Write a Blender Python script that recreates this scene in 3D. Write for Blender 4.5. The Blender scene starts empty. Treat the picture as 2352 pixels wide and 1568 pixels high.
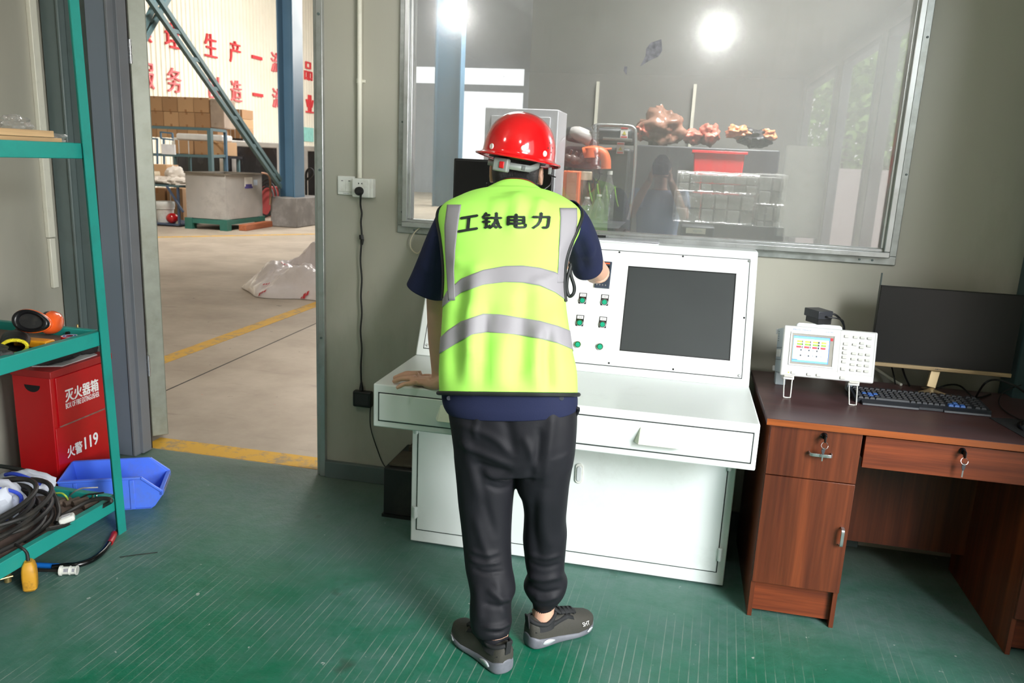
import bpy, bmesh, math, random
import numpy as np
from mathutils import Vector, Matrix, noise
from mathutils.bvhtree import BVHTree

SC = bpy.context.scene
COL = SC.collection
random.seed(7)

# ------------------------------------------------------------------ camera
F_PX, PITCH, ROLL, YAW = 1809.7, 0.224480, 0.0466392, -0.2007565
CAM = np.array([0.0, 0.0, 1.6])


def cam_rows():
    cy, sy, cp, sp = math.cos(YAW), math.sin(YAW), math.cos(PITCH), math.sin(PITCH)
    fwd = np.array([sy * cp, cy * cp, -sp])
    right = np.array([cy, -sy, 0.0])
    up = np.cross(right, fwd)
    c, s = math.cos(ROLL), math.sin(ROLL)
    return np.array([c * right + s * up, -(-s * right + c * up), fwd])


ROWS = cam_rows()
cd = bpy.data.cameras.new('camera')
cd.sensor_width = 36.0
cd.sensor_fit = 'HORIZONTAL'
cd.lens = F_PX / 2352 * 36
cd.clip_start = 0.05
cd.clip_end = 300
cd.dof.use_dof = True
cd.dof.focus_distance = 2.75
cd.dof.aperture_fstop = 6.3
co = bpy.data.objects.new('camera', cd)
COL.objects.link(co)
m = Matrix.Identity(4)
for i in range(3):
    m[i][0], m[i][1], m[i][2], m[i][3] = ROWS[0][i], -ROWS[1][i], -ROWS[2][i], CAM[i]
co.matrix_world = m
SC.camera = co

# ------------------------------------------------------------------ view + world
SC.view_settings.view_transform = 'Standard'
SC.view_settings.look = 'None'
SC.view_settings.gamma = 1
SC.view_settings.use_curve_mapping = False
SC.view_settings.exposure = -0.1
SC.cycles.use_denoising = True
SC.cycles.max_bounces = 8
SC.cycles.diffuse_bounces = 4
SC.cycles.glossy_bounces = 4
SC.cycles.transparent_max_bounces = 12
SC.cycles.sample_clamp_indirect = 6.0
SC.cycles.caustics_reflective = False
SC.cycles.caustics_refractive = False

w = bpy.data.worlds.new('world')
SC.world = w
w.use_nodes = True
wn = w.node_tree.nodes
wl = w.node_tree.links
bg = wn['Background']
sky = wn.new('ShaderNodeTexSky')
sky.sky_type = 'HOSEK_WILKIE'
sky.sun_direction = (0.75, -0.5, 0.45)
sky.turbidity = 6
mixw = wn.new('ShaderNodeMixRGB')
mixw.inputs[0].default_value = 0.85
wl.new(sky.outputs[0], mixw.inputs[1])
mixw.inputs[2].default_value = (1.0, 1.0, 1.0, 1)
wl.new(mixw.outputs[0], bg.inputs[0])
bg.inputs[1].default_value = 2.4


sd = bpy.data.lights.new('sun', 'SUN')
sd.energy = 7.0
sd.angle = 0.02
so_ = bpy.data.objects.new('sun', sd)
COL.objects.link(so_)
so_.rotation_euler = Vector((0.35, -0.55, -0.75)).to_track_quat('-Z', 'Y').to_euler()


def area_light(name, loc, target, sx, sy, power, col=(1, 1, 1)):
    ld = bpy.data.lights.new(name, 'AREA')
    ld.shape = 'RECTANGLE'
    ld.size, ld.size_y, ld.energy, ld.color = sx, sy, power, col
    o = bpy.data.objects.new(name, ld)
    COL.objects.link(o)
    o.location = loc
    o.rotation_euler = (Vector(target) - Vector(loc)).to_track_quat('-Z', 'Y').to_euler()
    return o


# daylight from the open sky beyond the right-hand windows, from the hall's rooflights, and added fill lamps
area_light('daylight_window', (4.2, -2.3, 3.95), (-0.4, 2.5, 0.7), 2.2, 2.2, 760, (0.93, 0.97, 1.0))
area_light('left_wall_fill', (4.6, -1.6, 1.6), (-3.0, 2.8, 0.7), 1.7, 1.7, 330, (1.0, 0.98, 0.95))  # added fill lamp outside the openings, brightens the left wall
area_light('plant_room_fill', (1.3, 4.3, 6.2), (0.4, 5.7, 1.2), 2.5, 1.2, 250, (1.0, 0.98, 0.95)).data.spread = math.radians(62)  # added fill lamp over the plant room, no opening in the roof here
area_light('rooflight_near', (-3.4, 13.0, 8.2), (-3.0, 8.0, 0), 3.0, 5.0, 430, (1.0, 0.97, 0.92))
area_light('tank_fill', (-6.2, 9.0, 8.3), (-9.0, 15.0, 0.5), 2.0, 2.0, 320, (1.0, 0.98, 0.94)).data.spread = math.radians(80)  # added fill lamp, brightens the near side of the tank
area_light('rooflight_far', (-8.0, 25.0, 8.2), (-11.0, 24.0, 2), 5.0, 16.0, 5500, (1.0, 0.98, 0.94))


# ------------------------------------------------------------------ pixel -> place
def ray(px, py):
    return np.array([(px - 1176) / F_PX, (py - 784) / F_PX, 1.0]) @ ROWS


def onZ(px, py, z=0.0):
    d = ray(px, py)
    return Vector(CAM + d * ((z - CAM[2]) / d[2]))


def onY(px, py, Y):
    d = ray(px, py)
    return Vector(CAM + d * (Y / d[1]))


def onX(px, py, X):
    d = ray(px, py)
    return Vector(CAM + d * (X / d[0]))


def on_plane(px, py, p0, n):
    d = Vector(ray(px, py))
    c = Vector(CAM)
    n = Vector(n)
    return c + d * ((Vector(p0) - c).dot(n) / d.dot(n))


def proj(p):
    v = ROWS @ (np.array(p) - CAM)
    return F_PX * v[0] / v[2] + 1176, F_PX * v[1] / v[2] + 784


# ------------------------------------------------------------------ materials
def lin(c):
    return tuple((x / 255 / 12.92) if x / 255 <= 0.04045 else ((x / 255 + 0.055) / 1.055) ** 2.4 for x in c)


MATS = {}


def pm(name, col, rough=0.5, metal=0.0, var=0.12, scale=6.0, bump=0.0, bscale=80.0, coat=0.0, spec=0.5,
       dirt=None, dirt_amt=0.0, dirt_scale=3.0, stretch=(1, 1, 1), sheen=0.0, rvar=0.1, emit=0.0, alpha=1.0, trans=0.0, sss=0.0):
    """Procedural principled material: noise-varied colour and roughness, optional dirt blotches and bump."""
    if name in MATS:
        return MATS[name]
    mt = bpy.data.materials.new(name)
    mt.use_nodes = True
    N, L = mt.node_tree.nodes, mt.node_tree.links
    b = N['Principled BSDF']
    tc = N.new('ShaderNodeTexCoord')
    mp = N.new('ShaderNodeMapping')
    mp.inputs['Scale'].default_value = stretch
    L.new(tc.outputs['Object'], mp.inputs[0])
    nz = N.new('ShaderNodeTexNoise')
    nz.inputs['Scale'].default_value = scale
    nz.inputs['Detail'].default_value = 5
    L.new(mp.outputs[0], nz.inputs['Vector'])
    c = lin(col)
    ramp = N.new('ShaderNodeValToRGB')
    ramp.color_ramp.elements[0].position = 0.3
    ramp.color_ramp.elements[1].position = 0.72
    ramp.color_ramp.elements[0].color = tuple(max(0, x * (1 - var)) for x in c) + (1,)
    ramp.color_ramp.elements[1].color = tuple(min(1, x * (1 + var)) for x in c) + (1,)
    L.new(nz.outputs[0], ramp.inputs[0])
    out = ramp.outputs[0]
    if dirt is not None:
        n2 = N.new('ShaderNodeTexNoise')
        n2.inputs['Scale'].default_value = dirt_scale
        n2.inputs['Detail'].default_value = 8
        n2.inputs['Roughness'].default_value = 0.7
        L.new(mp.outputs[0], n2.inputs['Vector'])
        r2 = N.new('ShaderNodeValToRGB')
        r2.color_ramp.elements[0].position = 0.52
        r2.color_ramp.elements[1].position = 0.75
        r2.color_ramp.elements[1].color = (dirt_amt,) * 3 + (1,)
        L.new(n2.outputs[0], r2.inputs[0])
        mx = N.new('ShaderNodeMixRGB')
        L.new(r2.outputs[0], mx.inputs[0])
        L.new(out, mx.inputs[1])
        mx.inputs[2].default_value = lin(dirt) + (1,)
        out = mx.outputs[0]
    L.new(out, b.inputs['Base Color'])
    rr = N.new('ShaderNodeMapRange')
    rr.inputs['To Min'].default_value = max(0.02, rough - rvar)
    rr.inputs['To Max'].default_value = min(1, rough + rvar)
    L.new(nz.outputs[0], rr.inputs['Value'])
    L.new(rr.outputs[0], b.inputs['Roughness'])
    b.inputs['Metallic'].default_value = metal
    b.inputs['Specular IOR Level'].default_value = spec
    b.inputs['Coat Weight'].default_value = coat
    b.inputs['Coat Roughness'].default_value = 0.08
    b.inputs['Sheen Weight'].default_value = sheen
    b.inputs['Alpha'].default_value = alpha
    b.inputs['Transmission Weight'].default_value = trans
    if sss:
        b.inputs['Subsurface Weight'].default_value = sss
        b.inputs['Subsurface Radius'].default_value = (0.01, 0.004, 0.002)
        b.inputs['Subsurface Scale'].default_value = 0.5
    if emit:
        L.new(out, b.inputs['Emission Color'])
        b.inputs['Emission Strength'].default_value = emit
    if bump:
        n3 = N.new('ShaderNodeTexNoise')
        n3.inputs['Scale'].default_value = bscale
        n3.inputs['Detail'].default_value = 4
        L.new(mp.outputs[0], n3.inputs['Vector'])
        bp = N.new('ShaderNodeBump')
        bp.inputs['Strength'].default_value = bump
        bp.inputs['Distance'].default_value = 0.01
        L.new(n3.outputs[0], bp.inputs['Height'])
        L.new(bp.outputs[0], b.inputs['Normal'])
    MATS[name] = mt
    return mt


def mnode(N, L, op, a, b=None, clamp=False):
    n = N.new('ShaderNodeMath')
    n.operation = op
    n.use_clamp = clamp
    for i, v in enumerate((a, b)):
        if v is None:
            continue
        if hasattr(v, 'is_output'):
            L.new(v, n.inputs[i])
        else:
            n.inputs[i].default_value = v
    return n.outputs[0]


def mixc(N, L, fac, a, b):
    n = N.new('ShaderNodeMixRGB')
    for i, v in enumerate((fac, a, b)):
        if hasattr(v, 'is_output'):
            L.new(v, n.inputs[i])
        elif i == 0:
            n.inputs[0].default_value = v
        else:
            n.inputs[i].default_value = lin(v) + (1,)
    return n.outputs[0]


def noise_fac(N, L, vec, scale, lo, hi, detail=6, rough=0.6):
    n = N.new('ShaderNodeTexNoise')
    n.inputs['Scale'].default_value = scale
    n.inputs['Detail'].default_value = detail
    n.inputs['Roughness'].default_value = rough
    L.new(vec, n.inputs['Vector'])
    r = N.new('ShaderNodeMapRange')
    r.inputs['From Min'].default_value = lo
    r.inputs['From Max'].default_value = hi
    L.new(n.outputs[0], r.inputs['Value'])
    return r.outputs[0]


def new_mat(name):
    mt = bpy.data.materials.new(name)
    mt.use_nodes = True
    MATS[name] = mt
    return mt, mt.node_tree.nodes, mt.node_tree.links, mt.node_tree.nodes['Principled BSDF']


def obj_coord(N, L, rot=0.0):
    tc = N.new('ShaderNodeTexCoord')
    mp = N.new('ShaderNodeMapping')
    mp.inputs['Rotation'].default_value = (0, 0, rot)
    L.new(tc.outputs['Object'], mp.inputs[0])
    sx = N.new('ShaderNodeSeparateXYZ')
    L.new(mp.outputs[0], sx.inputs[0])
    return mp.outputs[0], sx.outputs


def mat_green_floor():
    mt, N, L, b = new_mat('green_anti_slip_flooring')
    vec, xyz = obj_coord(N, L, math.radians(2.8))
    wear = noise_fac(N, L, vec, 1.5, 0.44, 0.62, 8, 0.65)
    fine = noise_fac(N, L, vec, 14, 0.35, 0.7, 6, 0.7)
    wear = mnode(N, L, 'MULTIPLY', wear, mnode(N, L, 'ADD', mnode(N, L, 'MULTIPLY', fine, 0.5), 0.55), True)
    base = mixc(N, L, fine, (8, 98, 70), (14, 110, 82))
    c = mixc(N, L, wear, base, (76, 112, 104))
    big = noise_fac(N, L, vec, 0.8, 0.5, 0.7, 4)
    c = mixc(N, L, mnode(N, L, 'MULTIPLY', big, 0.5), c, (104, 122, 118))
    neary = mnode(N, L, 'MULTIPLY', mnode(N, L, 'SUBTRACT', xyz[1], 2.35), 1.9, True)
    nearx = mnode(N, L, 'MULTIPLY', mnode(N, L, 'SUBTRACT', -1.75, xyz[0]), 2.4, True)
    nearc = mnode(N, L, 'MAXIMUM', neary, nearx)
    c = mixc(N, L, mnode(N, L, 'MULTIPLY', nearc, mnode(N, L, 'ADD', mnode(N, L, 'MULTIPLY', fine, 0.35), 0.40), True), c, (104, 122, 120))
    # grooves every 30 mm, filled with pale dust where not scuffed away
    fr = mnode(N, L, 'FRACT', mnode(N, L, 'MULTIPLY', xyz[0], 1 / 0.0305))
    line = mnode(N, L, 'LESS_THAN', mnode(N, L, 'ABSOLUTE', mnode(N, L, 'SUBTRACT', fr, 0.5)), 0.055)
    keep = noise_fac(N, L, vec, 3.0, 0.40, 0.55, 5)
    st = N.new('ShaderNodeMapping')
    st.inputs['Scale'].default_value = (33, 5, 1)
    L.new(vec, st.inputs[0])
    keep2 = noise_fac(N, L, st.outputs[0], 1.0, 0.35, 0.55, 3)
    lf = mnode(N, L, 'MULTIPLY', mnode(N, L, 'MULTIPLY', line, mnode(N, L, 'SUBTRACT', 1.0, mnode(N, L, 'MULTIPLY', neary, 0.85))), mnode(N, L, 'MULTIPLY', keep, keep2))
    c = mixc(N, L, mnode(N, L, 'MULTIPLY', lf, 0.55), c, (150, 160, 150))
    # stains and pale flecks
    stain = noise_fac(N, L, vec, 4.2, 0.66, 0.74, 3)
    c = mixc(N, L, mnode(N, L, 'MULTIPLY', stain, 0.6), c, (52, 62, 52))
    fleck = noise_fac(N, L, vec, 26, 0.73, 0.76, 2)
    c = mixc(N, L, mnode(N, L, 'MULTIPLY', fleck, 0.7), c, (178, 184, 178))
    # tan dust swept in by the doorway
    dx = mnode(N, L, 'SUBTRACT', xyz[1], 3.15)
    dust = mnode(N, L, 'MULTIPLY', mnode(N, L, 'MULTIPLY', dx, 2.2, True), 0.55)
    c = mixc(N, L, dust, c, (128, 122, 104))
    L.new(c, b.inputs['Base Color'])
    r = N.new('ShaderNodeMapRange')
    r.inputs['To Min'].default_value = 0.42
    r.inputs['To Max'].default_value = 0.65
    b.inputs['Specular IOR Level'].default_value = 0.35
    L.new(wear, r.inputs['Value'])
    L.new(r.outputs[0], b.inputs['Roughness'])
    bp = N.new('ShaderNodeBump')
    bp.inputs['Strength'].default_value = 0.35
    bp.inputs['Distance'].default_value = 0.004
    h = mnode(N, L, 'SUBTRACT', fine, mnode(N, L, 'MULTIPLY', line, 1.5))
    L.new(h, bp.inputs['Height'])
    L.new(bp.outputs[0], b.inputs['Normal'])
    return mt


def mat_concrete():
    mt, N, L, b = new_mat('hall_concrete')
    vec, xyz = obj_coord(N, L)
    f = noise_fac(N, L, vec, 1.1, 0.35, 0.65, 9, 0.65)
    c = mixc(N, L, f, (150, 136, 120), (178, 165, 148))
    st = N.new('ShaderNodeMapping')
    st.inputs['Scale'].default_value = (1.2, 6, 1)
    st.inputs['Rotation'].default_value = (0, 0, 0.5)
    L.new(vec, st.inputs[0])
    s = noise_fac(N, L, st.outputs[0], 1.6, 0.6, 0.75, 6)
    c = mixc(N, L, mnode(N, L, 'MULTIPLY', s, 0.5), c, (112, 98, 86))
    d = noise_fac(N, L, vec, 7, 0.70, 0.73, 3)
    c = mixc(N, L, mnode(N, L, 'MULTIPLY', d, 0.7), c, (70, 62, 56))
    o = noise_fac(N, L, st.outputs[0], 9, 0.73, 0.76, 2)
    c = mixc(N, L, mnode(N, L, 'MULTIPLY', o, 0.7), c, (205, 112, 78))
    L.new(c, b.inputs['Base Color'])
    b.inputs['Roughness'].default_value = 0.55
    return mt


def mat_yellow_line():
    mt, N, L, b = new_mat('worn_yellow_floor_paint')
    vec, xyz = obj_coord(N, L)
    f = noise_fac(N, L, vec, 9, 0.50, 0.60, 8, 0.75)
    c = mixc(N, L, f, (206, 158, 44), (158, 136, 98))
    L.new(c, b.inputs['Base Color'])
    b.inputs['Roughness'].default_value = 0.6
    return mt


def mat_corrugated():
    mt, N, L, b = new_mat('cream_corrugated_cladding')
    vec, xyz = obj_coord(N, L)
    f = noise_fac(N, L, vec, 0.6, 0.3, 0.7, 5)
    c = mixc(N, L, f, (232, 226, 208), (244, 239, 224))
    L.new(c, b.inputs['Base Color'])
    b.inputs['Roughness'].default_value = 0.45
    return mt


def mat_wood(name, a, b_, axis='Z', scale=1.0, rough=0.35, dust=None, dust_amt=0.6):
    """Laminate wood grain: noise stretched along one axis."""
    mt, N, L, b = new_mat(name)
    tc = N.new('ShaderNodeTexCoord')
    mp = N.new('ShaderNodeMapping')
    s = {'X': (0.5, 14, 14), 'Y': (14, 0.5, 14), 'Z': (14, 14, 0.5)}[axis]
    mp.inputs['Scale'].default_value = tuple(q * scale for q in s)
    L.new(tc.outputs['Object'], mp.inputs[0])
    g = noise_fac(N, L, mp.outputs[0], 1.0, 0.3, 0.7, 6, 0.6)
    g2 = noise_fac(N, L, mp.outputs[0], 4.5, 0.35, 0.7, 4, 0.6)
    c = mixc(N, L, g, a, b_)
    dk = tuple(q * 0.55 for q in a)
    c = mixc(N, L, mnode(N, L, 'MULTIPLY', g2, 0.45), c, dk)
    if dust:
        mp2 = N.new('ShaderNodeMapping')
        mp2.inputs['Scale'].default_value = (1, 2.5, 1)
        L.new(tc.outputs['Object'], mp2.inputs[0])
        d = noise_fac(N, L, mp2.outputs[0], 2.0, 0.25, 0.7, 7)
        c = mixc(N, L, mnode(N, L, 'MULTIPLY', d, dust_amt), c, dust)
    L.new(c, b.inputs['Base Color'])
    b.inputs['Roughness'].default_value = rough
    return mt


def mat_dusty_glass():
    mt, N, L, b = new_mat('dusty_window_glass')
    N.remove(b)
    out = N['Material Output']
    vec, xyz = obj_coord(N, L)
    st = N.new('ShaderNodeMapping')
    st.inputs['Scale'].default_value = (18, 1, 1.2)
    L.new(vec, st.inputs[0])
    streak = noise_fac(N, L, st.outputs[0], 3.0, 0.3, 0.75, 6, 0.7)
    cloud = noise_fac(N, L, vec, 2.2, 0.35, 0.7, 6, 0.6)
    speck = noise_fac(N, L, vec, 150, 0.72, 0.78, 2)
    tr = N.new('ShaderNodeBsdfTransparent')
    tr.inputs[0].default_value = (0.93, 0.95, 0.95, 1)
    gl = N.new('ShaderNodeBsdfGlossy')
    gl.inputs['Roughness'].default_value = 0.012
    gl.inputs[0].default_value = (1, 1, 1, 1)
    m1 = N.new('ShaderNodeMixShader')
    lw = N.new('ShaderNodeLayerWeight')
    lw.inputs[0].default_value = 0.25
    L.new(mnode(N, L, 'ADD', mnode(N, L, 'MULTIPLY', lw.outputs['Fresnel'], 0.6), 0.12), m1.inputs[0])
    L.new(tr.outputs[0], m1.inputs[1])
    L.new(gl.outputs[0], m1.inputs[2])
    # film of dust: scatters room light back, hall light through, and a wide soft sheen
    df = N.new('ShaderNodeBsdfDiffuse')
    df.inputs[0].default_value = (0.62, 0.63, 0.64, 1)
    tl = N.new('ShaderNodeBsdfTranslucent')
    tl.inputs[0].default_value = (0.75, 0.76, 0.78, 1)
    ra = N.new('ShaderNodeBsdfGlossy')
    ra.inputs['Roughness'].default_value = 0.16
    ra.inputs[0].default_value = (0.9, 0.9, 0.92, 1)
    rb_ = N.new('ShaderNodeBsdfGlossy')
    rb_.inputs['Roughness'].default_value = 0.38
    rb_.inputs[0].default_value = (0.9, 0.9, 0.92, 1)
    rg = N.new('ShaderNodeMixShader')
    rg.inputs[0].default_value = 0.62
    L.new(ra.outputs[0], rg.inputs[1])
    L.new(rb_.outputs[0], rg.inputs[2])
    m2 = N.new('ShaderNodeMixShader')
    m2.inputs[0].default_value = 0.45
    L.new(df.outputs[0], m2.inputs[1])
    L.new(tl.outputs[0], m2.inputs[2])
    m3 = N.new('ShaderNodeMixShader')
    m3.inputs[0].default_value = 0.85
    L.new(m2.outputs[0], m3.inputs[1])
    L.new(rg.outputs[0], m3.inputs[2])
    m4 = N.new('ShaderNodeMixShader')
    amt = mnode(N, L, 'ADD', mnode(N, L, 'MULTIPLY', streak, 0.05), mnode(N, L, 'MULTIPLY', cloud, 0.07))
    amt = mnode(N, L, 'ADD', amt, mnode(N, L, 'MULTIPLY', speck, 0.35))
    amt = mnode(N, L, 'ADD', amt, 0.10, True)
    L.new(amt, m4.inputs[0])
    L.new(m1.outputs[0], m4.inputs[1])
    L.new(m3.outputs[0], m4.inputs[2])
    L.new(m4.outputs[0], out.inputs[0])
    return mt


def mat_clear_plastic(name, tint=(235, 235, 235), haze=0.25, rough=0.12, tr_w=1.0):
    mt, N, L, b = new_mat(name)
    N.remove(b)
    out = N['Material Output']
    vec, xyz = obj_coord(N, L)
    tr = N.new('ShaderNodeBsdfTransparent')
    gl = N.new('ShaderNodeBsdfGlossy')
    gl.inputs['Roughness'].default_value = rough
    df = N.new('ShaderNodeBsdfDiffuse')
    df.inputs[0].default_value = lin(tint) + (1,)
    tl = N.new('ShaderNodeBsdfTranslucent')
    tl.inputs[0].default_value = lin(tint) + (1,)
    ad = N.new('ShaderNodeMixShader')
    ad.inputs[0].default_value = 0.4
    L.new(df.outputs[0], ad.inputs[1])
    L.new(tl.outputs[0], ad.inputs[2])
    m1 = N.new('ShaderNodeMixShader')
    n = noise_fac(N, L, vec, 6, 0.3, 0.7, 5)
    L.new(mnode(N, L, 'ADD', mnode(N, L, 'MULTIPLY', n, haze * 0.6), haze * 0.6), m1.inputs[0])
    L.new(tr.outputs[0], m1.inputs[1])
    L.new(ad.outputs[0], m1.inputs[2])
    m2 = N.new('ShaderNodeMixShader')
    m2.inputs[0].default_value = 0.16
    L.new(m1.outputs[0], m2.inputs[1])
    L.new(gl.outputs[0], m2.inputs[2])
    bp = N.new('ShaderNodeBump')
    bp.inputs['Strength'].default_value = 0.8
    bp.inputs['Distance'].default_value = 0.02
    nn = N.new('ShaderNodeTexNoise')
    nn.inputs['Scale'].default_value = 22
    nn.inputs['Detail'].default_value = 4
    L.new(vec, nn.inputs['Vector'])
    L.new(nn.outputs[0], bp.inputs['Height'])
    L.new(bp.outputs[0], gl.inputs['Normal'])
    L.new(m2.outputs[0], out.inputs[0])
    return mt


# ------------------------------------------------------------------ mesh building
ROOT = {}          # empty name -> world location, so that parts can be written in room coordinates


class MB:
    """Collects shapes, then links them as ONE mesh object."""

    def __init__(self):
        self.v, self.f, self.mi = [], [], []
        self.mat = 0

    def add(self, vs, fs, M=None):
        o = len(self.v)
        for p in vs:
            p = Vector(p)
            self.v.append(M @ p if M is not None else p)
        for f in fs:
            self.f.append([i + o for i in f])
            self.mi.append(self.mat)
        return self

    def box(self, a, b, M=None):
        x0, x1 = sorted((a[0], b[0]))
        y0, y1 = sorted((a[1], b[1]))
        z0, z1 = sorted((a[2], b[2]))
        vs = [(x0, y0, z0), (x1, y0, z0), (x1, y1, z0), (x0, y1, z0), (x0, y0, z1), (x1, y0, z1), (x1, y1, z1), (x0, y1, z1)]
        fs = [(0, 3, 2, 1), (4, 5, 6, 7), (0, 1, 5, 4), (1, 2, 6, 5), (2, 3, 7, 6), (3, 0, 4, 7)]
        return self.add(vs, fs, M)

    def bar(self, p, q, w, h, up=(0, 0, 1)):
        """Rectangular bar from p to q, w across and h along 'up'."""
        p, q = Vector(p), Vector(q)
        d = (q - p).normalized()
        s = d.cross(Vector(up))
        if s.length < 1e-6:
            s = d.cross(Vector((1, 0, 0)))
        s.normalize()
        u = s.cross(d)
        vs = []
        for e in (p, q):
            for a, b in ((-1, -1), (1, -1), (1, 1), (-1, 1)):
                vs.append(e + s * (a * w / 2) + u * (b * h / 2))
        return self.add(vs, [(3, 2, 1, 0), (4, 5, 6, 7), (0, 1, 5, 4), (1, 2, 6, 5), (2, 3, 7, 6), (3, 0, 4, 7)])

    def prism(self, poly, d, M=None):
        """Closed polygon (list of 3D points) swept by vector d."""
        n = len(poly)
        d = Vector(d)
        vs = [Vector(p) for p in poly] + [Vector(p) + d for p in poly]
        fs = [list(range(n))[::-1], list(range(n, 2 * n))] + [(i, (i + 1) % n, n + (i + 1) % n, n + i) for i in range(n)]
        return self.add(vs, fs, M)

    def loft(self, rings, cap=True, closed=True, M=None):
        n = len(rings[0])
        vs = [p for r in rings for p in r]
        fs = []
        for j in range(len(rings) - 1):
            for i in range(n if closed else n - 1):
                k = (i + 1) % n
                fs.append((j * n + i, j * n + k, (j + 1) * n + k, (j + 1) * n + i))
        if cap and closed:
            fs.append(list(range(n))[::-1])
            fs.append(list(range((len(rings) - 1) * n, len(rings) * n)))
        return self.add(vs, fs, M)

    def tube(self, pts, r, n=10, smooth=3, cap=True):
        pts = [Vector(p) for p in pts]
        rs = list(r) if hasattr(r, '__len__') else [r] * len(pts)
        if smooth > 1 and len(pts) > 2:
            pts, rs = spline(pts, rs, smooth)
        rings = []
        t0 = (pts[1] - pts[0]).normalized()
        s = t0.orthogonal().normalized()
        for i, p in enumerate(pts):
            t = (pts[min(i + 1, len(pts) - 1)] - pts[max(i - 1, 0)])
            if t.length < 1e-9:
                t = t0
            t.normalize()
            s = (s - t * s.dot(t))
            if s.length < 1e-6:
                s = t.orthogonal()
            s.normalize()
            u = t.cross(s)
            rings.append([p + (s * math.cos(a) + u * math.sin(a)) * rs[i] for a in (2 * math.pi * k / n for k in range(n))])
        return self.loft(rings, cap)

    def lathe(self, prof, n=24, M=None, cap=True):
        rings = [[Vector((r * math.cos(2 * math.pi * k / n), r * math.sin(2 * math.pi * k / n), z)) for k in range(n)] for r, z in prof]
        return self.loft(rings, cap, True, M)

    def ball(self, c, r, n=14, M=None):
        c = Vector(c)
        r = Vector(r) if hasattr(r, '__len__') else Vector((r, r, r))
        h = n // 2 + 1
        rings = []
        for j in range(h + 1):
            th = max(0.02, min(math.pi - 0.02, math.pi * j / h))
            rings.append([c + Vector((r.x * math.sin(th) * math.cos(2 * math.pi * k / n), r.y * math.sin(th) * math.sin(2 * math.pi * k / n), -r.z * math.cos(th))) for k in range(n)])
        return self.loft(rings, True, True, M)

    def grid(self, fn, nu, nv, wrap=False):
        """fn(i/nu, j/nv) -> point."""
        vs = [fn(i / nu, j / nv) for j in range(nv + 1) for i in range(nu + (0 if wrap else 1))]
        w_ = nu if wrap else nu + 1
        fs = []
        for j in range(nv):
            for i in range(nu):
                k = (i + 1) % w_
                fs.append((j * w_ + i, j * w_ + k, (j + 1) * w_ + k, (j + 1) * w_ + i))
        return self.add(vs, fs)

    def build(self, name, mat, parent=None, bevel=0.0, seg=2, angle=40, subsurf=0, solid=0.0, flat=False):
        me = bpy.data.meshes.new(name)
        off = Vector((0, 0, 0))
        q = parent
        while q is not None:
            if q.name in ROOT:
                off = ROOT[q.name]
            q = q.parent
        me.from_pydata([p - off for p in self.v], [], self.f)
        mats = mat if isinstance(mat, (list, tuple)) else [mat]
        for mm in mats:
            me.materials.append(mm)
        if len(mats) > 1:
            me.polygons.foreach_set('material_index', self.mi)
        bm = bmesh.new()
        bm.from_mesh(me)
        bmesh.ops.recalc_face_normals(bm, faces=bm.faces)
        bm.to_mesh(me)
        bm.free()
        if not flat:
            me.polygons.foreach_set('use_smooth', [True] * len(me.polygons))
            me.set_sharp_from_angle(angle=math.radians(angle))
        o = bpy.data.objects.new(name, me)
        COL.objects.link(o)
        if parent is not None:
            o.parent = parent
        if solid:
            md = o.modifiers.new('solid', 'SOLIDIFY')
            md.thickness = solid
            md.offset = -1
        if subsurf:
            md = o.modifiers.new('subsurf', 'SUBSURF')
            md.levels = md.render_levels = subsurf
        if bevel:
            md = o.modifiers.new('bevel', 'BEVEL')
            md.width = bevel
            md.segments = seg
            md.limit_method = 'ANGLE'
            md.angle_limit = math.radians(35)
        return o


def build_each(mb, name, mat, parent=None, **kw):
    """Link every separate piece of the collected shapes as an object of its own."""
    par = list(range(len(mb.v)))

    def find(i):
        while par[i] != i:
            par[i] = par[par[i]]
            i = par[i]
        return i
    for f in mb.f:
        for i in f[1:]:
            par[find(i)] = find(f[0])
    groups = {}
    for f in mb.f:
        groups.setdefault(find(f[0]), []).append(f)
    out = []
    for fs in groups.values():
        ids = sorted({i for f in fs for i in f})
        ix = {i: k for k, i in enumerate(ids)}
        b = MB()
        b.add([mb.v[i] for i in ids], [[ix[i] for i in f] for f in fs])
        out.append(b.build(name, mat, parent, **kw))
    return out


def spline(pts, rs=None, k=4):
    """Catmull-Rom through pts."""
    out, ro = [], []
    n = len(pts)
    for i in range(n - 1):
        p0, p1, p2, p3 = pts[max(i - 1, 0)], pts[i], pts[i + 1], pts[min(i + 2, n - 1)]
        for j in range(k):
            t = j / k
            out.append(0.5 * ((2 * p1) + (p2 - p0) * t + (2 * p0 - 5 * p1 + 4 * p2 - p3) * t * t + (3 * p1 - p0 - 3 * p2 + p3) * t ** 3))
            if rs is not None:
                ro.append(rs[i] * (1 - t) + rs[i + 1] * t)
    out.append(pts[-1])
    if rs is not None:
        ro.append(rs[-1])
        return out, ro
    return out


def interp(xs, ys, x):
    return float(np.interp(x, xs, ys))


def tag(o, label=None, cat=None, group=None, kind=None):
    for k, v in (('label', label), ('category', cat), ('group', group), ('kind', kind)):
        if v:
            o[k] = v
    return o


def thing(name, label, cat, loc=(0, 0, 0), group=None, rotz=0.0, kind=None):
    """Empty at a thing's base; its parts are written in room coordinates (rotz = 0) or locally (copies)."""
    o = bpy.data.objects.new(name, None)
    o.empty_display_size = 0.1
    COL.objects.link(o)
    o.location = loc
    o.rotation_euler = (0, 0, rotz)
    ROOT[o.name] = Vector(loc)
    return tag(o, label, cat, group, kind)


def local(o):
    """Parts of this thing are written in its own coordinates."""
    ROOT.pop(o.name, None)
    return o


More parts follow.
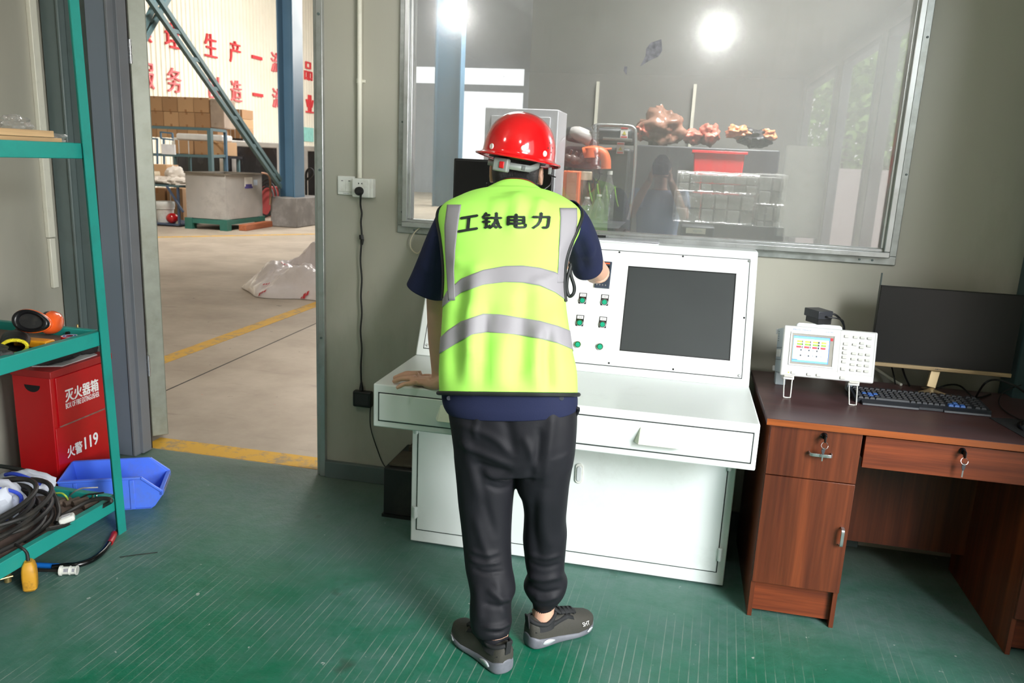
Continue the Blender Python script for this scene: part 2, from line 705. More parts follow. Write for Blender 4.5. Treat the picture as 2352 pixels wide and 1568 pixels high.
def dup(root, loc, rotz, label=None, scale=None):
    r = root.copy()
    COL.objects.link(r)
    r.location = loc
    r.rotation_euler = (0, 0, rotz)
    if scale:
        r.scale = scale
    if label:
        r['label'] = label
    for ch in list(root.children):
        c = ch.copy()
        COL.objects.link(c)
        c.parent = r
        for g in list(ch.children):
            d = g.copy()
            COL.objects.link(d)
            d.parent = c
    return r


def struct(name, mb, mat, parent=None, **kw):
    o = mb.build(name, mat, parent, **kw)
    if parent is None:
        o['kind'] = 'structure'
    return o


def text_data(s, size=1.0, weight=0.0, align='CENTER', spacing=1.0):
    """Lettering as flat polygons in XY, centred on its bounding box: (verts, faces, width, height)."""
    cu = bpy.data.curves.new('lettering', 'FONT')
    cu.body = s
    cu.size = size
    cu.align_x = align
    cu.offset = weight
    cu.space_character = spacing
    cu.resolution_u = 3
    o = bpy.data.objects.new('lettering', cu)
    COL.objects.link(o)
    dg = bpy.context.evaluated_depsgraph_get()
    me = bpy.data.meshes.new_from_object(o.evaluated_get(dg))
    vs = [v.co.copy() for v in me.vertices]
    fs = [list(p.vertices) for p in me.polygons]
    bpy.data.objects.remove(o)
    bpy.data.curves.remove(cu)
    bpy.data.meshes.remove(me)
    x0, x1 = min(v.x for v in vs), max(v.x for v in vs)
    y0, y1 = min(v.y for v in vs), max(v.y for v in vs)
    c = Vector(((x0 + x1) / 2, (y0 + y1) / 2, 0))
    return [v - c for v in vs], fs, x1 - x0, y1 - y0


def text_on(mb, s, c, xdir, ydir, width, height, weight=0.0, thick=0.0, spacing=1.0):
    """Lettering centred at c, stretched to width x height along xdir / ydir, optionally given thickness.
    weight > 0 thickens the strokes by laying shifted copies over each other."""
    vs, fs, w_, h_ = text_data(s, 1.0, 0.0, spacing=spacing)
    X, Y = Vector(xdir).normalized(), Vector(ydir).normalized()
    Z = X.cross(Y)
    c = Vector(c)
    if weight and not thick:
        d = weight * height
        for i, (a, e) in enumerate(((-1, 0), (1, 0), (0, -0.7), (0, 0.7))):
            mb.add([c + Z * (i * 2e-5) + X * (v.x * (width - 2 * d) / w_ + a * d) + Y * (v.y * (height - 1.4 * d) / h_ + e * d) for v in vs], fs)
        return mb
    P = [c + X * (v.x * width / w_) + Y * (v.y * height / h_) for v in vs]
    if thick:
        n = len(P)
        edges = {}
        for f in fs:
            for i in range(len(f)):
                a, b = f[i], f[(i + 1) % len(f)]
                edges[(a, b)] = edges.get((a, b), 0) + 1
        P2 = P + [p + Z * thick for p in P]
        F2 = [f[::-1] for f in fs] + [[i + n for i in f] for f in fs]
        F2 += [(a, b, b + n, a + n) for (a, b) in edges if (b, a) not in edges]
        mb.add(P2, F2)
    else:
        mb.add(P, fs)
    return mb


def quad_frame(mb, x0, x1, z0, z1, y0, y1, wd):
    """Rectangular frame in the XZ plane, rail width wd, depth y0..y1."""
    mb.box((x0, y0, z0), (x1, y1, z0 + wd))
    mb.box((x0, y0, z1 - wd), (x1, y1, z1))
    mb.box((x0, y0, z0 + wd), (x0 + wd, y1, z1 - wd))
    mb.box((x1 - wd, y0, z0 + wd), (x1, y1, z1 - wd))
    return mb


# ------------------------------------------------------------------ shared materials
M_floor = mat_green_floor()
M_conc = mat_concrete()
M_yline = mat_yellow_line()
M_clad = mat_corrugated()
M_glass = mat_dusty_glass()
M_wall = pm('pale_grey_panel', (174, 171, 158), 0.35, var=0.06, scale=2.5, dirt=(140, 138, 118), dirt_amt=0.55, dirt_scale=1.7, stretch=(1, 1, 0.35), bump=0.03)
M_steelgrey = pm('grey_green_painted_steel', (94, 107, 106), 0.4, var=0.08, scale=3, dirt=(70, 74, 70), dirt_amt=0.5)
M_bluegrey = pm('blue_grey_painted_steel', (112, 122, 134), 0.38, var=0.08, scale=3, dirt=(84, 88, 92), dirt_amt=0.4, stretch=(1, 1, 0.3))
M_galv = pm('galvanised_sheet', (168, 172, 170), 0.34, metal=0.75, var=0.14, scale=30, dirt=(126, 122, 100), dirt_amt=0.5, dirt_scale=5)
M_alu = pm('aluminium_profile', (196, 198, 198), 0.32, metal=0.85, var=0.06, scale=10, dirt=(120, 118, 104), dirt_amt=0.4, dirt_scale=9)
M_black = pm('black_plastic', (18, 18, 19), 0.42, var=0.15, scale=20)
M_blackgloss = pm('black_glossy_plastic', (12, 12, 14), 0.16, var=0.1, scale=10)
M_rubber = pm('black_rubber', (20, 20, 20), 0.6, var=0.2, scale=14, dirt=(92, 86, 78), dirt_amt=0.35, dirt_scale=20)
M_white = pm('white_powder_coat', (226, 231, 229), 0.32, var=0.03, scale=3, dirt=(168, 166, 156), dirt_amt=0.35, dirt_scale=2.2)
M_whiteplastic = pm('white_plastic', (226, 226, 220), 0.38, var=0.03, scale=10, dirt=(176, 170, 150), dirt_amt=0.5, dirt_scale=14)
M_pvc = pm('white_conduit', (222, 219, 204), 0.4, var=0.04, scale=6, dirt=(150, 144, 124), dirt_amt=0.5, dirt_scale=6)
M_chrome = pm('chrome', (205, 207, 210), 0.18, metal=1.0, var=0.05)
M_silver = pm('brushed_silver', (186, 188, 190), 0.3, metal=0.9, var=0.06, scale=20)
M_dark = pm('dark_slot', (10, 10, 11), 0.7)
M_red = pm('red_cabinet_paint', (176, 12, 20), 0.36, var=0.06, scale=4, dirt=(122, 10, 16), dirt_amt=0.4)
M_ink = pm('printed_white', (236, 234, 230), 0.5, var=0.03)
M_inkdark = pm('printed_dark_grey', (66, 74, 92), 0.5, var=0.05)
M_rackgreen = pm('turquoise_green_rack_paint', (34, 148, 138), 0.42, var=0.05, scale=4, dirt=(42, 122, 114), dirt_amt=0.5, dirt_scale=7)
M_paper = pm('white_paper', (232, 233, 236), 0.7, var=0.03)
M_card = pm('brown_cardboard', (176, 136, 96), 0.75, var=0.08, scale=3)


# ================================================================== THE SETTING
YW = 3.5            # inner face of the back wall
XL, XR = -3.07, 1.62
YR = -6.0
ZC = 3.0
struct('floor', MB().box((XL - 0.1, YR - 0.1, -0.12), (XR + 0.1, 3.545, 0.0)), M_floor, flat=True)
struct('ceiling', MB().box((XL - 0.1, YR - 0.1, ZC), (XR + 0.1, YW + 0.1, ZC + 0.08)), M_wall, flat=True)

# back wall: door opening x -2.60..-1.69, window opening x -1.235..0.845, z 1.285 upwards
DX0, DX1, DZ = -2.76, -1.69, 2.55
WX0, WX1, WZ0, WZ1 = -1.235, 0.84, 1.29, 2.75
b = MB()
b.box((XL, YW, 0), (DX0, YW + 0.08, ZC))
b.box((DX0, YW, DZ), (DX1, YW + 0.08, ZC))
b.box((DX1, YW, 0), (WX0, YW + 0.08, ZC))
b.box((WX0, YW, 0), (WX1, YW + 0.08, WZ0))
b.box((WX0, YW, WZ1), (WX1, YW + 0.08, ZC))
b.box((WX1, YW, 0), (XR, YW + 0.08, ZC))
struct('wall_back', b, M_wall, flat=True)
b = MB()
for x in (-1.115, 0.838):       # panel joints
    b.box((x - 0.0025, YW - 0.003, 0.09), (x + 0.0025, YW + 0.001, 1.22))
struct('trim_1', b, M_steelgrey, flat=True)
b = MB()
b.box((XL - 0.08, YR, 0), (XL, YW + 0.08, ZC))
struct('wall_left', b, M_wall, flat=True)
b = MB()
b.box((XL, YR - 0.08, 0), (XR, YR, ZC))
struct('wall_rear', b, M_wall, flat=True)
# right wall with three tall openings towards the yard
ops = [(-0.72, 2.0), (-2.75, -0.98), (-5.5, -3.15)]
b = MB()
ys = YR
for (a, c) in sorted(ops):
    b.box((XR, ys, 0), (XR + 0.08, a, ZC))
    b.box((XR, a, 0), (XR + 0.08, c, 0.25))
    b.box((XR, a, 2.85), (XR + 0.08, c, ZC))
    ys = c
b.box((XR, ys, 0), (XR + 0.08, YW + 0.08, ZC))
struct('wall_right', b, M_wall, flat=True)
M_whiteframe = pm('shade_darkened_window_frame', (84, 88, 94), 0.4, var=0.04)  # frame colour darkened to stand for the shade on the room side
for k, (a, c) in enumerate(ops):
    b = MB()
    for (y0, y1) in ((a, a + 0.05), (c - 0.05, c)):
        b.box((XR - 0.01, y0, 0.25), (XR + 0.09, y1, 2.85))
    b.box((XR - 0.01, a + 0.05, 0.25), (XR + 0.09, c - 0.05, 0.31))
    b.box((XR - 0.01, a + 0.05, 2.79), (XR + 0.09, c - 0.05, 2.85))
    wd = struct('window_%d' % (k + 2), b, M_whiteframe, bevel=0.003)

t = thing('wall_cabinet', 'pale wall cabinet beside the right-hand windows, seen only as a reflection', 'cabinet', (1.4, -2.95, 0.87))
MB().box((1.14, -3.10, 0.87), (1.615, -2.95, 1.93)).build('cabinet_body', M_whiteplastic, t, bevel=0.006)
MB().box((1.15, -2.95, 0.88), (1.61, -2.935, 1.33)).build('lower_door', M_whiteplastic, t, bevel=0.003)
MB().box((1.15, -2.95, 1.34), (1.61, -2.935, 1.92)).build('upper_door', M_whiteplastic, t, bevel=0.003)

# trims along the back wall: base channel, corner columns
b = MB()
b.box((-1.64, YW - 0.03, 0.0), (0.9, YW + 0.001, 0.085))
struct('baseboard_back', b, M_steelgrey, bevel=0.003)
b = MB()
b.box((-3.058, YW - 0.07, 0), (-2.955, YW, ZC))
b.box((-2.955, YW - 0.035, 0), (-2.80, YW, ZC))
b.bar((-2.957, YW - 0.075, 0), (-2.957, YW - 0.075, ZC), 0.014, 0.014, up=(0, 1, 0))
struct('trim_2', b, M_steelgrey, bevel=0.004)
b = MB()
b.box((1.35, YW - 0.14, 0), (1.62, YW, ZC))
struct('trim_3', b, pm('dark_teal_steel', (52, 76, 80), 0.4, var=0.08), bevel=0.006)

# door frame (left steel jamb with aluminium stop, right aluminium jamb) and the opened leaf
fr = struct('door_1', MB().box((-2.80, YW - 0.09, 0), (-2.678, YW + 0.01, ZC)).box((-2.80, YW + 0.01, 0), (-2.74, YW + 0.09, ZC)).box((-2.678, YW - 0.02, DZ), (-1.69, YW + 0.09, DZ + 0.05)), M_bluegrey, bevel=0.006)
b = MB()
b.box((-2.678, YW - 0.055, 0.01), (-2.656, YW + 0.012, 2.55))
b.box((-2.686, YW - 0.098, 0.01), (-2.674, YW - 0.05, 2.55))
b.build('stop_profile', pm('grey_stop_steel', (124, 128, 134), 0.45, metal=0.2, var=0.06), fr, bevel=0.002)
MB().box((-2.74, YW + 0.012, 0.01), (-2.664, YW + 0.03, 2.55)).build('rubber_seal', M_rubber, fr)
b = MB()
b.box((-1.692, YW - 0.006, 0.0), (-1.655, YW + 0.09, 2.6))
b.box((-1.672, YW - 0.022, 0.0), (-1.640, YW + 0.002, 2.6))
b.box((-1.697, YW + 0.01, 0.0), (-1.690, YW + 0.03, 2.6))
j = b.build('right_jamb', M_alu, fr, bevel=0.003)
b = MB()
for z in (0.72, 1.52, 2.2):
    b.tube([(-1.656, YW - 0.022, z), (-1.656, YW - 0.027, z)], 0.006, 10)
b.build('screw', M_steelgrey, j)
lf = Matrix.Translation((-2.708, YW + 0.16, 0)) @ Matrix.Rotation(math.radians(138), 4, 'Z')
b = MB()
b.box((0.0, -0.0425, 0.03), (0.9, 0.0425, 2.52), lf)
leaf = b.build('door_leaf', pm('weathered_zinc_door', (142, 146, 134), 0.45, metal=0.25, var=0.12, scale=20, dirt=(112, 112, 92), dirt_amt=0.6), fr, bevel=0.005)
for z in (0.47, 2.03):
    b = MB()
    b.bar((-2.662, YW + 0.014, z), (-2.734, YW + 0.125, z), 0.004, 0.1)
    b.tube([(-2.651, YW + 0.02, z - 0.055), (-2.651, YW + 0.02, z + 0.055)], 0.008, 10)
    for q in (-0.02, 0.02):
        b.tube([(-2.651, YW + 0.02, z + q - 0.002), (-2.651, YW + 0.02, z + q + 0.002)], 0.0095, 10)
    b.build('hinge', M_silver, fr)

# window frame and glass
b = MB()
q0, q1 = YW - 0.045, YW + 0.0
quad_frame(b, WX0 - 0.042, WX1 + 0.040, WZ0 - 0.036, WZ1 + 0.04, YW - 0.012, YW + 0.085, 0.036)
win = struct('window_1', b, M_galv, bevel=0.002)
b = MB()
quad_frame(b, WX0 - 0.012, WX1 + 0.008, WZ0 - 0.006, WZ1 + 0.01, YW - 0.04, YW + 0.04, 0.024)
quad_frame(b, WX0 + 0.010, WX1 - 0.014, WZ0 + 0.016, WZ1 - 0.012, YW - 0.022, YW + 0.03, 0.014)
b.build('sash_frame', M_alu, win, bevel=0.003)
b = MB()
b.box((WX0 + 0.014, YW + 0.0, WZ0 + 0.02), (WX1 - 0.018, YW + 0.005, WZ1 - 0.014))
b.build('glass_pane', M_glass, win, flat=True)
b = MB()
for (x, z) in ((WX0 - 0.024, 1.75), (WX0 - 0.02, 1.35), (WX1 + 0.03, 1.62), (WX1 + 0.03, 2.14), (WX1 - 0.05, WZ0 - 0.02), (WX1 - 0.1, WZ0 - 0.02), (WX0 + 0.04, WZ0 - 0.02)):
    b.tube([(x, YW - 0.012, z), (x, YW - 0.015, z)], 0.0045, 10)
b.build('screw', M_steelgrey, win)
# smudge left by removed tape on the glass
sm = MB()
pl = [(1495, 98), (1519, 90), (1521, 117), (1512, 130), (1490, 140), (1470, 153), (1483, 128), (1484, 112)]
sm.prism([onY(x, y, YW - 0.0005) for x, y in pl], (0, -0.0006, 0))
sm.prism([onY(x, y, YW - 0.0005) for x, y in [(1434, 152), (1441, 153), (1439, 172), (1432, 162)]], (0, -0.0006, 0))
sm.build('tape_residue', pm('grey_tape_residue', (140, 140, 146), 0.9, var=0.3, scale=40, alpha=0.8, spec=0.1), win, flat=True)

# ceiling lamps (lit tubes), seen only as glow in the dusty glass
for k, (x, y, l) in enumerate(((0.14, 1.0, 1.2), (-1.62, 1.5, 1.2))):
    t = thing('ceiling_lamp', ['lit globe lamp hanging above the console', 'lit globe lamp hanging near the doorway'][k], 'lamp', (x, y, ZC))
    MB().tube([(x, y, 2.61), (x, y, 2.68)], [0.05, 0.03], 16, 1).tube([(x, y, 2.67), (x, y, ZC)], 0.006, 8, 1).build('housing', M_whiteplastic, t, bevel=0.005)
    tb = MB().ball((x, y, 2.545), 0.075, 20)
    tb.build('globe', pm('lit_globe', (255, 253, 248), 0.4, emit=92.0, var=0.0), t)

# ------------------------------------------------------------------ yard beyond the right-hand windows
struct('ground_yard', MB().box((XR + 0.1, -30, -0.3), (40, 14, -0.1)), pm('yard_paving', (150, 146, 138), 0.8, var=0.1), flat=True)
b = MB()
for i in range(26):
    x = 1.75 + i * 0.3
    b.box((x, -9.0, -0.1), (x + 0.3, -9.04 - 0.02 * (i % 2), 1.75))
fence = struct('wall_yard', b, pm('pinkish_grey_sheet_fence', (188, 176, 176), 0.5, var=0.06, scale=2))
rng = random.Random(3)
M_leaf = pm('tree_leaves', (120, 150, 84), 0.6, var=0.5, scale=2.0)
M_bark = pm('tree_bark', (88, 72, 58), 0.9, var=0.2)
for k, (x, y, h) in enumerate(((3.4, -12.0, 5.0), (7.4, -12.4, 6.0), (5.2, -16.6, 7.0), (11.5, -13.5, 6.5))):
    t = thing('tree', ['low leafy tree in the yard close behind the end of the fence', 'leafy tree behind the middle of the yard fence',
                       'tallest leafy tree standing at the back of the yard', 'leafy tree at the far outer end of the yard fence'][k], 'tree', (x, y, -0.1))
    MB().tube([(x, y, -0.1), (x + 0.1, y, 1.5), (x - 0.1, y + 0.1, h * 0.6)], [0.16, 0.12, 0.07], 8).build('trunk', M_bark, t)
    b = MB()
    for i in range(3600):
        r = rng.random() ** 0.5
        th, ph = rng.random() * 6.283, math.acos(rng.uniform(-1, 1))
        c = Vector((x + 2.0 * r * math.sin(ph) * math.cos(th), y + 2.3 * r * math.sin(ph) * math.sin(th), h * 0.62 + h * 0.42 * r * math.cos(ph)))
        d1 = Vector((rng.uniform(-1, 1), rng.uniform(-1, 1), rng.uniform(-1, 1))).normalized() * 0.11
        d2 = d1.orthogonal().normalized() * 0.055
        b.add([c - d1, c + d2, c + d1, c - d2], [(0, 1, 2, 3)])
    b.build('crown', M_leaf, t, flat=True)


# ================================================================== CONTROL CONSOLE
CX0, CX1, CY, CZ = -1.052, 0.326, 2.64, 0.778      # desk slab: left, right, front, top
con = thing('control_console', 'white steel control console with sloped instrument panel under the window', 'control console', (-0.36, 2.95, 0))
b = MB()
b.box((-1.0, 2.94, 0.008), (0.295, 3.455, 0.62))
body = b.build('base_cabinet', M_white, con, bevel=0.004)
b = MB()
b.box((-0.995, 2.955, 0.0), (0.29, 3.45, 0.0078))
b.build('plinth', M_steelgrey, con)
b = MB()
b.box((CX0, CY, CZ - 0.166), (CX1, 3.455, CZ))
desk = b.build('desk_slab', M_white, con, bevel=0.005)
# drawer fronts with dark gap and angular pulls
M_gap = pm('shadow_gap', (46, 50, 50), 0.6)
for (x0, x1, hx) in ((CX0 + 0.024, -0.395, -0.72), (-0.335, CX1 - 0.020, 0.0)):
    MB().box((x0 - 0.004, CY - 0.0012, CZ - 0.142), (x1 + 0.004, CY + 0.01, CZ - 0.030)).build('drawer_gap', M_gap, con)
    d = MB().box((x0, CY - 0.004, CZ - 0.138), (x1, CY + 0.01, CZ - 0.034)).build('drawer', M_white, con, bevel=0.003)
    b = MB()
    zc = CZ - 0.083
    y_ = CY - 0.004
    P8 = [(hx - 0.068, y_ - 0.002, zc + 0.030), (hx + 0.068, y_ - 0.002, zc + 0.030), (hx + 0.072, y_ - 0.036, zc - 0.022), (hx - 0.072, y_ - 0.036, zc - 0.022),
          (hx - 0.088, y_, zc - 0.026), (hx + 0.088, y_, zc - 0.026), (hx + 0.070, y_, zc + 0.030), (hx - 0.070, y_, zc + 0.030)]
    b.add(P8, [(0, 1, 2, 3), (0, 3, 4, 7), (1, 6, 5, 2), (3, 2, 5, 4), (0, 7, 6, 1)])
    b.build('drawer_pull', pm('ivory_plastic', (224, 228, 212), 0.4, var=0.03), d, bevel=0.003)
# doors
for (x0, x1, side) in ((-0.972, -0.372, -1), (-0.352, 0.262, 1)):
    MB().box((x0 - 0.004, 2.9385, 0.062), (x1 + 0.004, 2.95, 0.604)).build('door_gap', M_gap, con)
    d = MB().box((x0, 2.934, 0.066), (x1, 2.95, 0.60)).build('door', M_white, con, bevel=0.003)
    hx = x1 + 0.006 if side > 0 else x0 - 0.006
    for hz in (0.145, 0.52):
        b = MB()
        b.tube([(hx, 2.928, hz - 0.026), (hx, 2.928, hz + 0.026)], 0.0075, 12)
        b.box((hx - 0.011, 2.930, hz - 0.022), (hx + 0.011, 2.939, hz + 0.022))
        b.build('hinge', M_white, d, bevel=0.001)
    lx = x0 + 0.052 if side > 0 else x1 - 0.052
    zl = 0.408
    b = MB()
    b.prism([(lx + 0.016 * math.cos(a), 2.934, zl + (0.026 if math.sin(a) > 0 else -0.026) + 0.016 * math.sin(a)) for a in [2 * math.pi * k / 24 for k in range(24)]], (0, -0.007, 0))
    lt = b.build('latch', M_whiteplastic, d, bevel=0.002)
    b = MB()
    b.prism([(lx + 0.0095 * math.cos(a), 2.927, zl + 0.004 + (0.018 if math.sin(a) > 0 else -0.026) + 0.0095 * math.sin(a)) for a in [2 * math.pi * k / 20 for k in range(20)]], (0, -0.004, 0))
    b.build('latch_lever', pm('pale_grey_plastic', (204, 208, 210), 0.4, var=0.03), d, bevel=0.0015)

# sloped housing
PY0, PZ0 = 3.105, CZ             # foot of the slope on the desk
PY1, PZ1 = 3.35, 1.287           # top of the slope
b = MB()
prof = [(PY0, PZ0), (PY0 + 0.012, PZ0 + 0.03), (PY1, PZ1), (3.462, PZ1), (3.462, PZ0)]
b.prism([(CX0 + 0.003, y, z) for y, z in prof], (CX1 - CX0 - 0.006, 0, 0))
hous = b.build('panel_housing', M_white, con, bevel=0.006)
pa = Vector((0, PY0 + 0.012, PZ0 + 0.03))
PU = (Vector((0, PY1, PZ1)) - pa).normalized()       # up the slope
PN = Vector((1, 0, 0)).cross(PU)                       # towards the operator
if PN.y > 0:
    PN = -PN


def onP(px, py, lift=0.0):
    return on_plane(px, py, pa + PN * lift, PN)


def pP(x, s, h=0.0):
    """Point on the slope: room x, s metres up the slope, h metres proud of it."""
    return Vector((x, pa.y, pa.z)) + PU * s + PN * h


def pbox(mb, x0, x1, s0, s1, h0, h1):
    vs = [pP(x, s, h) for h in (h0, h1) for (x, s) in ((x0, s0), (x1, s0), (x1, s1), (x0, s1))]
    return mb.add(vs, [(0, 3, 2, 1), (4, 5, 6, 7), (0, 1, 5, 4), (1, 2, 6, 5), (2, 3, 7, 6), (3, 0, 4, 7)])


def uvP(px, py):
    p = onP(px, py)
    return p.x, (p - pa).dot(PU)


x1_, s1_ = uvP(1723, 597)
x1b, s0_ = uvP(1701, 868)
x0_ = CX0 + (CX1 - x1b)
sx0, ss1 = uvP(1441, 610)
sx1, _ = uvP(1692, 629)
_, ss0 = uvP(1425, 805)
sx0 = (sx0 + uvP(1425, 805)[0]) / 2
sx1 = (sx1 + uvP(1676, 829)[0]) / 2
ss0 = (ss0 + uvP(1676, 829)[1]) / 2
ss1 = (ss1 + uvP(1692, 629)[1]) / 2
xr = (x1_ + x1b) / 2
# panel sheet with a rectangular cut-out for the screen
b = MB()
T = 0.0022
pbox(b, x0_, sx0, s0_, s1_, 0, T)
pbox(b, sx1, xr, s0_, s1_, 0, T)
pbox(b, sx0, sx1, s0_, ss0, 0, T)
pbox(b, sx0, sx1, ss1, s1_, 0, T)
sheet = b.build('panel_sheet', pm('white_panel_sheet', (230, 234, 234), 0.3, var=0.02, scale=3), con)
b = MB()
e = 0.0035
pbox(b, x0_ - e, xr + e, s0_ - e, s1_ + e, -0.004, 0.0004)
b.build('panel_gap', M_gap, con)
b = MB()
for (px, py) in ((1721, 600), (1698, 863), (1379, 545)):
    x, s = uvP(px, py)
    if px != 1379:
        b.lathe([(0.0, 0.004), (0.004, 0.004), (0.006, 0.002), (0.006, 0.0)], 14, Matrix.Translation(pP(x, s, T)) @ PN.to_track_quat('Z', 'Y').to_matrix().to_4x4())
b.lathe([(0.0, 0.004), (0.004, 0.004), (0.006, 0.002), (0.006, 0.0)], 14, Matrix.Translation(pP(x0_ + 0.012, s0_ + 0.012, T)) @ PN.to_track_quat('Z', 'Y').to_matrix().to_4x4())
build_each(b, 'corner_screw', M_silver, con)
b = MB()
for (px, py) in ((1422.7, 579.5), (1568.6, 589.1), (1709, 730), (1398.5, 833.8), (1546, 848)):
    x, s = uvP(px, py)
    b.lathe([(0.0, 0.0006), (0.0042, 0.0006), (0.0042, 0.0)], 12, Matrix.Translation(pP(x, s, T)) @ PN.to_track_quat('Z', 'Y').to_matrix().to_4x4())
build_each(b, 'screw_hole', M_dark, con)

# recessed display
b = MB()
rec = 0.028
for (u0, u1, v0, v1) in ((sx0, sx0 + 0.004, ss0, ss1), (sx1 - 0.004, sx1, ss0, ss1), (sx0, sx1, ss0, ss0 + 0.004), (sx0, sx1, ss1 - 0.004, ss1)):
    pbox(b, u0, u1, v0, v1, -rec, T * 0.9)
scr = b.build('display_surround', M_black, con)
b = MB()
fb = 0.022
pbox(b, sx0, sx1, ss0, ss1, -rec - 0.01, -rec)
pbox(b, sx0 + 0.012, sx0 + 0.012 + fb, ss0 + 0.006, ss1 - 0.006, -rec, -rec + 0.012)
pbox(b, sx1 - 0.034, sx1 - 0.012, ss0 + 0.006, ss1 - 0.006, -rec, -rec + 0.012)
pbox(b, sx0 + 0.012, sx1 - 0.012, ss0 + 0.006, ss0 + 0.032, -rec, -rec + 0.012)
pbox(b, sx0 + 0.012, sx1 - 0.012, ss1 - 0.022, ss1 - 0.006, -rec, -rec + 0.012)
disp = b.build('display_bezel', pm('charcoal_bezel', (24, 25, 29), 0.4, var=0.08, scale=9), con)
b = MB()
pbox(b, sx0 + 0.03, sx1 - 0.03, ss0 + 0.03, ss1 - 0.02, -rec, -rec + 0.006)
b.build('display_screen', pm('dusty_dark_screen', (17, 18, 22), 0.34, var=0.2, scale=4, dirt=(34, 35, 40), dirt_amt=0.5, dirt_scale=3, stretch=(1, 1, 3)), con)
b = MB()
lx, ls = uvP(1551, 807)
text_on(b, 'acer', pP(lx, ss0 + 0.018, -rec + 0.0125), (1, 0, 0), PU, 0.034, 0.009, weight=0.02)
b.build('display_logo', pm('silver_print', (190, 192, 196), 0.4), disp)
b = MB()
gx, gs = uvP(1495, 809)
pbox(b, gx, gx + 0.003, ss0 + 0.008, ss0 + 0.010, -rec + 0.012, -rec + 0.013)
b.build('power_light', pm('green_led', (40, 190, 80), 0.4, emit=1.0), disp)

# push buttons with legend plates
M_btn = pm('green_button', (12, 158, 120), 0.35, var=0.04)
Q = PN.to_track_quat('Z', 'Y').to_matrix().to_4x4()
btns = [((1338, 691), 1), ((1388.5, 695), 1), ((1331.5, 742), 1), ((1384, 746), 1), ((1327, 792), 0), ((1378, 797), 0)]
bx = [uvP(*p) for p, _ in btns]
cl = [(bx[0][0] + bx[2][0] + bx[4][0]) / 3, (bx[1][0] + bx[3][0] + bx[5][0]) / 3]
for i, (p, plate) in enumerate(btns):
    x, s = bx[i]
    Mb = Matrix.Translation(pP(x, s, T)) @ Q
    ring = MB().lathe([(0.0146, 0.0), (0.0146, 0.006), (0.0135, 0.0085), (0.0112, 0.0085), (0.0108, 0.004), (0.0, 0.004)], 28, Mb).build('push_button', M_chrome, con)
    MB().lathe([(0.0, 0.0075), (0.0095, 0.0072), (0.0105, 0.006), (0.0105, 0.003)], 24, Mb).build('button_cap', M_btn, ring)
    if plate:
        b = MB()
        pbox(b, x - 0.0155, x + 0.0155, s - 0.013, s + 0.034, T, T + 0.002)
        pl = b.build('legend_plate', M_black, ring)
        b = MB()
        pbox(b, x - 0.0125, x + 0.0125, s + 0.018, s + 0.031, T + 0.002, T + 0.003)
        b.build('legend_insert', M_ink, ring)
        b = MB()
        text_on(b, ['启动', '油泵启', '急停', '油泵停'][i], pP(x, s + 0.0245, T + 0.0034), (1, 0, 0), PU, 0.014, 0.006)
        b.build('legend_lettering', M_inkdark, ring)
# panel meter, mostly behind the operator's elbow
mx1, ms0 = uvP(1401, 664)
mx2, ms1 = uvP(1405, 603)
mx1 = (mx1 + mx2) / 2
b = MB()
pbox(b, mx1 - 0.062, mx1, ms0, ms1, T, T + 0.010)
mt_ = b.build('panel_meter', pm('slate_meter_case', (52, 62, 76), 0.4), con, bevel=0.002)
b = MB()
pbox(b, mx1 - 0.056, mx1 - 0.008, ms1 - 0.055, ms1 - 0.018, T + 0.010, T + 0.0108)
b.build('meter_window', M_blackgloss, mt_)
b = MB()
pbox(b, mx1 - 0.030, mx1 - 0.008, ms1 - 0.012, ms1 - 0.006, T + 0.010, T + 0.0108)
b.build('meter_label', pm('orange_print', (214, 92, 44), 0.5), mt_)
for k in range(4):
    x = mx1 - 0.053 + k * 0.012
    MB().lathe([(0.0, 0.002), (0.003, 0.002), (0.0036, 0.0)], 12, Matrix.Translation(pP(x, ms0 + 0.012, T + 0.010)) @ Q).build('meter_key', M_silver, mt_)

# things on top of the housing
t = thing('monitor', 'black monitor standing on top of the control console behind the red helmet', 'monitor', (-0.86, 3.40, PZ1))
p00 = onY(1043, 363, 3.37)
b = MB()
zt, xl = p00.z, p00.x
b.box((xl, 3.365, PZ1 + 0.035), (xl + 0.44, 3.385, zt))
mo = b.build('monitor_casing', M_black, t, bevel=0.006)
MB().box((xl + 0.010, 3.3635, PZ1 + 0.055), (xl + 0.43, 3.366, zt - 0.010)).build('monitor_screen', M_blackgloss, t)
MB().box((xl + 0.18, 3.385, PZ1 + 0.012), (xl + 0.26, 3.41, PZ1 + 0.16)).box((xl + 0.10, 3.352, PZ1), (xl + 0.34, 3.455, PZ1 + 0.012)).build('monitor_stand', M_black, t, bevel=0.003)

pp = [onZ(x, y, PZ1 + 0.006) for x, y in ((1379, 559), (1513, 559), (1508, 547), (1376, 536))]
xa, xb = pp[0].x - 0.05, pp[1].x
t = thing('paper_folder', 'white paper folder lying on top of the control console by the window', 'folder', (xa, 3.38, PZ1))
b = MB()
b.prism([(xa, 3.36, PZ1), (xb, 3.362, PZ1), (xb - 0.004, 3.452, PZ1), (xa - 0.01, 3.45, PZ1)], (0, 0, 0.004))
b.build('pages', M_paper, t)
b = MB()
b.prism([(xa - 0.003, 3.357, PZ1 + 0.004), (xb + 0.004, 3.358, PZ1 + 0.008), (xb - 0.002, 3.455, PZ1 + 0.008), (xa - 0.012, 3.452, PZ1 + 0.005)], (0, 0, 0.0015))
b.build('cover', pm('pale_grey_card', (208, 210, 214), 0.6, var=0.03), t)
pa_, pb_ = onZ(1396, 536, PZ1 + 0.02), onZ(1398, 538, PZ1 + 0.0125)
pc_ = onZ(1352, 530, PZ1 + 0.0125)
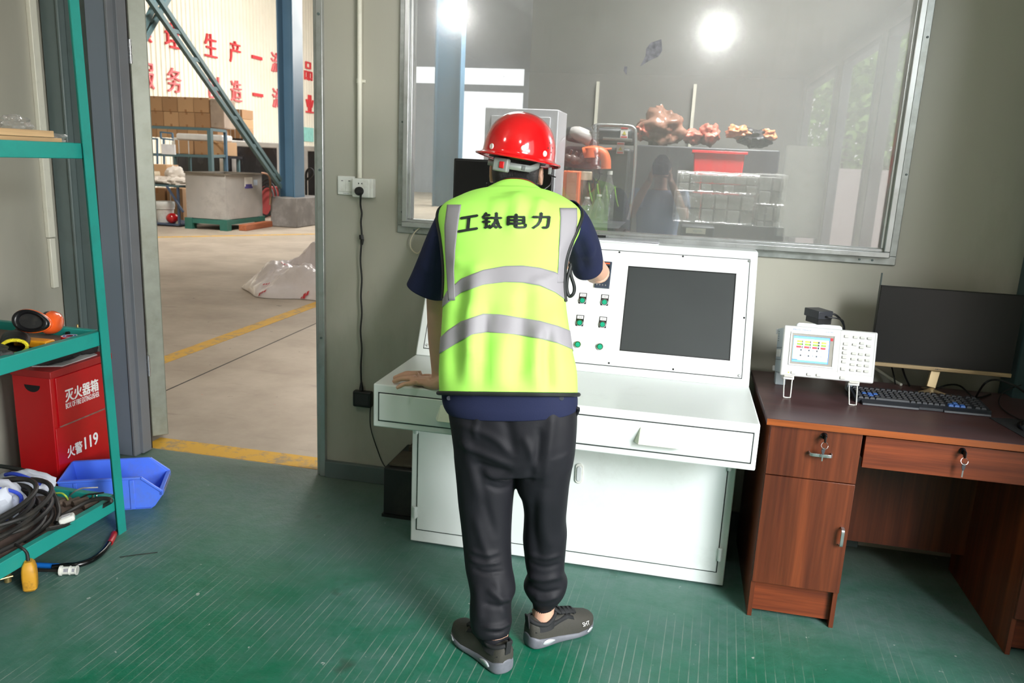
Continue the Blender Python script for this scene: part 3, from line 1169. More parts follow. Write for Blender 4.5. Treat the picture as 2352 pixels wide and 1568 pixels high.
t = thing('pen', 'black clicker pen lying on the white folder', 'pen', pb_)
b = MB()
q = Vector((pb_.x, 3.445, PZ1 + 0.0145))
r = Vector((pb_.x - 0.10, 3.432, PZ1 + 0.013))
b.tube([q, r], 0.0045, 12)
b.build('barrel', M_blackgloss, t)
MB().tube([q, q + (q - r).normalized() * 0.012], 0.0025, 10).build('clicker', M_silver, t)
MB().bar(q + Vector((0.0, 0, 0.006)), q + (r - q).normalized() * 0.04 + Vector((0, 0, 0.006)), 0.003, 0.0015).build('clip', M_silver, t)

# beige cable hanging over the window's lower corner
b = MB()
pts = [onY(x, y, YW - 0.02) for x, y in ((1002, 521), (986, 520), (968, 521), (952, 534), (943, 552), (944, 570), (957, 582), (968, 574), (985, 548))]
t = thing('beige_cable', 'thin beige cable with connector drooping from the window frame beside the sleeve', 'cable', pts[0])
b.tube(pts[1:], 0.003, 8).build('cord', pm('beige_cord', (206, 196, 172), 0.5), t)
MB().tube([pts[0], pts[1]], [0.006, 0.007], 10).build('connector', M_silver, t)

# ================================================================== WOODEN DESK
M_wz = mat_wood('walnut_laminate_upright', (70, 30, 19), (132, 66, 36), 'Z', 0.9, 0.34)
M_wx = mat_wood('walnut_laminate_lengthwise', (84, 36, 22), (142, 68, 36), 'X', 1.6, 0.36)
M_wtop = mat_wood('walnut_laminate_top', (62, 31, 27), (82, 44, 36), 'X', 1.0, 0.38, dust=(108, 96, 102), dust_amt=0.35)
M_wedge = mat_wood('walnut_edge_band', (140, 70, 30), (176, 96, 44), 'X', 1.3, 0.35)
DXL, DZT = 0.357, 0.775
DXR = 1.60
dk = thing('office_desk', 'dark walnut office desk with drawer and cupboard beside the console', 'desk', (0.95, 3.1, 0))
YF = 2.735
MB().box((DXL, YF, DZT - 0.022), (DXR, 3.42, DZT)).build('desk_top', M_wtop, dk, bevel=0.002)
MB().box((DXL, YF - 0.003, DZT - 0.023), (DXR, YF, DZT - 0.001)).build('edge_band', M_wedge, dk)
for (x0, x1) in ((0.374, 0.676), (1.245, 1.56)):
    b = MB()
    b.box((x0, 2.765, 0.0), (x0 + 0.016, 3.38, DZT - 0.022))
    b.box((x1 - 0.016, 2.765, 0.0), (x1, 3.38, DZT - 0.022))
    build_each(b, 'side_panel', M_wz, dk, bevel=0.001)
    b = MB()
    b.box((x0 + 0.016, 2.785, 0.02), (x1 - 0.016, 2.80, 0.14))
    b.build('kick_panel', M_wx, dk)
    MB().box((x0 + 0.016, 2.8, 0.14), (x1 - 0.016, 3.37, 0.155)).build('bottom_panel', M_wx, dk)
    dw = MB().box((x0 + 0.001, 2.749, 0.567), (x1 - 0.001, 2.764, 0.748)).build('drawer', M_wz, dk, bevel=0.001)
    dr = MB().box((x0 + 0.001, 2.749, 0.148), (x1 - 0.001, 2.764, 0.563)).build('door', M_wz, dk, bevel=0.001)
    if x0 < 1:
        dw1, dr1 = dw, dr
MB().box((0.676, 3.25, 0.13), (1.245, 3.266, DZT - 0.022)).build('modesty_panel', M_wz, dk)
wdw = MB().box((0.688, 2.757, 0.628), (1.238, 2.772, 0.742)).build('wide_drawer', M_wx, dk, bevel=0.001)
MB().box((0.70, 2.775, 0.64), (1.235, 3.2, 0.73)).build('drawer_box', M_wx, dk)


def arch_handle(px0, px1, y0, parent):
    """Bow handle between two points on the front at depth y0."""
    a, c = Vector(px0), Vector(px1)
    d = (c - a)
    out = Vector((0, -0.022, 0))
    pts = [a, a + out * 0.75 + d * 0.02, a + out + d * 0.14, a + out + d * 0.5, a + out + d * 0.86, c + out * 0.75 - d * 0.02, c]
    b = MB()
    P, R_ = spline(pts, [0.0] * len(pts), 4)
    up = d.cross(Vector((0, 1, 0))).normalized()
    rings = []
    for i, p in enumerate(P):
        t_ = (P[min(i + 1, len(P) - 1)] - P[max(i - 1, 0)]).normalized()
        n_ = t_.cross(up).normalized()
        rings.append([p + up * u * 0.0055 + n_ * v * 0.0022 for u, v in ((-1, -1), (1, -1), (1, 1), (-1, 1))])
    b.loft(rings).build('handle', M_silver, parent, bevel=0.001)


h0, h1 = onY(1858, 1036, 2.749), onY(1909, 1046, 2.749)
arch_handle((h0.x, 2.749, (h0.z + h1.z) / 2), (h1.x, 2.749, (h0.z + h1.z) / 2), 2.749, dw1)
h0, h1 = onY(1935, 1211, 2.749), onY(1928, 1250, 2.749)
hx = (h0.x + h1.x) / 2
arch_handle((hx, 2.749, h0.z), (hx, 2.749, h1.z), 2.749, dr1)


def lock_and_key(px, py, y0, parent, label, kx):
    c = onY(px, py, y0 - 0.012)
    b = MB()
    Mx = Matrix.Translation((c.x, y0, c.z)) @ Matrix.Rotation(math.radians(90), 4, 'X')
    b.lathe([(0.0, 0.014), (0.008, 0.014), (0.0095, 0.011), (0.0095, 0.003), (0.0115, 0.001), (0.0115, 0.0)], 20, Mx)
    b.build('lock', M_blackgloss, parent)
    k = thing('key', label, 'key', (c.x, y0 - 0.02, c.z))
    b = MB()
    b.box((c.x - 0.0018, y0 - 0.040, c.z - 0.010), (c.x + 0.0018, y0 - 0.014, c.z + 0.008))
    b.prism([(c.x - 0.0022, y0 - 0.028 - 0.011 * math.cos(a), c.z - 0.003 + 0.013 * math.sin(a)) for a in [2 * math.pi * i / 16 for i in range(16)]], (0.0044, 0, 0))
    b.build('key_head', M_black, k, bevel=0.001)
    b = MB()
    rc = Vector((c.x, y0 - 0.034, c.z - 0.024))
    b.tube([rc + Vector((0.011 * math.cos(a), 0.004 * math.sin(a), 0.011 * math.sin(a))) for a in [2 * math.pi * i / 20 for i in range(21)]], 0.0009, 6, smooth=1)
    b.build('ring', M_chrome, k)
    sp = Vector((c.x + kx, y0 - 0.034, c.z - 0.036))
    b = MB()
    b.prism([sp + Vector((0.0065 * math.cos(a) * (1.0 if math.sin(a) > 0 else 0.8), 0, -0.009 + 0.013 * math.sin(a))) for a in [2 * math.pi * i / 20 for i in range(20)]], (0, 0.003, 0))
    b.build('spare_key_head', pm('dark_grey_plastic', (62, 64, 68), 0.4), k, bevel=0.001)
    b = MB()
    b.box(sp + Vector((-0.0022, 0.0008, -0.045)), sp + Vector((0.0022, 0.0022, -0.020)))
    b.build('spare_key_blade', M_silver, k)


lock_and_key(1894, 1003, 2.749, dw1, 'black-headed key with spare hanging in the lock of the small cupboard drawer', -0.002)
lock_and_key(2213, 1038, 2.757, wdw, 'black-headed key with spare hanging in the lock of the wide desk drawer', 0.001)

# ------------------------------------------------------------------ desk monitor
c0, c1 = onY(1997, 655, 3.30), onY(2322, 862, 3.30)
t = thing('monitor', 'large black monitor with a champagne lower bar on the wooden desk', 'monitor', (1.0, 3.3, DZT))
mL = onY(2011, 655, 3.28)
mBL = onY(2005, 838, 3.28)
mBR = onY(2322, 866, 3.28)
zb = (mBL.z + mBR.z) / 2
xL_, xR_ = mBL.x - 0.012, mBR.x
zt_ = mL.z
cx_ = (xL_ + xR_) / 2
MB().box((xL_, 3.285, zb + 0.012), (xR_, 3.31, zt_)).build('back_shell', M_black, t, bevel=0.003)
MB().box((xL_ + 0.002, 3.2835, zb + 0.014), (xR_ - 0.002, 3.286, zt_ - 0.002)).build('screen', pm('black_screen', (10, 10, 12), 0.3, var=0.25, scale=3, dirt=(26, 25, 25), dirt_amt=0.4, dirt_scale=4), t)
gold = MB().box((xL_, 3.276, zb - 0.002), (xR_, 3.31, zb + 0.014)).build('lower_bar', pm('champagne_metal', (196, 172, 134), 0.3, metal=0.6, var=0.06), t, bevel=0.002)
b = MB()
text_on(b, 'HKC', (cx_ - 0.006, 3.2755, zb + 0.006), (1, 0, 0), (0, 0, 1), 0.022, 0.005, 0.02)
b.build('logo', M_inkdark, gold)
sb = onZ(2132, 885, DZT)
b = MB()
b.bar((cx_, 3.31, zb + 0.03), (cx_ - 0.02, 3.285, DZT + 0.03), 0.035, 0.014, up=(0, 1, 0))
b.tube([(cx_ - 0.02, 3.27, DZT + 0.03), (cx_ - 0.02, 3.27, DZT + 0.008)], [0.012, 0.016], 12)
for dx, dy in ((-0.115, -0.075), (0.115, -0.085), (0.0, 0.10)):
    b.bar((cx_ - 0.02, 3.272, DZT + 0.024), (cx_ - 0.02 + dx, 3.272 + dy, DZT + 0.005), 0.014, 0.009)
b.build('tripod_stand', MATS['champagne_metal'], t, bevel=0.002)

# keyboard
kp = [onZ(x, y, DZT + 0.02) for x, y in ((1955, 893), (2285, 950), (2230, 905), (1985, 872))]
kL, kR = onZ(1968, 925, DZT + 0.006), onZ(2285, 955, DZT + 0.006)
kw = (kR - kL).length
ang = math.atan2(kR.y - kL.y, kR.x - kL.x)
kb = local(thing('keyboard', 'black keyboard with a few blue keys in front of the desk monitor', 'keyboard', (kL.x, kL.y, DZT), rotz=ang))
kd = 0.165
b = MB()
b.prism([(0.0, 0.03, 0.0), (0.0, 0.03, 0.014), (0.0, kd, 0.026), (0.0, kd, 0.0)], (kw, 0, 0))
b.prism([(0.02, 0.0, 0.0), (0.02, 0.004, 0.009), (0.02, 0.03, 0.014), (0.02, 0.03, 0.0)], (kw * 0.42, 0, 0))
b.prism([(kw * 0.64, 0.0, 0.0), (kw * 0.64, 0.004, 0.009), (kw * 0.64, 0.03, 0.014), (kw * 0.64, 0.03, 0.0)], (kw * 0.34, 0, 0))
b.prism([(kw * 0.46, 0.006, 0.0), (kw * 0.46, 0.008, 0.011), (kw * 0.46, 0.03, 0.014), (kw * 0.46, 0.03, 0.0)], (kw * 0.18, 0, 0))
b.build('keyboard_case', pm('dark_slate_plastic', (42, 45, 52), 0.45, var=0.1), kb, bevel=0.002)
bk, bb = MB(), MB()
rows = 6
px_ = 0.019 * (kw / 0.44)
for r_ in range(rows):
    y0 = 0.038 + r_ * 0.0195 + (0.006 if r_ == 5 else 0)
    zk = 0.014 + (y0 - 0.03) / (kd - 0.03) * 0.012
    x = 0.012
    while x < kw - 0.02:
        col = int((x - 0.012) / px_)
        wdt = px_
        if r_ == 0 and 3 <= col <= 8:
            wdt = px_ * 6 if col == 3 else px_
        if (col in (15, 19) and True) or (r_ in (1, 2) and col in (15,)):
            x += px_ * 0.45
        blue = (r_ == 1 and col in (2,)) or (r_ == 2 and col in (1, 2, 3)) or (r_ == 1 and col in (1, 3)) and False or (r_ == 0 and col in (15, 16, 17)) or (r_ == 1 and col == 16)
        tgt = bb if blue else bk
        g = 0.0012
        tgt.add([(x + g, y0 + g, zk), (x + wdt - g, y0 + g, zk), (x + wdt - g, y0 + 0.0175, zk + 0.001), (x + g, y0 + 0.0175, zk + 0.001),
                 (x + 3.2 * g, y0 + 2.5 * g, zk + 0.007), (x + wdt - 3.2 * g, y0 + 2.5 * g, zk + 0.007), (x + wdt - 3.2 * g, y0 + 0.0165, zk + 0.0085), (x + 3.2 * g, y0 + 0.0165, zk + 0.0085)],
                [(3, 2, 1, 0), (4, 5, 6, 7), (0, 1, 5, 4), (1, 2, 6, 5), (2, 3, 7, 6), (3, 0, 4, 7)])
        x += wdt
bk.build('keys', pm('dusty_black_keys', (52, 54, 60), 0.5, var=0.15, scale=30), kb)
build_each(bb, 'blue_key', pm('blue_key_caps', (62, 116, 200), 0.45, var=0.08), kb)
b = MB()
text_on(b, 'EKIMU', (kw * 0.77, 0.078, 0.0275), (1, 0, 0), (0, 1, 0.09), 0.03, 0.004)
b.build('keyboard_logo', M_ink, kb)

# mouse pad and mouse at the right edge
mp = [onZ(x, y, DZT + 0.003) for x, y in ((2272, 958), (2420, 1040), (2500, 990), (2352, 950))]
p0, p1 = mp[0], onZ(2352, 1003, DZT + 0.003)
dr_ = (p1 - p0).normalized()
pr_ = Vector((-dr_.y, dr_.x, 0))
if pr_.x < 0:
    pr_ = -pr_
pad = [p0, p0 + dr_ * 0.22, p0 + dr_ * 0.22 + pr_ * 0.2, p0 + pr_ * 0.2]
pad = [Vector((min(p.x, DXR - 0.01), max(p.y, YF + 0.01), DZT)) for p in pad]
t = MB().prism(pad, (0, 0, 0.003)).build('mouse_pad', pm('black_mouse_pad', (38, 38, 42), 0.8, var=0.1), None, bevel=0.001)
tag(t, 'black mouse pad at the right edge of the wooden desk', 'mouse pad')
mc = onZ(2362, 978, DZT + 0.015)
t = thing('mouse', 'small black computer mouse on the mouse pad', 'mouse', (mc.x, mc.y, DZT + 0.003))
b = MB()
b.ball((mc.x, mc.y, DZT + 0.003), (0.03, 0.052, 0.034), 18)
for i in range(len(b.v)):
    b.v[i].z = max(b.v[i].z, DZT + 0.003)
b.build('shell', M_blackgloss, t)
MB().tube([(mc.x, mc.y + 0.03, DZT + 0.034), (mc.x, mc.y + 0.012, DZT + 0.037)], 0.004, 8).build('wheel', M_rubber, t)

# cables behind the desk monitor
cables = [
    ('black cable arching on the desk under the monitor stand', [onZ(2152, 893, DZT + .004), onZ(2175, 884, DZT + .02), onZ(2205, 886, DZT + .012), onZ(2238, 912, DZT + .006), onZ(2275, 905, DZT + .004)], 0.0035, M_black),
    ('black cable looping behind the right end of the keyboard', [onZ(2240, 914, DZT + .004), onY(2262, 880, 3.2), onY(2290, 872, 3.22), onY(2330, 885, 3.2), onY(2352, 900, 3.2)], 0.004, M_black),
    ('thin black mouse cable curling onto the mouse pad', [onZ(2352, 968, DZT + .008), onZ(2310, 945, DZT + .005), onZ(2294, 925, DZT + .02), onZ(2305, 900, DZT + .05), onZ(2345, 884, DZT + .06)], 0.002, M_black),
    ('white cable slanting down the wall behind the desk monitor', [onY(2010, 845, 3.46), onY(2050, 872, 3.44), onZ(2070, 883, DZT + .005)], 0.006, M_pvc),
    ('black cable hanging beside the white cable behind the monitor', [onY(2048, 842, 3.4), onY(2053, 862, 3.42), onZ(2056, 882, DZT + .005)], 0.003, M_black),
    ('black display cable with plug hanging from the monitor', [onY(2072, 842, 3.34), onY(2078, 862, 3.36), onZ(2089, 886, DZT + .006)], 0.004, M_black)]
for lab, pts, r_, mt__ in cables:
    o = MB().tube(pts, r_, 8, 5).build('cable', mt__)
    tag(o, lab, 'cable')

# ------------------------------------------------------------------ power analyser
M_ivory = pm('ivory_instrument_plastic', (206, 206, 206), 0.4, var=0.02, scale=3)
fl = onZ(1806, 912, DZT)          # left wire foot
frt = onZ(1958, 928, DZT)
# front face: pixel corners on a plane at the feet, tilted back a little
FY = (fl.y + frt.y) / 2 + 0.004
FT = 0.22                          # backward tilt (face leans away at the top)
fang = math.atan2(frt.y - fl.y, frt.x - fl.x)
c_bl = onY(1791, 861, FY)
c_br = onY(2005, 881, FY)
fang = 0.0
FUx = Vector((1, 0, 0))
FUz = Vector((0, math.sin(FT), math.cos(FT)))
FN = FUx.cross(FUz)                 # towards the viewer (-y)
if FN.y > 0:
    FN = -FN
fo = Vector((c_bl.x, FY, (c_bl.z + c_br.z) / 2))


def uvF(px, py):
    p = on_plane(px, py, fo, FN)
    return (p - fo).dot(FUx), (p - fo).dot(FUz)


FW = (uvF(2005, 882)[0] + uvF(2017, 766)[0]) / 2
FHh = (uvF(1803, 744)[1] + uvF(2017, 766)[1]) / 2


def fP(u, v, h=0.0):
    return fo + FUx * u + FUz * v + FN * h


def fbox(mb, u0, u1, v0, v1, h0, h1):
    vs = [fP(u, v, h) for h in (h0, h1) for (u, v) in ((u0, v0), (u1, v0), (u1, v1), (u0, v1))]
    return mb.add(vs, [(0, 3, 2, 1), (4, 5, 6, 7), (0, 1, 5, 4), (1, 2, 6, 5), (2, 3, 7, 6), (3, 0, 4, 7)])


an = thing('power_analyser', 'white bench power analyser with colour screen and keypad on the wooden desk', 'test instrument', (fo.x + FW / 2, FY + 0.1, DZT))
b = MB()
fbox(b, 0.008, FW - 0.008, 0.006, FHh - 0.006, -0.225, -0.012)
M_caseg = pm('grey_blue_instrument_case', (172, 184, 192), 0.45, var=0.04, scale=6)
case = b.build('case', M_caseg, an, bevel=0.005)
b = MB()
for k in range(5):
    fbox(b, 0.0072, 0.0085, FHh - 0.022 - k * 0.009, FHh - 0.019 - k * 0.009, -0.20, -0.175)
fbox(b, 0.0072, 0.0085, FHh * 0.55, FHh * 0.565, -0.22, -0.02)
fbox(b, 0.0072, 0.0085, FHh * 0.30, FHh * 0.315, -0.22, -0.02)
b.build('vent_slots', pm('slot_grey', (110, 118, 124), 0.6), case)
b = MB()
fbox(b, 0.002, 0.0085, FHh * 0.36, FHh * 0.52, -0.17, -0.07)
b.build('side_grip', M_ivory, case, bevel=0.003)
b = MB()
for v in (0.01, FHh - 0.03):
    fbox(b, 0.0, 0.012, v, v + 0.022, -0.232, -0.215)
build_each(b, 'rear_foot', M_ivory, case, bevel=0.003)
b = MB()
fbox(b, 0.0, FW, 0, FHh, -0.014, 0.004)
face = b.build('front_panel', M_ivory, an, bevel=0.006, seg=3)
# carrying handle folded on top
b = MB()
hl, hr = uvF(1836, 741)[0] - 0.004, uvF(1936, 752)[0] + 0.010
zt2 = FHh
pts = []
ring = []
for k in range(13):
    a = math.pi * k / 12
    uu = (hl + hr) / 2 - math.cos(a) * (hr - hl) / 2 * (0.92 + 0.08 * abs(math.cos(a)))
    vv = zt2 - 0.004 + 0.020 * min(1.0, 3.0 * math.sin(a))
    ring.append((uu, vv))
poly = [fP(u, v, -0.045) for u, v in ring] + [fP(hr, zt2 - 0.02, -0.045), fP(hl, zt2 - 0.02, -0.045)]
b.prism(poly, -FN * 0.03)
b.build('carry_handle', pm('white_handle', (232, 236, 238), 0.3, var=0.02), an, bevel=0.004)
# bezel, screen
su0, sv1 = uvF(1823.5, 768)
su1, _ = uvF(1906, 779)
_, sv0 = uvF(1817, 828)
sv0 = (sv0 + uvF(1900, 838)[1]) / 2
sv1 = (sv1 + uvF(1906, 779)[1]) / 2
b = MB()
bo0, bo1, bv0, bv1 = su0 - 0.006, su1 + 0.014, sv0 - 0.008, sv1 + 0.008
fbox(b, bo0 - 0.006, bo1 + 0.006, bv0 - 0.006, bv0, 0.004, 0.007)
fbox(b, bo0 - 0.006, bo1 + 0.006, bv1, bv1 + 0.006, 0.004, 0.007)
fbox(b, bo0 - 0.006, bo0, bv0, bv1, 0.004, 0.007)
fbox(b, bo1, bo1 + 0.006, bv0, bv1, 0.004, 0.007)
bz = b.build('screen_frame', M_ivory, an, bevel=0.002)
b = MB()
fbox(b, bo0, bo1, bv0, bv1, 0.0041, 0.0046)
b.build('screen_recess', pm('taupe_recess', (150, 146, 136), 0.5), bz)
b = MB()
fbox(b, su0, su1, sv0, sv1, 0.0046, 0.0052)
M_lcd = lambda n, c: pm('lcd_' + n, c, 0.3, emit=0.55, var=0.0)
scrn = b.build('screen', M_lcd('white', (226, 234, 248)), an)
W_, H_ = su1 - su0, sv1 - sv0


def lcd(cname, col, rects):
    b = MB()
    for (x0, x1, y0, y1) in rects:
        fbox(b, su0 + x0 * W_, su0 + x1 * W_, sv1 - y1 * H_, sv1 - y0 * H_, 0.0052, 0.00545)
    b.build('screen_' + cname, M_lcd(cname, col), scrn)


cols4 = [0.10, 0.32, 0.54, 0.77]
lcd('sky', (120, 190, 240), [(0.0, 1.0, 0.0, 0.10), (0.0, 1.0, 0.92, 1.0), (0.0, 0.012, 0.0, 1.0)])
lcd('blue', (30, 110, 220), [(0.0, 1.0, 0.0, 0.012), (0.0, 1.0, 0.985, 1.0), (0.985, 1.0, 0.0, 1.0), (0.0, 0.15, 0.90, 0.93)])
lcd('yellow', (240, 226, 90), [(c, c + 0.14, 0.17, 0.245) for c in cols4])
lcd('green', (140, 220, 70), [(c, c + 0.14, 0.275, 0.35) for c in cols4])
lcd('pink_red', (232, 76, 84), [(c - 0.01, c + 0.13, 0.38, 0.455) for c in cols4])
lcd('dark', (60, 66, 70), [(c + 0.14, c + 0.165 + (0.02 if k == 2 else 0), y, y + 0.075) for k, c in enumerate(cols4[:3]) for y in (0.17, 0.275, 0.38)] +
    [(c + 0.11, c + 0.15, 0.50, 0.56) for c in cols4[:3]] + [(c + 0.11, c + 0.15, 0.71, 0.77) for c in cols4[:3]] + [(c + 0.02, c + 0.03, y, y + 0.06) for c in cols4 for y in (0.17, 0.28, 0.385, 0.49, 0.70)])
lcd('pink', (250, 190, 200), [(0.02, 0.95, 0.83, 0.865)])
b = MB()
fbox(b, su1 + 0.002, su1 + 0.011, sv1 - 0.010, sv1 + 0.001, 0.0046, 0.0052)
b.build('red_tab', pm('red_print', (200, 20, 36), 0.5), bz)
b = MB()
x, v = uvF(1826, 756)
text_on(b, '8961C2', fP(x + 0.006, v, 0.0044), FUx, FUz, 0.026, 0.0055, 0.01)
text_on(b, 'POWER ANALYZER', fP(x + 0.042, v, 0.0044), FUx, FUz, 0.030, 0.004)
x, v = uvF(1905, 763)
text_on(b, 'AC/DC 500V', fP(x, v, 0.0044), FUx, FUz, 0.028, 0.0035)
b.build('front_lettering', pm('blue_grey_print', (120, 140, 180), 0.5), face)
# buttons
S6 = 340 / 2050
btnpx = []
for (u, v, wb, hb) in ([(1470, 437, 62, 40), (1594, 448, 62, 34), (1690, 457, 62, 34), (1788, 467, 62, 34)] +
                       [(1457, 541, 62, 40), (1451, 602, 62, 40), (1445, 664, 62, 40), (1438, 725, 62, 40), (1432, 786, 62, 40), (1420, 887, 66, 44)] +
                       [(1580, 551, 60, 34), (1683, 533, 60, 34), (1677, 590, 60, 34), (1777, 570, 60, 34)] +
                       [(1571, 674, 64, 34), (1667, 684, 64, 34), (1764, 693, 64, 34), (1561, 750, 64, 34), (1658, 760, 64, 34), (1757, 769, 64, 34),
                        (1551, 826, 64, 34), (1648, 836, 64, 34), (1747, 845, 64, 34), (1545, 902, 64, 34), (1642, 911, 64, 34), (1740, 921, 64, 34)] +
                       [(735, 938, 66, 40), (952, 961, 66, 40), (1083, 973, 66, 40), (1411, 1009, 66, 40)]):
    uu, vv = uvF(1700 + u * S6, 700 + v * S6)
    k_ = FW / 1330 * 1.0
    b = MB()
    fbox(b, uu - wb * k_ / 2, uu + wb * k_ / 2, vv - hb * k_ / 2, vv + hb * k_ / 2, 0.003, 0.0085)
    b.build('button', pm('grey_key_caps', (196, 196, 190), 0.5, var=0.03), an, bevel=0.0012)
b = MB()
uu, vv = uvF(1700 + 668 * S6, 700 + 932 * S6)
fbox(b, uu - 0.002, uu + 0.002, vv - 0.002, vv + 0.002, 0.003, 0.0055)
b.build('power_light', pm('yellow_led', (220, 220, 40), 0.4, emit=0.8), an)
b = MB()
kp_ = FW / 1330
u0, v0 = uvF(1700 + 1405 * S6, 700 + 350 * S6)
u1, v1 = uvF(1700 + 1818 * S6, 700 + 990 * S6)
for (a0, a1, c0_, c1_) in ((u0 - 0.002, u0 - 0.0012, v1, v0), (u1, u1 + 0.0008, v1, v0), (u0, u1, v0 - 0.001, v0), (u0, u1, v1, v1 + 0.001)):
    fbox(b, a0, a1, c0_, c1_, 0.004, 0.0046)
fbox(b, 0.004, FW * 0.62, 0.033, 0.0345, 0.004, 0.0048)
b.build('panel_lines', pm('pale_grey_line', (186, 186, 182), 0.5), face)
# wire feet and rear feet
for (px, py, nm) in ((1807, 912, 0), (1958, 929, 1)):
    g = onZ(px, py, DZT + 0.003)
    uu = (g - fo).dot(FUx)
    b = MB()
    fbox(b, uu - 0.020, uu + 0.020, -0.014, 0.0, -0.05, -0.004)
    ft = b.build('tilt_foot', M_ivory, an, bevel=0.003)
    b = MB()
    fbox(b, uu - 0.018, uu + 0.018, -0.004, 0.001, -0.002, 0.006)
    b.build('foot_block', pm('cream_plastic', (214, 210, 192), 0.5), ft, bevel=0.001)
    tp = fP(0, -0.012, -0.012)
    b = MB()
    xx = fo.x + uu
    wv = 0.0125
    b.tube([(xx - wv - 0.002, tp.y, tp.z), (xx - wv, g.y, DZT + 0.010), (xx - wv + 0.003, g.y, DZT + 0.003), (xx + wv - 0.003, g.y, DZT + 0.003), (xx + wv, g.y, DZT + 0.010), (xx + wv + 0.002, tp.y, tp.z)], 0.0021, 10, smooth=3)
    b.build('wire_leg', pm('white_wire', (222, 224, 216), 0.35), ft)
b = MB()
for uu in (0.03, FW - 0.03):
    q = fP(uu, 0.006, -0.2)
    b.box((q.x - 0.02, q.y - 0.02, DZT), (q.x + 0.02, q.y + 0.02, q.z + 0.004))
build_each(b, 'rear_block_foot', M_caseg, an, bevel=0.003)

# black adapter box lying on the handle, with leads
q = onY(1880, 738, fP(0, FHh + 0.016, -0.06).y)
zb_ = fP(0, FHh + 0.016, -0.06).z + 0.002
ab = thing('adapter_box', 'small black adapter box with leads on top of the power analyser', 'adapter', (q.x, q.y, zb_))
R8 = Matrix.Translation((q.x, q.y + 0.02, zb_ + 0.012)) @ Matrix.Rotation(math.radians(28), 4, 'Z')
MB().box((-0.032, -0.042, 0.010), (0.032, 0.045, 0.040), R8).build('adapter_case', pm('charcoal_plastic', (40, 42, 48), 0.42, var=0.06), ab, bevel=0.002)
MB().box((-0.025, -0.036, -0.012), (0.034, 0.04, 0.010), R8).build('adapter_base', M_black, ab, bevel=0.001)
b = MB()
p0 = R8 @ Vector((0.032, 0.0, 0.028))
b.tube([p0, p0 + Vector((0.012, 0.0, 0.0))], 0.007, 12, smooth=1)
b.build('strain_relief', M_black, ab)
b = MB()
b.tube([p0 + Vector((0.010, 0, 0)), p0 + Vector((0.045, 0.01, -0.012)), p0 + Vector((0.085, 0.06, -0.06)), p0 + Vector((0.10, 0.12, -0.14)), p0 + Vector((0.11, 0.13, -0.235))], 0.0042, 10, 5)
p1 = R8 @ Vector((0.0, -0.043, 0.020))
b.tube([p1, p1 + Vector((0.01, -0.006, 0.0)), p1 + Vector((0.05, 0.01, -0.006)), p0 + Vector((0.085, 0.075, -0.05)), p0 + Vector((0.10, 0.13, -0.14)), p0 + Vector((0.12, 0.135, -0.235))], 0.003, 8, 5)
b.build('lead', M_black, ab)

# ================================================================== BACK WALL FITTINGS
YB = YW
g0, g1 = onY(775, 402, YB - 0.01), onY(819, 450, YB - 0.01)
hgt = 0.086
zc0 = onY(797, 426, YB - 0.01).z
x0 = onY(775, 425, YB - 0.01).x
sw = thing('light_switch', 'white two-rocker light switch on the back wall by the doorway', 'light switch', (x0 + hgt / 2, YB, zc0))
MB().box((x0, YB - 0.010, zc0 - hgt / 2), (x0 + hgt, YB, zc0 + hgt / 2)).build('face_plate', M_whiteplastic, sw, bevel=0.003)
for k in (0, 1):
    r0 = x0 + 0.007 + k * 0.0355
    rk = MB().prism([(r0, YB - 0.010, zc0 - 0.027), (r0, YB - 0.0145, zc0 - 0.027), (r0, YB - 0.011, zc0 + 0.028), (r0, YB - 0.010, zc0 + 0.028)], (0.0345, 0, 0)).build('rocker', M_whiteplastic, sw, bevel=0.001)
    MB().box((r0 + 0.013, YB - 0.0125, zc0 + 0.020), (r0 + 0.022, YB - 0.0112, zc0 + 0.0225)).build('indicator', M_dark, rk)
b = MB()
text_on(b, 'DELIXI', (x0 + hgt / 2, YB - 0.0104, zc0 - 0.036), (1, 0, 0), (0, 0, 1), 0.026, 0.004)
b.build('switch_lettering', M_inkdark, sw)
x2 = x0 + hgt + 0.002
so = thing('socket_outlet', 'white wall socket on a surface box beside the light switch', 'socket', (x2 + hgt / 2, YB, zc0 - 0.006))
zc1 = zc0 - 0.006
MB().box((x2 + 0.012, YB - 0.036, zc1 - hgt / 2), (x2 + hgt + 0.012, YB, zc1 + hgt / 2)).build('back_box', M_whiteplastic, so, bevel=0.003)
MB().box((x2, YB - 0.048, zc1 - hgt / 2), (x2 + hgt, YB - 0.036, zc1 + hgt / 2)).build('face_plate', M_whiteplastic, so, bevel=0.006, seg=3)
b = MB()
for sgn in (-1, 1):
    cx = x2 + hgt / 2 + sgn * 0.007 - 0.002
    b.prism([(cx - 0.003 * sgn, YB - 0.0485, zc1 + 0.020), (cx + 0.003 * sgn, YB - 0.0485, zc1 + 0.025), (cx + 0.003 * sgn, YB - 0.0485, zc1 + 0.015)], (0, 0.002, 0))
b.build('pin_slots', M_dark, so)
# conduit down to the socket
t = thing('conduit_pipe', 'white vertical conduit pipe running down to the switch and socket', 'conduit', (x2, YB, zc0 + hgt / 2))
cx = onY(826, 380, YB - 0.014).x
MB().tube([(cx, YB - 0.014, zc0 + hgt / 2 - 0.005), (cx - 0.004, YB - 0.014, ZC)], 0.0115, 16, smooth=1).build('pipe', M_pvc, t)
q = onY(828, 186, YB - 0.014)
MB().tube([(cx - 0.002, YB - 0.014, q.z - 0.01), (cx - 0.002, YB - 0.014, q.z + 0.01)], 0.0135, 16, smooth=1).box((cx + 0.008, YB - 0.012, q.z - 0.006), (cx + 0.022, YB, q.z + 0.006)).build('pipe_clip', M_pvc, t)

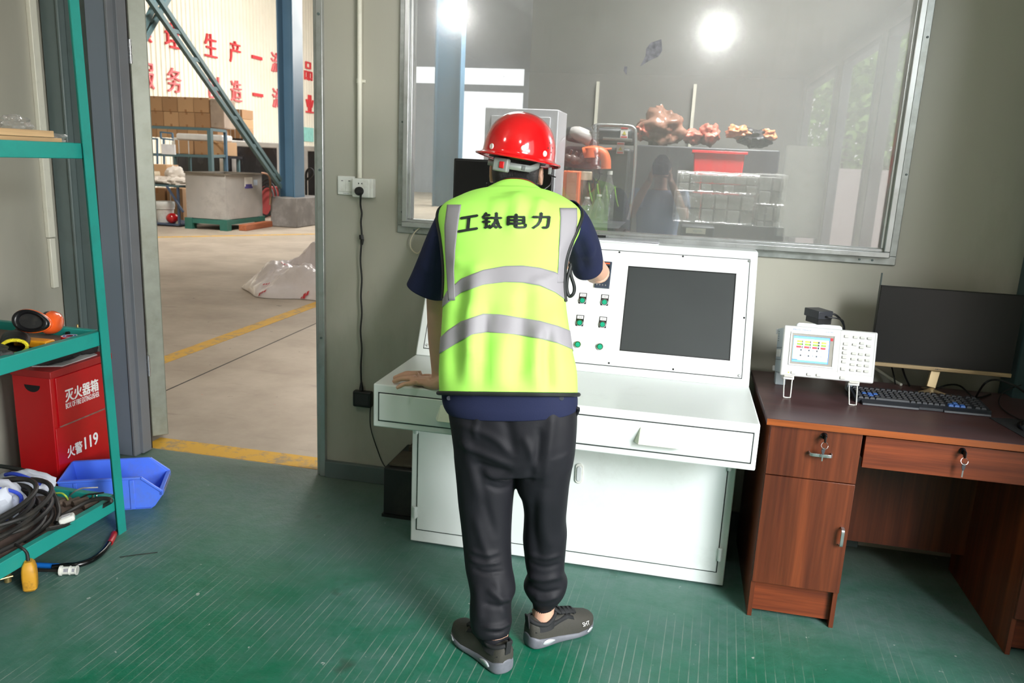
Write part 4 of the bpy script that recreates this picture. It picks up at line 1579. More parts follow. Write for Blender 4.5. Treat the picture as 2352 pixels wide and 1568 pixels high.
# plug, cord with inline coupler, adapter brick, thin lead
pc = Vector((x2 + hgt / 2 - 0.004, YB - 0.07, zc1 - 0.014))
cd_ = thing('mains_cable', 'black power cord with round plug hanging down the wall below the socket', 'cord', pc)
b = MB()
b.lathe([(0.0, 0.028), (0.012, 0.027), (0.018, 0.020), (0.0195, 0.008), (0.0195, 0.0), (0.0, 0.0)], 24, Matrix.Translation((pc.x, YB - 0.048, pc.z)) @ Matrix.Rotation(math.radians(90), 4, 'X'))
b.build('plug', M_rubber, cd_)
pxs = [(833, 440), (829, 447), (828, 470), (831, 490), (829, 510), (831, 540), (830, 560), (828, 600), (831, 640), (829, 680), (831, 720), (828, 760), (831, 800), (829, 840), (830, 885)]
MB().tube([onY(x, y, YB - (0.06 if i < 2 else 0.02)) for i, (x, y) in enumerate(pxs)], 0.0042, 10, 4).build('cord', M_rubber, cd_)
c_ = onY(831, 551, YB - 0.02)
MB().tube([c_ + Vector((-0.003, 0, 0.024)), c_ + Vector((0, 0, 0.004))], [0.011, 0.012], 6, smooth=1).tube([c_ + Vector((0.002, 0, 0.004)), c_ + Vector((0, 0, -0.022))], [0.010, 0.007], 6, smooth=1).build('coupler', M_black, cd_)
c_ = onY(830, 890, YB - 0.02)
MB().tube([c_ + Vector((0, 0, 0.028)), c_ + Vector((0, 0, 0.0)), c_ + Vector((0, 0, -0.012))], [0.005, 0.010, 0.011], 10, smooth=1).build('cord_end', M_black, cd_)
a0, a1 = onY(811, 896, YB - 0.03), onY(853, 937, YB - 0.03)
ad = thing('power_adapter', 'square black power adapter hanging on the cord beside the console', 'power adapter', ((a0.x + a1.x) / 2, YB, a1.z))
MB().box((a0.x, YB - 0.038, a1.z), (a1.x, YB - 0.004, a0.z)).build('adapter_case', M_black, ad, bevel=0.008, seg=3)
MB().box((a0.x + 0.012, YB - 0.0395, a1.z + 0.014), (a1.x - 0.012, YB - 0.037, a0.z - 0.014)).build('rating_label', pm('dark_label', (40, 40, 42), 0.6), ad, bevel=0.001)
MB().tube([onY(853, 925, YB - 0.02), onY(850, 950, YB - 0.02), onY(852, 985, YB - 0.02), onY(866, 1030, YB - 0.025), onY(882, 1068, YB - 0.04), onY(903, 1082, YB - 0.1)], 0.0028, 8, 5).build('output_lead', M_black, ad)

# black battery unit on the floor behind the console's left end
u0 = onZ(890, 1188, 0)
up_ = thing('battery_backup', 'dusty black box on the floor in the dark beside the console base', 'battery unit', (-1.13, 3.33, 0))
MB().box((-1.20, 3.14, 0.012), (-1.012, 3.46, 0.235)).build('case', pm('dusty_black_case', (24, 24, 25), 0.5, var=0.2, scale=9, dirt=(74, 72, 62), dirt_amt=0.4), up_, bevel=0.006)
MB().box((-1.205, 3.135, 0), (-1.012, 3.46, 0.014)).build('base', M_black, up_)
MB().box((-1.185, 3.17, 0.235), (-1.03, 3.34, 0.247)).box((-1.16, 3.36, 0.235), (-1.05, 3.43, 0.262)).build('lid_fittings', pm('dusty_taupe', (78, 70, 58), 0.7, var=0.3, scale=20), up_, bevel=0.003)
MB().tube([(-1.12, 3.30, 0.25), (-1.08, 3.36, 0.31), (-1.03, 3.42, 0.40), (-1.005, 3.46, 0.47)], 0.005, 8, 5).build('lead', M_black, up_)


# ================================================================== LEFT SIDE: RACK AND WHAT STANDS ON IT
LX, LY0, LY1 = -2.20, 1.15, 2.685     # right face, near end, far end
LXB = -2.84
lean = -0.022
t = thing('storage_rack', 'turquoise green welded steel rack along the left wall', 'rack', (-2.46, 1.9, 0))


def post(x, y, sx, sy):
    b = MB()
    top = Vector((x + lean * 2.4, y, 2.4))
    # angle section: one leg along x, one along y
    for (w_, h_, ox, oy) in ((0.045, 0.004, sx * 0.0225, 0.0), (0.004, 0.045, 0.0, sy * 0.0225)):
        p = Vector((x + ox, y + oy, 0.0))
        q = Vector((x + ox + lean * 2.4, y + oy, 2.4))
        vs = [e + Vector((a * w_ / 2, c * h_ / 2, 0)) for e in (p, q) for a, c in ((-1, -1), (1, -1), (1, 1), (-1, 1))]
        b.add(vs, [(3, 2, 1, 0), (4, 5, 6, 7), (0, 1, 5, 4), (1, 2, 6, 5), (2, 3, 7, 6), (3, 0, 4, 7)])
    b.build('post', M_rackgreen, t)


post(LX + 0.022, LY1, -1, -1)
post(LX + 0.022, LY0, -1, 1)
post(LXB, LY1, 1, -1)
post(LXB, LY0, 1, 1)
M_board = pm('dusty_brown_shelf_board', (128, 108, 98), 0.8, var=0.15, scale=5, dirt=(82, 70, 62), dirt_amt=0.5)
for z in (0.161, 0.868, 1.593):
    dx = lean * z + 0.005
    b = MB()
    b.box((LX + dx - 0.028, LY0, z - 0.058), (LX + dx + 0.003, LY1 - 0.002, z))
    b.box((LXB + dx, LY0, z - 0.058), (LXB + dx + 0.028, LY1 - 0.002, z))
    build_each(b, 'long_beam', M_rackgreen, t, bevel=0.003)
    b = MB()
    b.box((LXB + dx + 0.028, LY1 - 0.030, z - 0.058), (LX + dx - 0.028, LY1 - 0.002, z))
    b.box((LXB + dx + 0.028, LY0, z - 0.058), (LX + dx - 0.028, LY0 + 0.028, z))
    build_each(b, 'end_beam', M_rackgreen, t, bevel=0.003)
    MB().box((LXB + dx + 0.028, LY0 + 0.028, z - 0.045), (LX + dx - 0.028, LY1 - 0.030, z - 0.033)).build('shelf_board', M_board, t)
    w_ = MB()
    for k in range(7):
        w_.ball((LX + dx + 0.004, LY1 - 0.012 + 0.003 * (k % 2), z - 0.006 - k * 0.007), (0.004, 0.005, 0.005), 8)
    w_.build('weld_bead', pm('bare_weld', (150, 190, 176), 0.4, var=0.2), t)
S1, S2, S3 = 0.128, 0.835, 1.560      # board tops

# upper shelf: boards wrapped in film
zc = onX(0, 312, -2.3).z
M_pine = mat_wood('pale_pine', (206, 166, 120), (226, 190, 146), 'Y', 0.8, 0.6)
for k in range(3):
    o = MB().box((-2.62 + 0.02 * k, 1.5 + 0.1 * k, S3 + 0.024 * k), (-2.262 + 0.008 * k, 2.585 - 0.045 * (k == 2), S3 + 0.0235 + 0.024 * k)).build('wooden_board', M_pine, None, bevel=0.002)
    tag(o, ('lowest of the pale wooden boards lying on the top shelf', 'middle one of the pale wooden boards lying on the top shelf', 'uppermost, shorter pale wooden board lying on the top shelf')[k], 'board')
rng = random.Random(5)


def crumple(mb, c, r, seed, n=26, amp=0.35, freq=2.2, flat=None):
    """Crumpled closed lump: ball pushed about by noise."""
    c, r = Vector(c), Vector(r)
    o = len(mb.v)
    mb.ball((0, 0, 0), 1.0, n)
    for i in range(o, len(mb.v)):
        p = mb.v[i]
        q = p * freq + Vector((seed * 7.1, seed * 3.3, 0))
        d = noise.noise(q) * amp + abs(noise.noise(q * 2.7)) * amp * 0.6
        p2 = p * (1 + d)
        p2 = Vector((p2.x * r.x, p2.y * r.y, p2.z * r.z)) + c
        if flat is not None:
            p2.z = max(p2.z, flat)
        mb.v[i] = p2
    return mb


M_film = mat_clear_plastic('clear_film', (236, 236, 236), 0.22)
b = MB()
crumple(b, (-2.32, 2.60, S3 + 0.04), (0.05, 0.045, 0.022), 1, 22, 0.7, 2.6, S3 + 0.003)
crumple(b, (-2.40, 2.52, S3 + 0.09), (0.05, 0.05, 0.025), 2, 22, 0.7, 2.6, S3 + 0.0725)
o = b.build('film_scrap', M_film)
tag(o, 'crumpled clear plastic film on the end of the boards on the top shelf', 'plastic film')

# ear defenders
M_orange = pm('orange_gloss_plastic', (238, 96, 36), 0.22, var=0.03, coat=0.4)
M_cush = pm('black_vinyl', (22, 22, 24), 0.3, var=0.1, scale=20)
em = thing('ear_defenders', 'orange and black ear defenders lying on the middle shelf of the rack', 'ear defenders', (-2.35, 2.45, S2))


def ear_cup(c, nrm, upv, rx, rz, dep):
    nrm, upv = Vector(nrm).normalized(), Vector(upv)
    xv = upv.cross(nrm).normalized()
    uv = nrm.cross(xv)
    c = Vector(c)

    def egg(k, s, d):
        a = 2 * math.pi * k / 32
        taper = 1 - 0.14 * math.cos(a)
        return c + xv * (rx * s * math.cos(a)) + uv * (rz * s * taper * math.sin(a)) + nrm * d
    shell = MB().loft([[egg(k, s, d) for k in range(32)] for s, d in ((0.25, -dep), (0.62, -dep * 0.92), (0.88, -dep * 0.62), (1.0, -dep * 0.2), (1.02, 0.0), (0.98, 0.004))])
    cup = shell.build('ear_cup', M_orange, em, angle=60)
    cu = MB().loft([[egg(k, s, d) for k in range(32)] for s, d in ((0.955, 0.0), (0.97, 0.008), (0.92, 0.018), (0.80, 0.021), (0.68, 0.016), (0.62, 0.004), (0.6, 0.0))])
    cu.build('ear_cushion', M_cush, cup, angle=60)
    ins = MB().loft([[egg(k, s, d) for k in range(32)] for s, d in ((0.62, 0.0045), (0.3, 0.004), (0.02, 0.004))])
    ins.build('foam_insert', M_rubber, cup)


e1 = onX(73, 738, -2.33)
e2 = onX(113, 741, -2.40)
ear_cup((e1.x, e1.y, e1.z), (0.35, -0.9, 0.25), (0.15, 0.1, 1), 0.068, 0.043, 0.045)
ear_cup((e2.x, e2.y, e2.z), (-0.95, -0.25, 0.1), (0.1, 0.0, 1), 0.062, 0.045, 0.042)
b = MB()
b.tube([e1 + Vector((-0.05, 0.03, -0.03)), e1 + Vector((-0.10, 0.02, -0.06)), e1 + Vector((-0.08, 0.16, -0.065)), e2 + Vector((0.02, 0.12, -0.05)), e2 + Vector((0.05, 0.03, -0.045))], 0.007, 10, 6)
b.build('headband', M_black, em)
b = MB()
b.bar((e1.x - 0.07, e1.y + 0.0, S2 + 0.02), (e1.x + 0.07, e1.y + 0.005, S2 + 0.02), 0.05, 0.028)
o = b.build('utility_knife', pm('yellow_orange_plastic', (220, 150, 30), 0.4, var=0.2, scale=30), None, bevel=0.006)
tag(o, 'yellow and black knife handle lying under the ear defenders', 'knife')

# gloves: black with yellow knitted cuffs
M_glove = pm('black_latex_glove', (30, 30, 28), 0.6, var=0.3, scale=14, bump=0.4, bscale=60)
M_cuff = pm('yellow_knit', (222, 206, 40), 0.9, var=0.25, scale=60, bump=0.8, bscale=160)
g = onZ(33, 797, S2 + 0.03)
gl = thing('work_glove', 'black work glove with yellow knitted cuff on the middle shelf', 'glove', (g.x, g.y, S2))
b = MB()
rings = []
for k, (dx, dy, rx, rz) in enumerate(((0.0, -0.0, 0.040, 0.024), (-0.03, 0.035, 0.045, 0.028), (-0.07, 0.08, 0.05, 0.032), (-0.11, 0.12, 0.045, 0.028), (-0.14, 0.15, 0.02, 0.014))):
    c = Vector((g.x + dx, g.y + dy, S2 + 0.032))
    rings.append([c + Vector((0.78, 0.62, 0)) * (rx * math.cos(a)) + Vector((0, 0, max(-0.028, rz * math.sin(a)))) for a in [2 * math.pi * i / 20 for i in range(20)]])
b.loft(rings, cap=False)
for k in range(4):
    p = Vector((g.x - 0.12 + 0.02 * k, g.y + 0.17 - 0.025 * k, S2 + 0.028))
    b.tube([p, p + Vector((-0.05, 0.03, 0.006)), p + Vector((-0.09, 0.05, -0.008))], [0.014, 0.013, 0.009], 10)
b.build('hand_shell', M_glove, gl)
b = MB()
c = Vector((g.x + 0.004, g.y - 0.004, S2 + 0.032))
b.tube([c + Vector((0.78, 0.62, 0)) * (0.040 * math.cos(a)) + Vector((0, 0, max(-0.026, 0.025 * math.sin(a)))) for a in [2 * math.pi * i / 24 for i in range(25)]], 0.0065, 8, smooth=1)
b.build('cuff', M_cuff, gl)
b = MB()
crumple(b, (-2.33, 2.22, S2 + 0.028), (0.09, 0.085, 0.026), 4, 26, 0.4, 1.8, S2)
o = b.build('work_glove', M_glove)
tag(o, 'plain black crumpled work glove in front of the yellow-cuffed one', 'glove')
b = MB()
crumple(b, (-2.56, 2.40, S2 + 0.03), (0.08, 0.08, 0.035), 6, 26, 0.4, 1.8, S2)
o = b.build('work_glove', M_glove)
tag(o, 'dark olive-black crumpled glove behind the ear defenders', 'glove')

tp = onZ(160, 774, S2 + 0.02)
rl = thing('tape_roll', 'small red tape roll with blue and white face on the middle shelf', 'tape', (tp.x, tp.y, S2))
b = MB().lathe([(0.011, 0.0), (0.030, 0.0), (0.031, 0.001), (0.031, 0.024), (0.030, 0.025), (0.020, 0.025)], 30, Matrix.Translation((tp.x, tp.y, S2)), cap=False)
b.build('tape', pm('red_vinyl_tape', (206, 24, 36), 0.3), rl)
b = MB().lathe([(0.013, 0.0252), (0.029, 0.0252)], 30, Matrix.Translation((tp.x, tp.y, S2)), cap=False)
b.build('face_label', M_ink, rl)
b = MB().lathe([(0.017, 0.0256), (0.024, 0.0256)], 14, Matrix.Translation((tp.x, tp.y, S2)), cap=False)
b.build('blue_print', pm('blue_print', (40, 70, 190), 0.5), rl)
bp_ = onZ(175, 775, S2 + 0.0)
o = MB().lathe([(0.0, 0.0), (0.007, 0.0), (0.007, 0.03), (0.004, 0.034), (0.004, 0.045), (0.0, 0.046)], 14, Matrix.Translation((bp_.x - 0.02, bp_.y + 0.035, S2))).build('brass_fitting', pm('dull_brass', (170, 150, 100), 0.35, metal=0.8))
tag(o, 'small brass fitting standing behind the red tape roll', 'fitting')

# ------------------------------------------------------------------ red extinguisher box
BX0, BX1, BY0, BY1, BZ = -2.848, -2.646, 2.857, 3.24, 0.605
t = thing('fire_extinguisher_box', 'red steel fire extinguisher box on the floor behind the rack', 'extinguisher box', (-2.75, 3.05, 0))
bd = MB().box((BX0, BY0, 0), (BX1 - 0.006, BY1, BZ - 0.03)).build('body', M_red, t, bevel=0.003)
MB().box((BX0 - 0.003, BY0 - 0.005, BZ - 0.032), (BX1 + 0.004, BY1 + 0.003, BZ)).build('lid', pm('dusty_red_lid', (150, 30, 30), 0.5, var=0.15, scale=5, dirt=(112, 84, 72), dirt_amt=0.9, dirt_scale=2), t, bevel=0.003)
zdoor = onX(190, 960, BX1).z
b = MB()
fd = b.box((BX1 - 0.008, BY0 + 0.028, zdoor + 0.004), (BX1, BY1 - 0.012, BZ - 0.036)).build('flap', M_red, t, bevel=0.002)
MB().box((BX1 - 0.008, BY0 + 0.006, 0.01), (BX1 - 0.001, BY1 - 0.004, zdoor)).build('lower_panel', M_red, t, bevel=0.002)
MB().tube([(BX1 + 0.001, BY0 + 0.03, zdoor + 0.002), (BX1 + 0.001, BY1 - 0.012, zdoor + 0.002)], 0.0035, 8, 1).build('piano_hinge', pm('rusty_steel', (150, 120, 110), 0.5, metal=0.5, var=0.3, scale=40), t)
a0, a1 = onX(150, 897, BX1), onX(229, 897, BX1)
cY = (a0.y + a1.y) / 2 - 0.006
wY = a1.y - a0.y
b = MB()
zt_ = onX(190, 895, BX1).z
text_on(b, '灭火器箱', (BX1 + 0.001, cY, zt_), (0, 1, 0), (0, 0, 1), wY, 0.062, 0.035)
zt_ = onX(190, 918, BX1).z
text_on(b, 'BOX OF FIRE EXTINGUISHER', (BX1 + 0.001, cY, zt_), (0, 1, 0), (0, 0, 1), wY, 0.026, 0.02)
b.build('flap_lettering', M_ink, fd)
b = MB()
a0, a1 = onX(154, 1035, BX1), onX(229, 1010, BX1)
zt_ = onX(190, 1021, BX1).z
yy = (a0.y + a1.y) / 2 - 0.004
ww = (a1.y - a0.y) * 0.98
text_on(b, '火警', (BX1 + 0.001, yy - ww * 0.26, zt_ - 0.004), (0, 1, 0), (0, 0, 1), ww * 0.47, 0.058, 0.03)
text_on(b, '119', (BX1 + 0.001, yy + ww * 0.26, zt_ + 0.002), (0, 1, 0), (0, 0, 1), ww * 0.44, 0.062, 0.035)
b.build('alarm_lettering', M_ink, t)
s0, s1 = onY(56, 887, BY0), onY(92, 889, BY0)
MB().prism([(s0.x + (s1.x - s0.x) * (0.5 + 0.5 * math.cos(a)), BY0 - 0.0012, (s0.z if math.sin(a) >= -0.01 else s0.z) + 0.010 + (0.0 if math.sin(a) >= -0.01 else 0.032 * math.sin(a))) for a in [2 * math.pi * i / 20 for i in range(20)]], (0, 0.003, 0)).build('hand_slot', M_dark, t)
o = MB().prism([(-2.78, 2.90, BZ), (-2.665, 2.95, BZ), (-2.672, 3.18, BZ), (-2.76, 3.22, BZ), (-2.80, 3.05, BZ)], (0, 0, 0.004)).build('crumpled_paper', pm('grey_newsprint', (176, 176, 176), 0.8, var=0.2, scale=8))
tag(o, 'sheet of grey paper lying on the red extinguisher box', 'paper')
b = MB()
crumple(b, (-2.75, 3.02, BZ + 0.03), (0.06, 0.13, 0.034), 8, 24, 0.4, 1.8, BZ + 0.004)
o = b.build('dark_rag', pm('black_cloth', (28, 28, 28), 0.9, var=0.3, scale=12))
tag(o, 'black crumpled cloth on the paper on the red extinguisher box', 'cloth')
b = MB()
crumple(b, (-2.73, 3.18, BZ + 0.02), (0.04, 0.05, 0.025), 9, 20, 0.35, 1.8, BZ + 0.004)
o = b.build('dark_rag', MATS['black_cloth'])
tag(o, 'smaller black lump at the far end of the extinguisher box lid', 'cloth')

# ------------------------------------------------------------------ blue storage bin, open front to the right
M_blue = pm('blue_bin_plastic', (82, 124, 242), 0.4, var=0.06, scale=4, dirt=(112, 120, 160), dirt_amt=0.5, dirt_scale=6)
A = Vector((-2.545, 2.735, 0.0))
U = Vector((0.89, 0.455, 0)).normalized()
V = Vector((-U.y, U.x, 0))
BL, BW, BH = 0.42, 0.235, 0.155


def bp3(u, v, z):
    return A + U * u + V * v + Vector((0, 0, z))


bn = thing('storage_bin', 'blue plastic storage bin with open front on the floor behind the rack post', 'bin', bp3(BL / 2, BW / 2, 0))
th = 0.006
# side profile: full height, then sloping to a low front lip
side = [(0.02, 0.0), (BL - 0.05, 0.0), (BL - 0.035, 0.01), (BL, 0.062), (BL, 0.082), (BL - 0.014, 0.086), (BL - 0.085, BH), (0.0, BH), (0.0, BH - 0.012)]
for v0, inw in ((0.0, 1), (BW, -1)):
    b = MB()
    b.prism([bp3(u, v0, z) for u, z in side], V * (th * inw))
    for (u0, u1) in ((0.06, 0.075), (BL - 0.135, BL - 0.115)):
        b.prism([bp3(u0, v0, 0.004), bp3(u1, v0, 0.004), bp3(u1, v0, BH - 0.014), bp3(u0, v0, BH - 0.014)], V * (-0.005 * inw))
    b.bar(bp3(0, v0 - 0.004 * inw, BH - 0.005), bp3(BL - 0.088, v0 - 0.004 * inw, BH - 0.005), 0.010, 0.010)
    b.bar(bp3(BL - 0.086, v0 - 0.004 * inw, BH - 0.004), bp3(BL - 0.004, v0 - 0.004 * inw, 0.082), 0.010, 0.010)
    b.build('side_wall', M_blue, bn, bevel=0.002)
b = MB()
b.prism([bp3(0.0, 0, BH), bp3(0.0, BW, BH), bp3(0.022, BW, 0.0), bp3(0.022, 0, 0.0)], U * th)
b.build('back_wall', M_blue, bn, bevel=0.001)
MB().prism([bp3(0.02, 0, 0), bp3(BL - 0.05, 0, 0), bp3(BL - 0.05, BW, 0), bp3(0.02, BW, 0)], (0, 0, th)).build('base', M_blue, bn)
b = MB()
b.prism([bp3(BL - 0.05, 0, 0.0), bp3(BL - 0.05, BW, 0.0), bp3(BL, BW, 0.062), bp3(BL, 0, 0.062)], U * -th)
b.prism([bp3(BL - 0.016, 0, 0.060), bp3(BL - 0.016, BW, 0.060), bp3(BL - 0.016, BW, 0.085), bp3(BL - 0.016, 0, 0.085)], U * 0.018)
fl_ = b.build('front_lip', M_blue, bn, bevel=0.002)
MB().prism([bp3(BL + 0.0025, 0.03, 0.064), bp3(BL + 0.0025, BW - 0.03, 0.064), bp3(BL + 0.0025, BW - 0.03, 0.082), bp3(BL + 0.0025, 0.03, 0.082)], U * 0.002).build('label_slot', pm('grubby_blue_grey', (120, 122, 150), 0.6, var=0.2, scale=20), fl_)

# ------------------------------------------------------------------ lower shelf: cable coil, white sheet and odds and ends
M_cable = pm('dusty_black_cable', (34, 33, 32), 0.55, var=0.25, scale=12, dirt=(86, 78, 68), dirt_amt=0.5, dirt_scale=10)
cc = Vector((-2.475, 2.25, S1))
b = MB()
pts = []
rng = random.Random(11)
for k in range(9 * 20):
    a = 2 * math.pi * k / 20
    turn = k / 20
    rr = 0.20 + 0.018 * math.sin(turn * 2.3) - 0.012 * (turn % 3)
    pts.append(cc + Vector((rr * 0.98 * math.cos(a) + 0.012 * math.sin(turn * 1.7), rr * 1.35 * math.sin(a) + 0.02 * math.cos(turn * 2.1), 0.014 + 0.012 * turn + 0.02 * (1 + math.sin(a + 0.6)) * turn / 9)))
b.tube(pts, 0.0095, 8, 2)
coil = thing('cable_coil', 'big coil of dusty black cable on the bottom shelf of the rack', 'cable coil', cc)
b.build('coiled_cable', M_cable, coil)
b = MB()
qz = S1 + 0.012
b.tube([onZ(110, 1215, qz + .05), onZ(150, 1206, qz + .02), onZ(195, 1190, qz), onZ(235, 1163, qz + .01), onZ(256, 1150, qz + .045), onZ(240, 1144, qz + .05), onZ(205, 1150, qz + .035), onZ(170, 1168, qz + .012), onZ(140, 1185, qz)], 0.0085, 8, 5)
b.build('loose_loop', M_cable, coil)
b = MB()
b.tube([onZ(0, 1098, S1 + .06), onZ(20, 1120, S1 + .10), onZ(18, 1160, S1 + .10), onZ(25, 1190, S1 + .09), onZ(50, 1205, S1 + .07)], 0.008, 8, 5)
b.tube([onZ(0, 1070, S1 + .09), onZ(60, 1082, S1 + .09), onZ(115, 1120, S1 + .06), onZ(135, 1170, S1 + .03), onZ(128, 1200, S1 + .02)], 0.009, 8, 5)
b.build('outer_loop', M_cable, coil)

b = MB()
M_sheet = pm('white_coated_fabric', (214, 220, 234), 0.6, var=0.05, scale=5)
crumple(b, (-2.475, 2.335, S1 + 0.10), (0.095, 0.115, 0.075), 12, 30, 0.35, 1.6, S1 + 0.002)
crumple(b, (-2.56, 2.60, S1 + 0.075), (0.12, 0.055, 0.045), 13, 30, 0.3, 1.6, S1 + 0.002)
sh = thing('white_cover', 'white fabric cover with blue straps bundled inside the cable coil', 'fabric cover', (-2.55, 2.45, S1))
b.build('fabric', M_sheet, sh)
b = MB()
M_strap = pm('blue_strap', (40, 70, 190), 0.6, var=0.08)
b.tube([(-2.44, 2.30, S1 + 0.185), (-2.41, 2.35, S1 + 0.165), (-2.385, 2.38, S1 + 0.13), (-2.372, 2.35, S1 + 0.09), (-2.38, 2.29, S1 + 0.07)], 0.007, 8, 4)
b.tube([(-2.62, 2.55, S1 + 0.12), (-2.57, 2.54, S1 + 0.135), (-2.52, 2.545, S1 + 0.125), (-2.47, 2.57, S1 + 0.09)], 0.008, 8, 4)
build_each(b, 'strap', M_strap, sh)
q = onZ(6, 1195, S1 + 0.03)
o = thing('blue_cap', 'round blue cap with white lettering beside the white cover', 'cap', (q.x, q.y, S1))
b = MB().lathe([(0.0, 0.02), (0.040, 0.02), (0.046, 0.014), (0.048, 0.0)], 30, Matrix.Translation((q.x - 0.03, q.y, S1 + 0.05)) @ Matrix.Rotation(math.radians(75), 4, 'Y') @ Matrix.Rotation(math.radians(-40), 4, 'X'))
b.build('disc', pm('blue_cap_plastic', (26, 66, 170), 0.35), o)

q = onZ(155, 1193, S1 + 0.05)
pg = thing('white_plug', 'white moulded plug lying on the edge of the bottom shelf', 'plug', (q.x, q.y, S1))
Rm = Matrix.Translation((q.x, q.y, S1 + 0.055)) @ Matrix.Rotation(math.radians(40), 4, 'Z') @ Matrix.Rotation(math.radians(-14), 4, 'Y')
MB().box((-0.03, -0.021, -0.012), (0.026, 0.021, 0.012), Rm).build('plug_body', M_whiteplastic, pg, bevel=0.008, seg=3)
MB().box((-0.018, -0.013, 0.012), (0.014, 0.013, 0.0145), Rm).build('plug_face', pm('pale_grey_moulding', (206, 208, 212), 0.4), pg, bevel=0.002)
MB().tube([Rm @ Vector((-0.028, 0, 0)), Rm @ Vector((-0.04, -0.004, -0.008)), (q.x - 0.06, q.y - 0.03, S1 + 0.014)], [0.006, 0.005, 0.004], 8).build('lead', M_cable, pg)

# bundle of small bolts, wires and terminals
wr = [('yellow-green earth wire end on the bottom shelf beside the coil', [onZ(122, 1133, S1 + .05), onZ(140, 1132, S1 + .06), onZ(152, 1140, S1 + .05), onZ(158, 1152, S1 + .01)], 0.0035, pm('yellow_green_wire', (170, 200, 70), 0.5)),
      ('grey wire with white sleeve rising over the end of the bottom shelf', [onZ(160, 1138, S1 + .01), onZ(172, 1128, S1 + .05), onZ(188, 1121, S1 + .07), onZ(203, 1120, S1 + .075), onZ(225, 1119, S1 + .07)], 0.003, pm('grey_wire', (150, 150, 150), 0.5)),
      ('black wire with lug on the bottom shelf near the rack post', [onZ(160, 1146, S1 + .004), onZ(180, 1146, S1 + .01), onZ(200, 1136, S1 + .03), onZ(215, 1134, S1 + .04), onZ(238, 1131, S1 + .05)], 0.0035, M_cable)]
for lab, pts, r_, mt_ in wr:
    tag(MB().tube(pts, r_, 8, 4).build('wire', mt_), lab, 'wire')
q = onZ(218, 1138, S1 + .03)
o = MB().tube([q + Vector((0.009 * math.cos(a), 0.004 * math.sin(a), 0.009 * math.sin(a))) for a in [2 * math.pi * i / 16 for i in range(17)]], 0.0022, 6, 1).bar(q + Vector((-0.008, 0, -0.006)), q + Vector((-0.035, 0, -0.022)), 0.008, 0.003).build('cable_lug', M_chrome)
tag(o, 'shiny ring cable lug above the bottom shelf by the rack post', 'cable lug')
q = onZ(209, 1156, S1 + .008)
o = MB().tube([q + Vector((0.009 * math.cos(a), 0.008 * math.sin(a), 0.004 * math.sin(a))) for a in [2 * math.pi * i / 16 for i in range(17)]], 0.002, 6, 1).bar(q + Vector((-0.008, -0.004, 0)), q + Vector((-0.03, -0.02, 0)), 0.008, 0.003).build('cable_lug', M_chrome)
tag(o, 'shiny ring cable lug lying flat on the bottom shelf', 'cable lug')
for k in range(5):
    p = Vector((-2.40 + 0.03 * k, 2.56 + 0.012 * (k % 3), S1 + 0.0135))
    o = MB().tube([p, p + Vector((0.02, 0.06, 0.0))], 0.013, 8, 1).build('pipe_fitting', pm('rusty_fittings', (84, 70, 60), 0.7, var=0.4, scale=30))
    tag(o, 'small rusty brown pipe fitting lying at the far end of the bottom shelf', 'fitting', 'rusty fittings on the bottom shelf')

# yellow pendant socket hanging over the bottom beam
M_yel = pm('grubby_yellow_rubber', (206, 150, 40), 0.5, var=0.1, scale=10, dirt=(96, 66, 34), dirt_amt=0.85, dirt_scale=16)
q = onX(68, 1322, -2.185)
ps = thing('pendant_socket', 'grubby yellow rubber socket hanging on its cord over the bottom beam', 'socket', (q.x, q.y, 0.02))
z0_, z1_ = onX(70, 1357, -2.185).z, onX(70, 1284, -2.185).z
z0_ = max(z0_, 0.008)
RZ = Matrix.Translation((q.x, q.y, z0_)) @ Matrix.Rotation(math.radians(-52), 4, 'Z')
hh = z1_ - z0_
b = MB()
prof = [(0.0, 0.013), (0.010, 0.019), (0.05, 0.020), (hh - 0.030, 0.019), (hh - 0.012, 0.016), (hh, 0.010)]
b.loft([[RZ @ Vector((1.75 * w_ * math.copysign(abs(math.cos(a)) ** 0.42, math.cos(a)), 1.25 * w_ * math.copysign(abs(math.sin(a)) ** 0.42, math.sin(a)), z)) for a in [2 * math.pi * i / 20 for i in range(20)]] for z, w_ in prof])
pb = b.build('socket_body', M_yel, ps)
b = MB()
for (u, v) in ((-0.008, 0.030), (0.008, 0.030), (0.0, 0.045), (-0.008, 0.062), (0.008, 0.062)):
    b.tube([RZ @ Vector((u * 1.3, -0.0235, v)), RZ @ Vector((u * 1.3, -0.0262, v))], 0.0022, 8, 1)
b.build('pin_holes', pm('brown_hole', (70, 46, 18), 0.8), pb)
MB().tube([(q.x, q.y, z1_ - 0.004), onX(62, 1270, -2.19), onX(50, 1258, -2.205), onZ(35, 1250, S1 + .03)], [0.006, 0.0055, 0.0055, 0.0055], 10).build('cord', M_cable, ps)

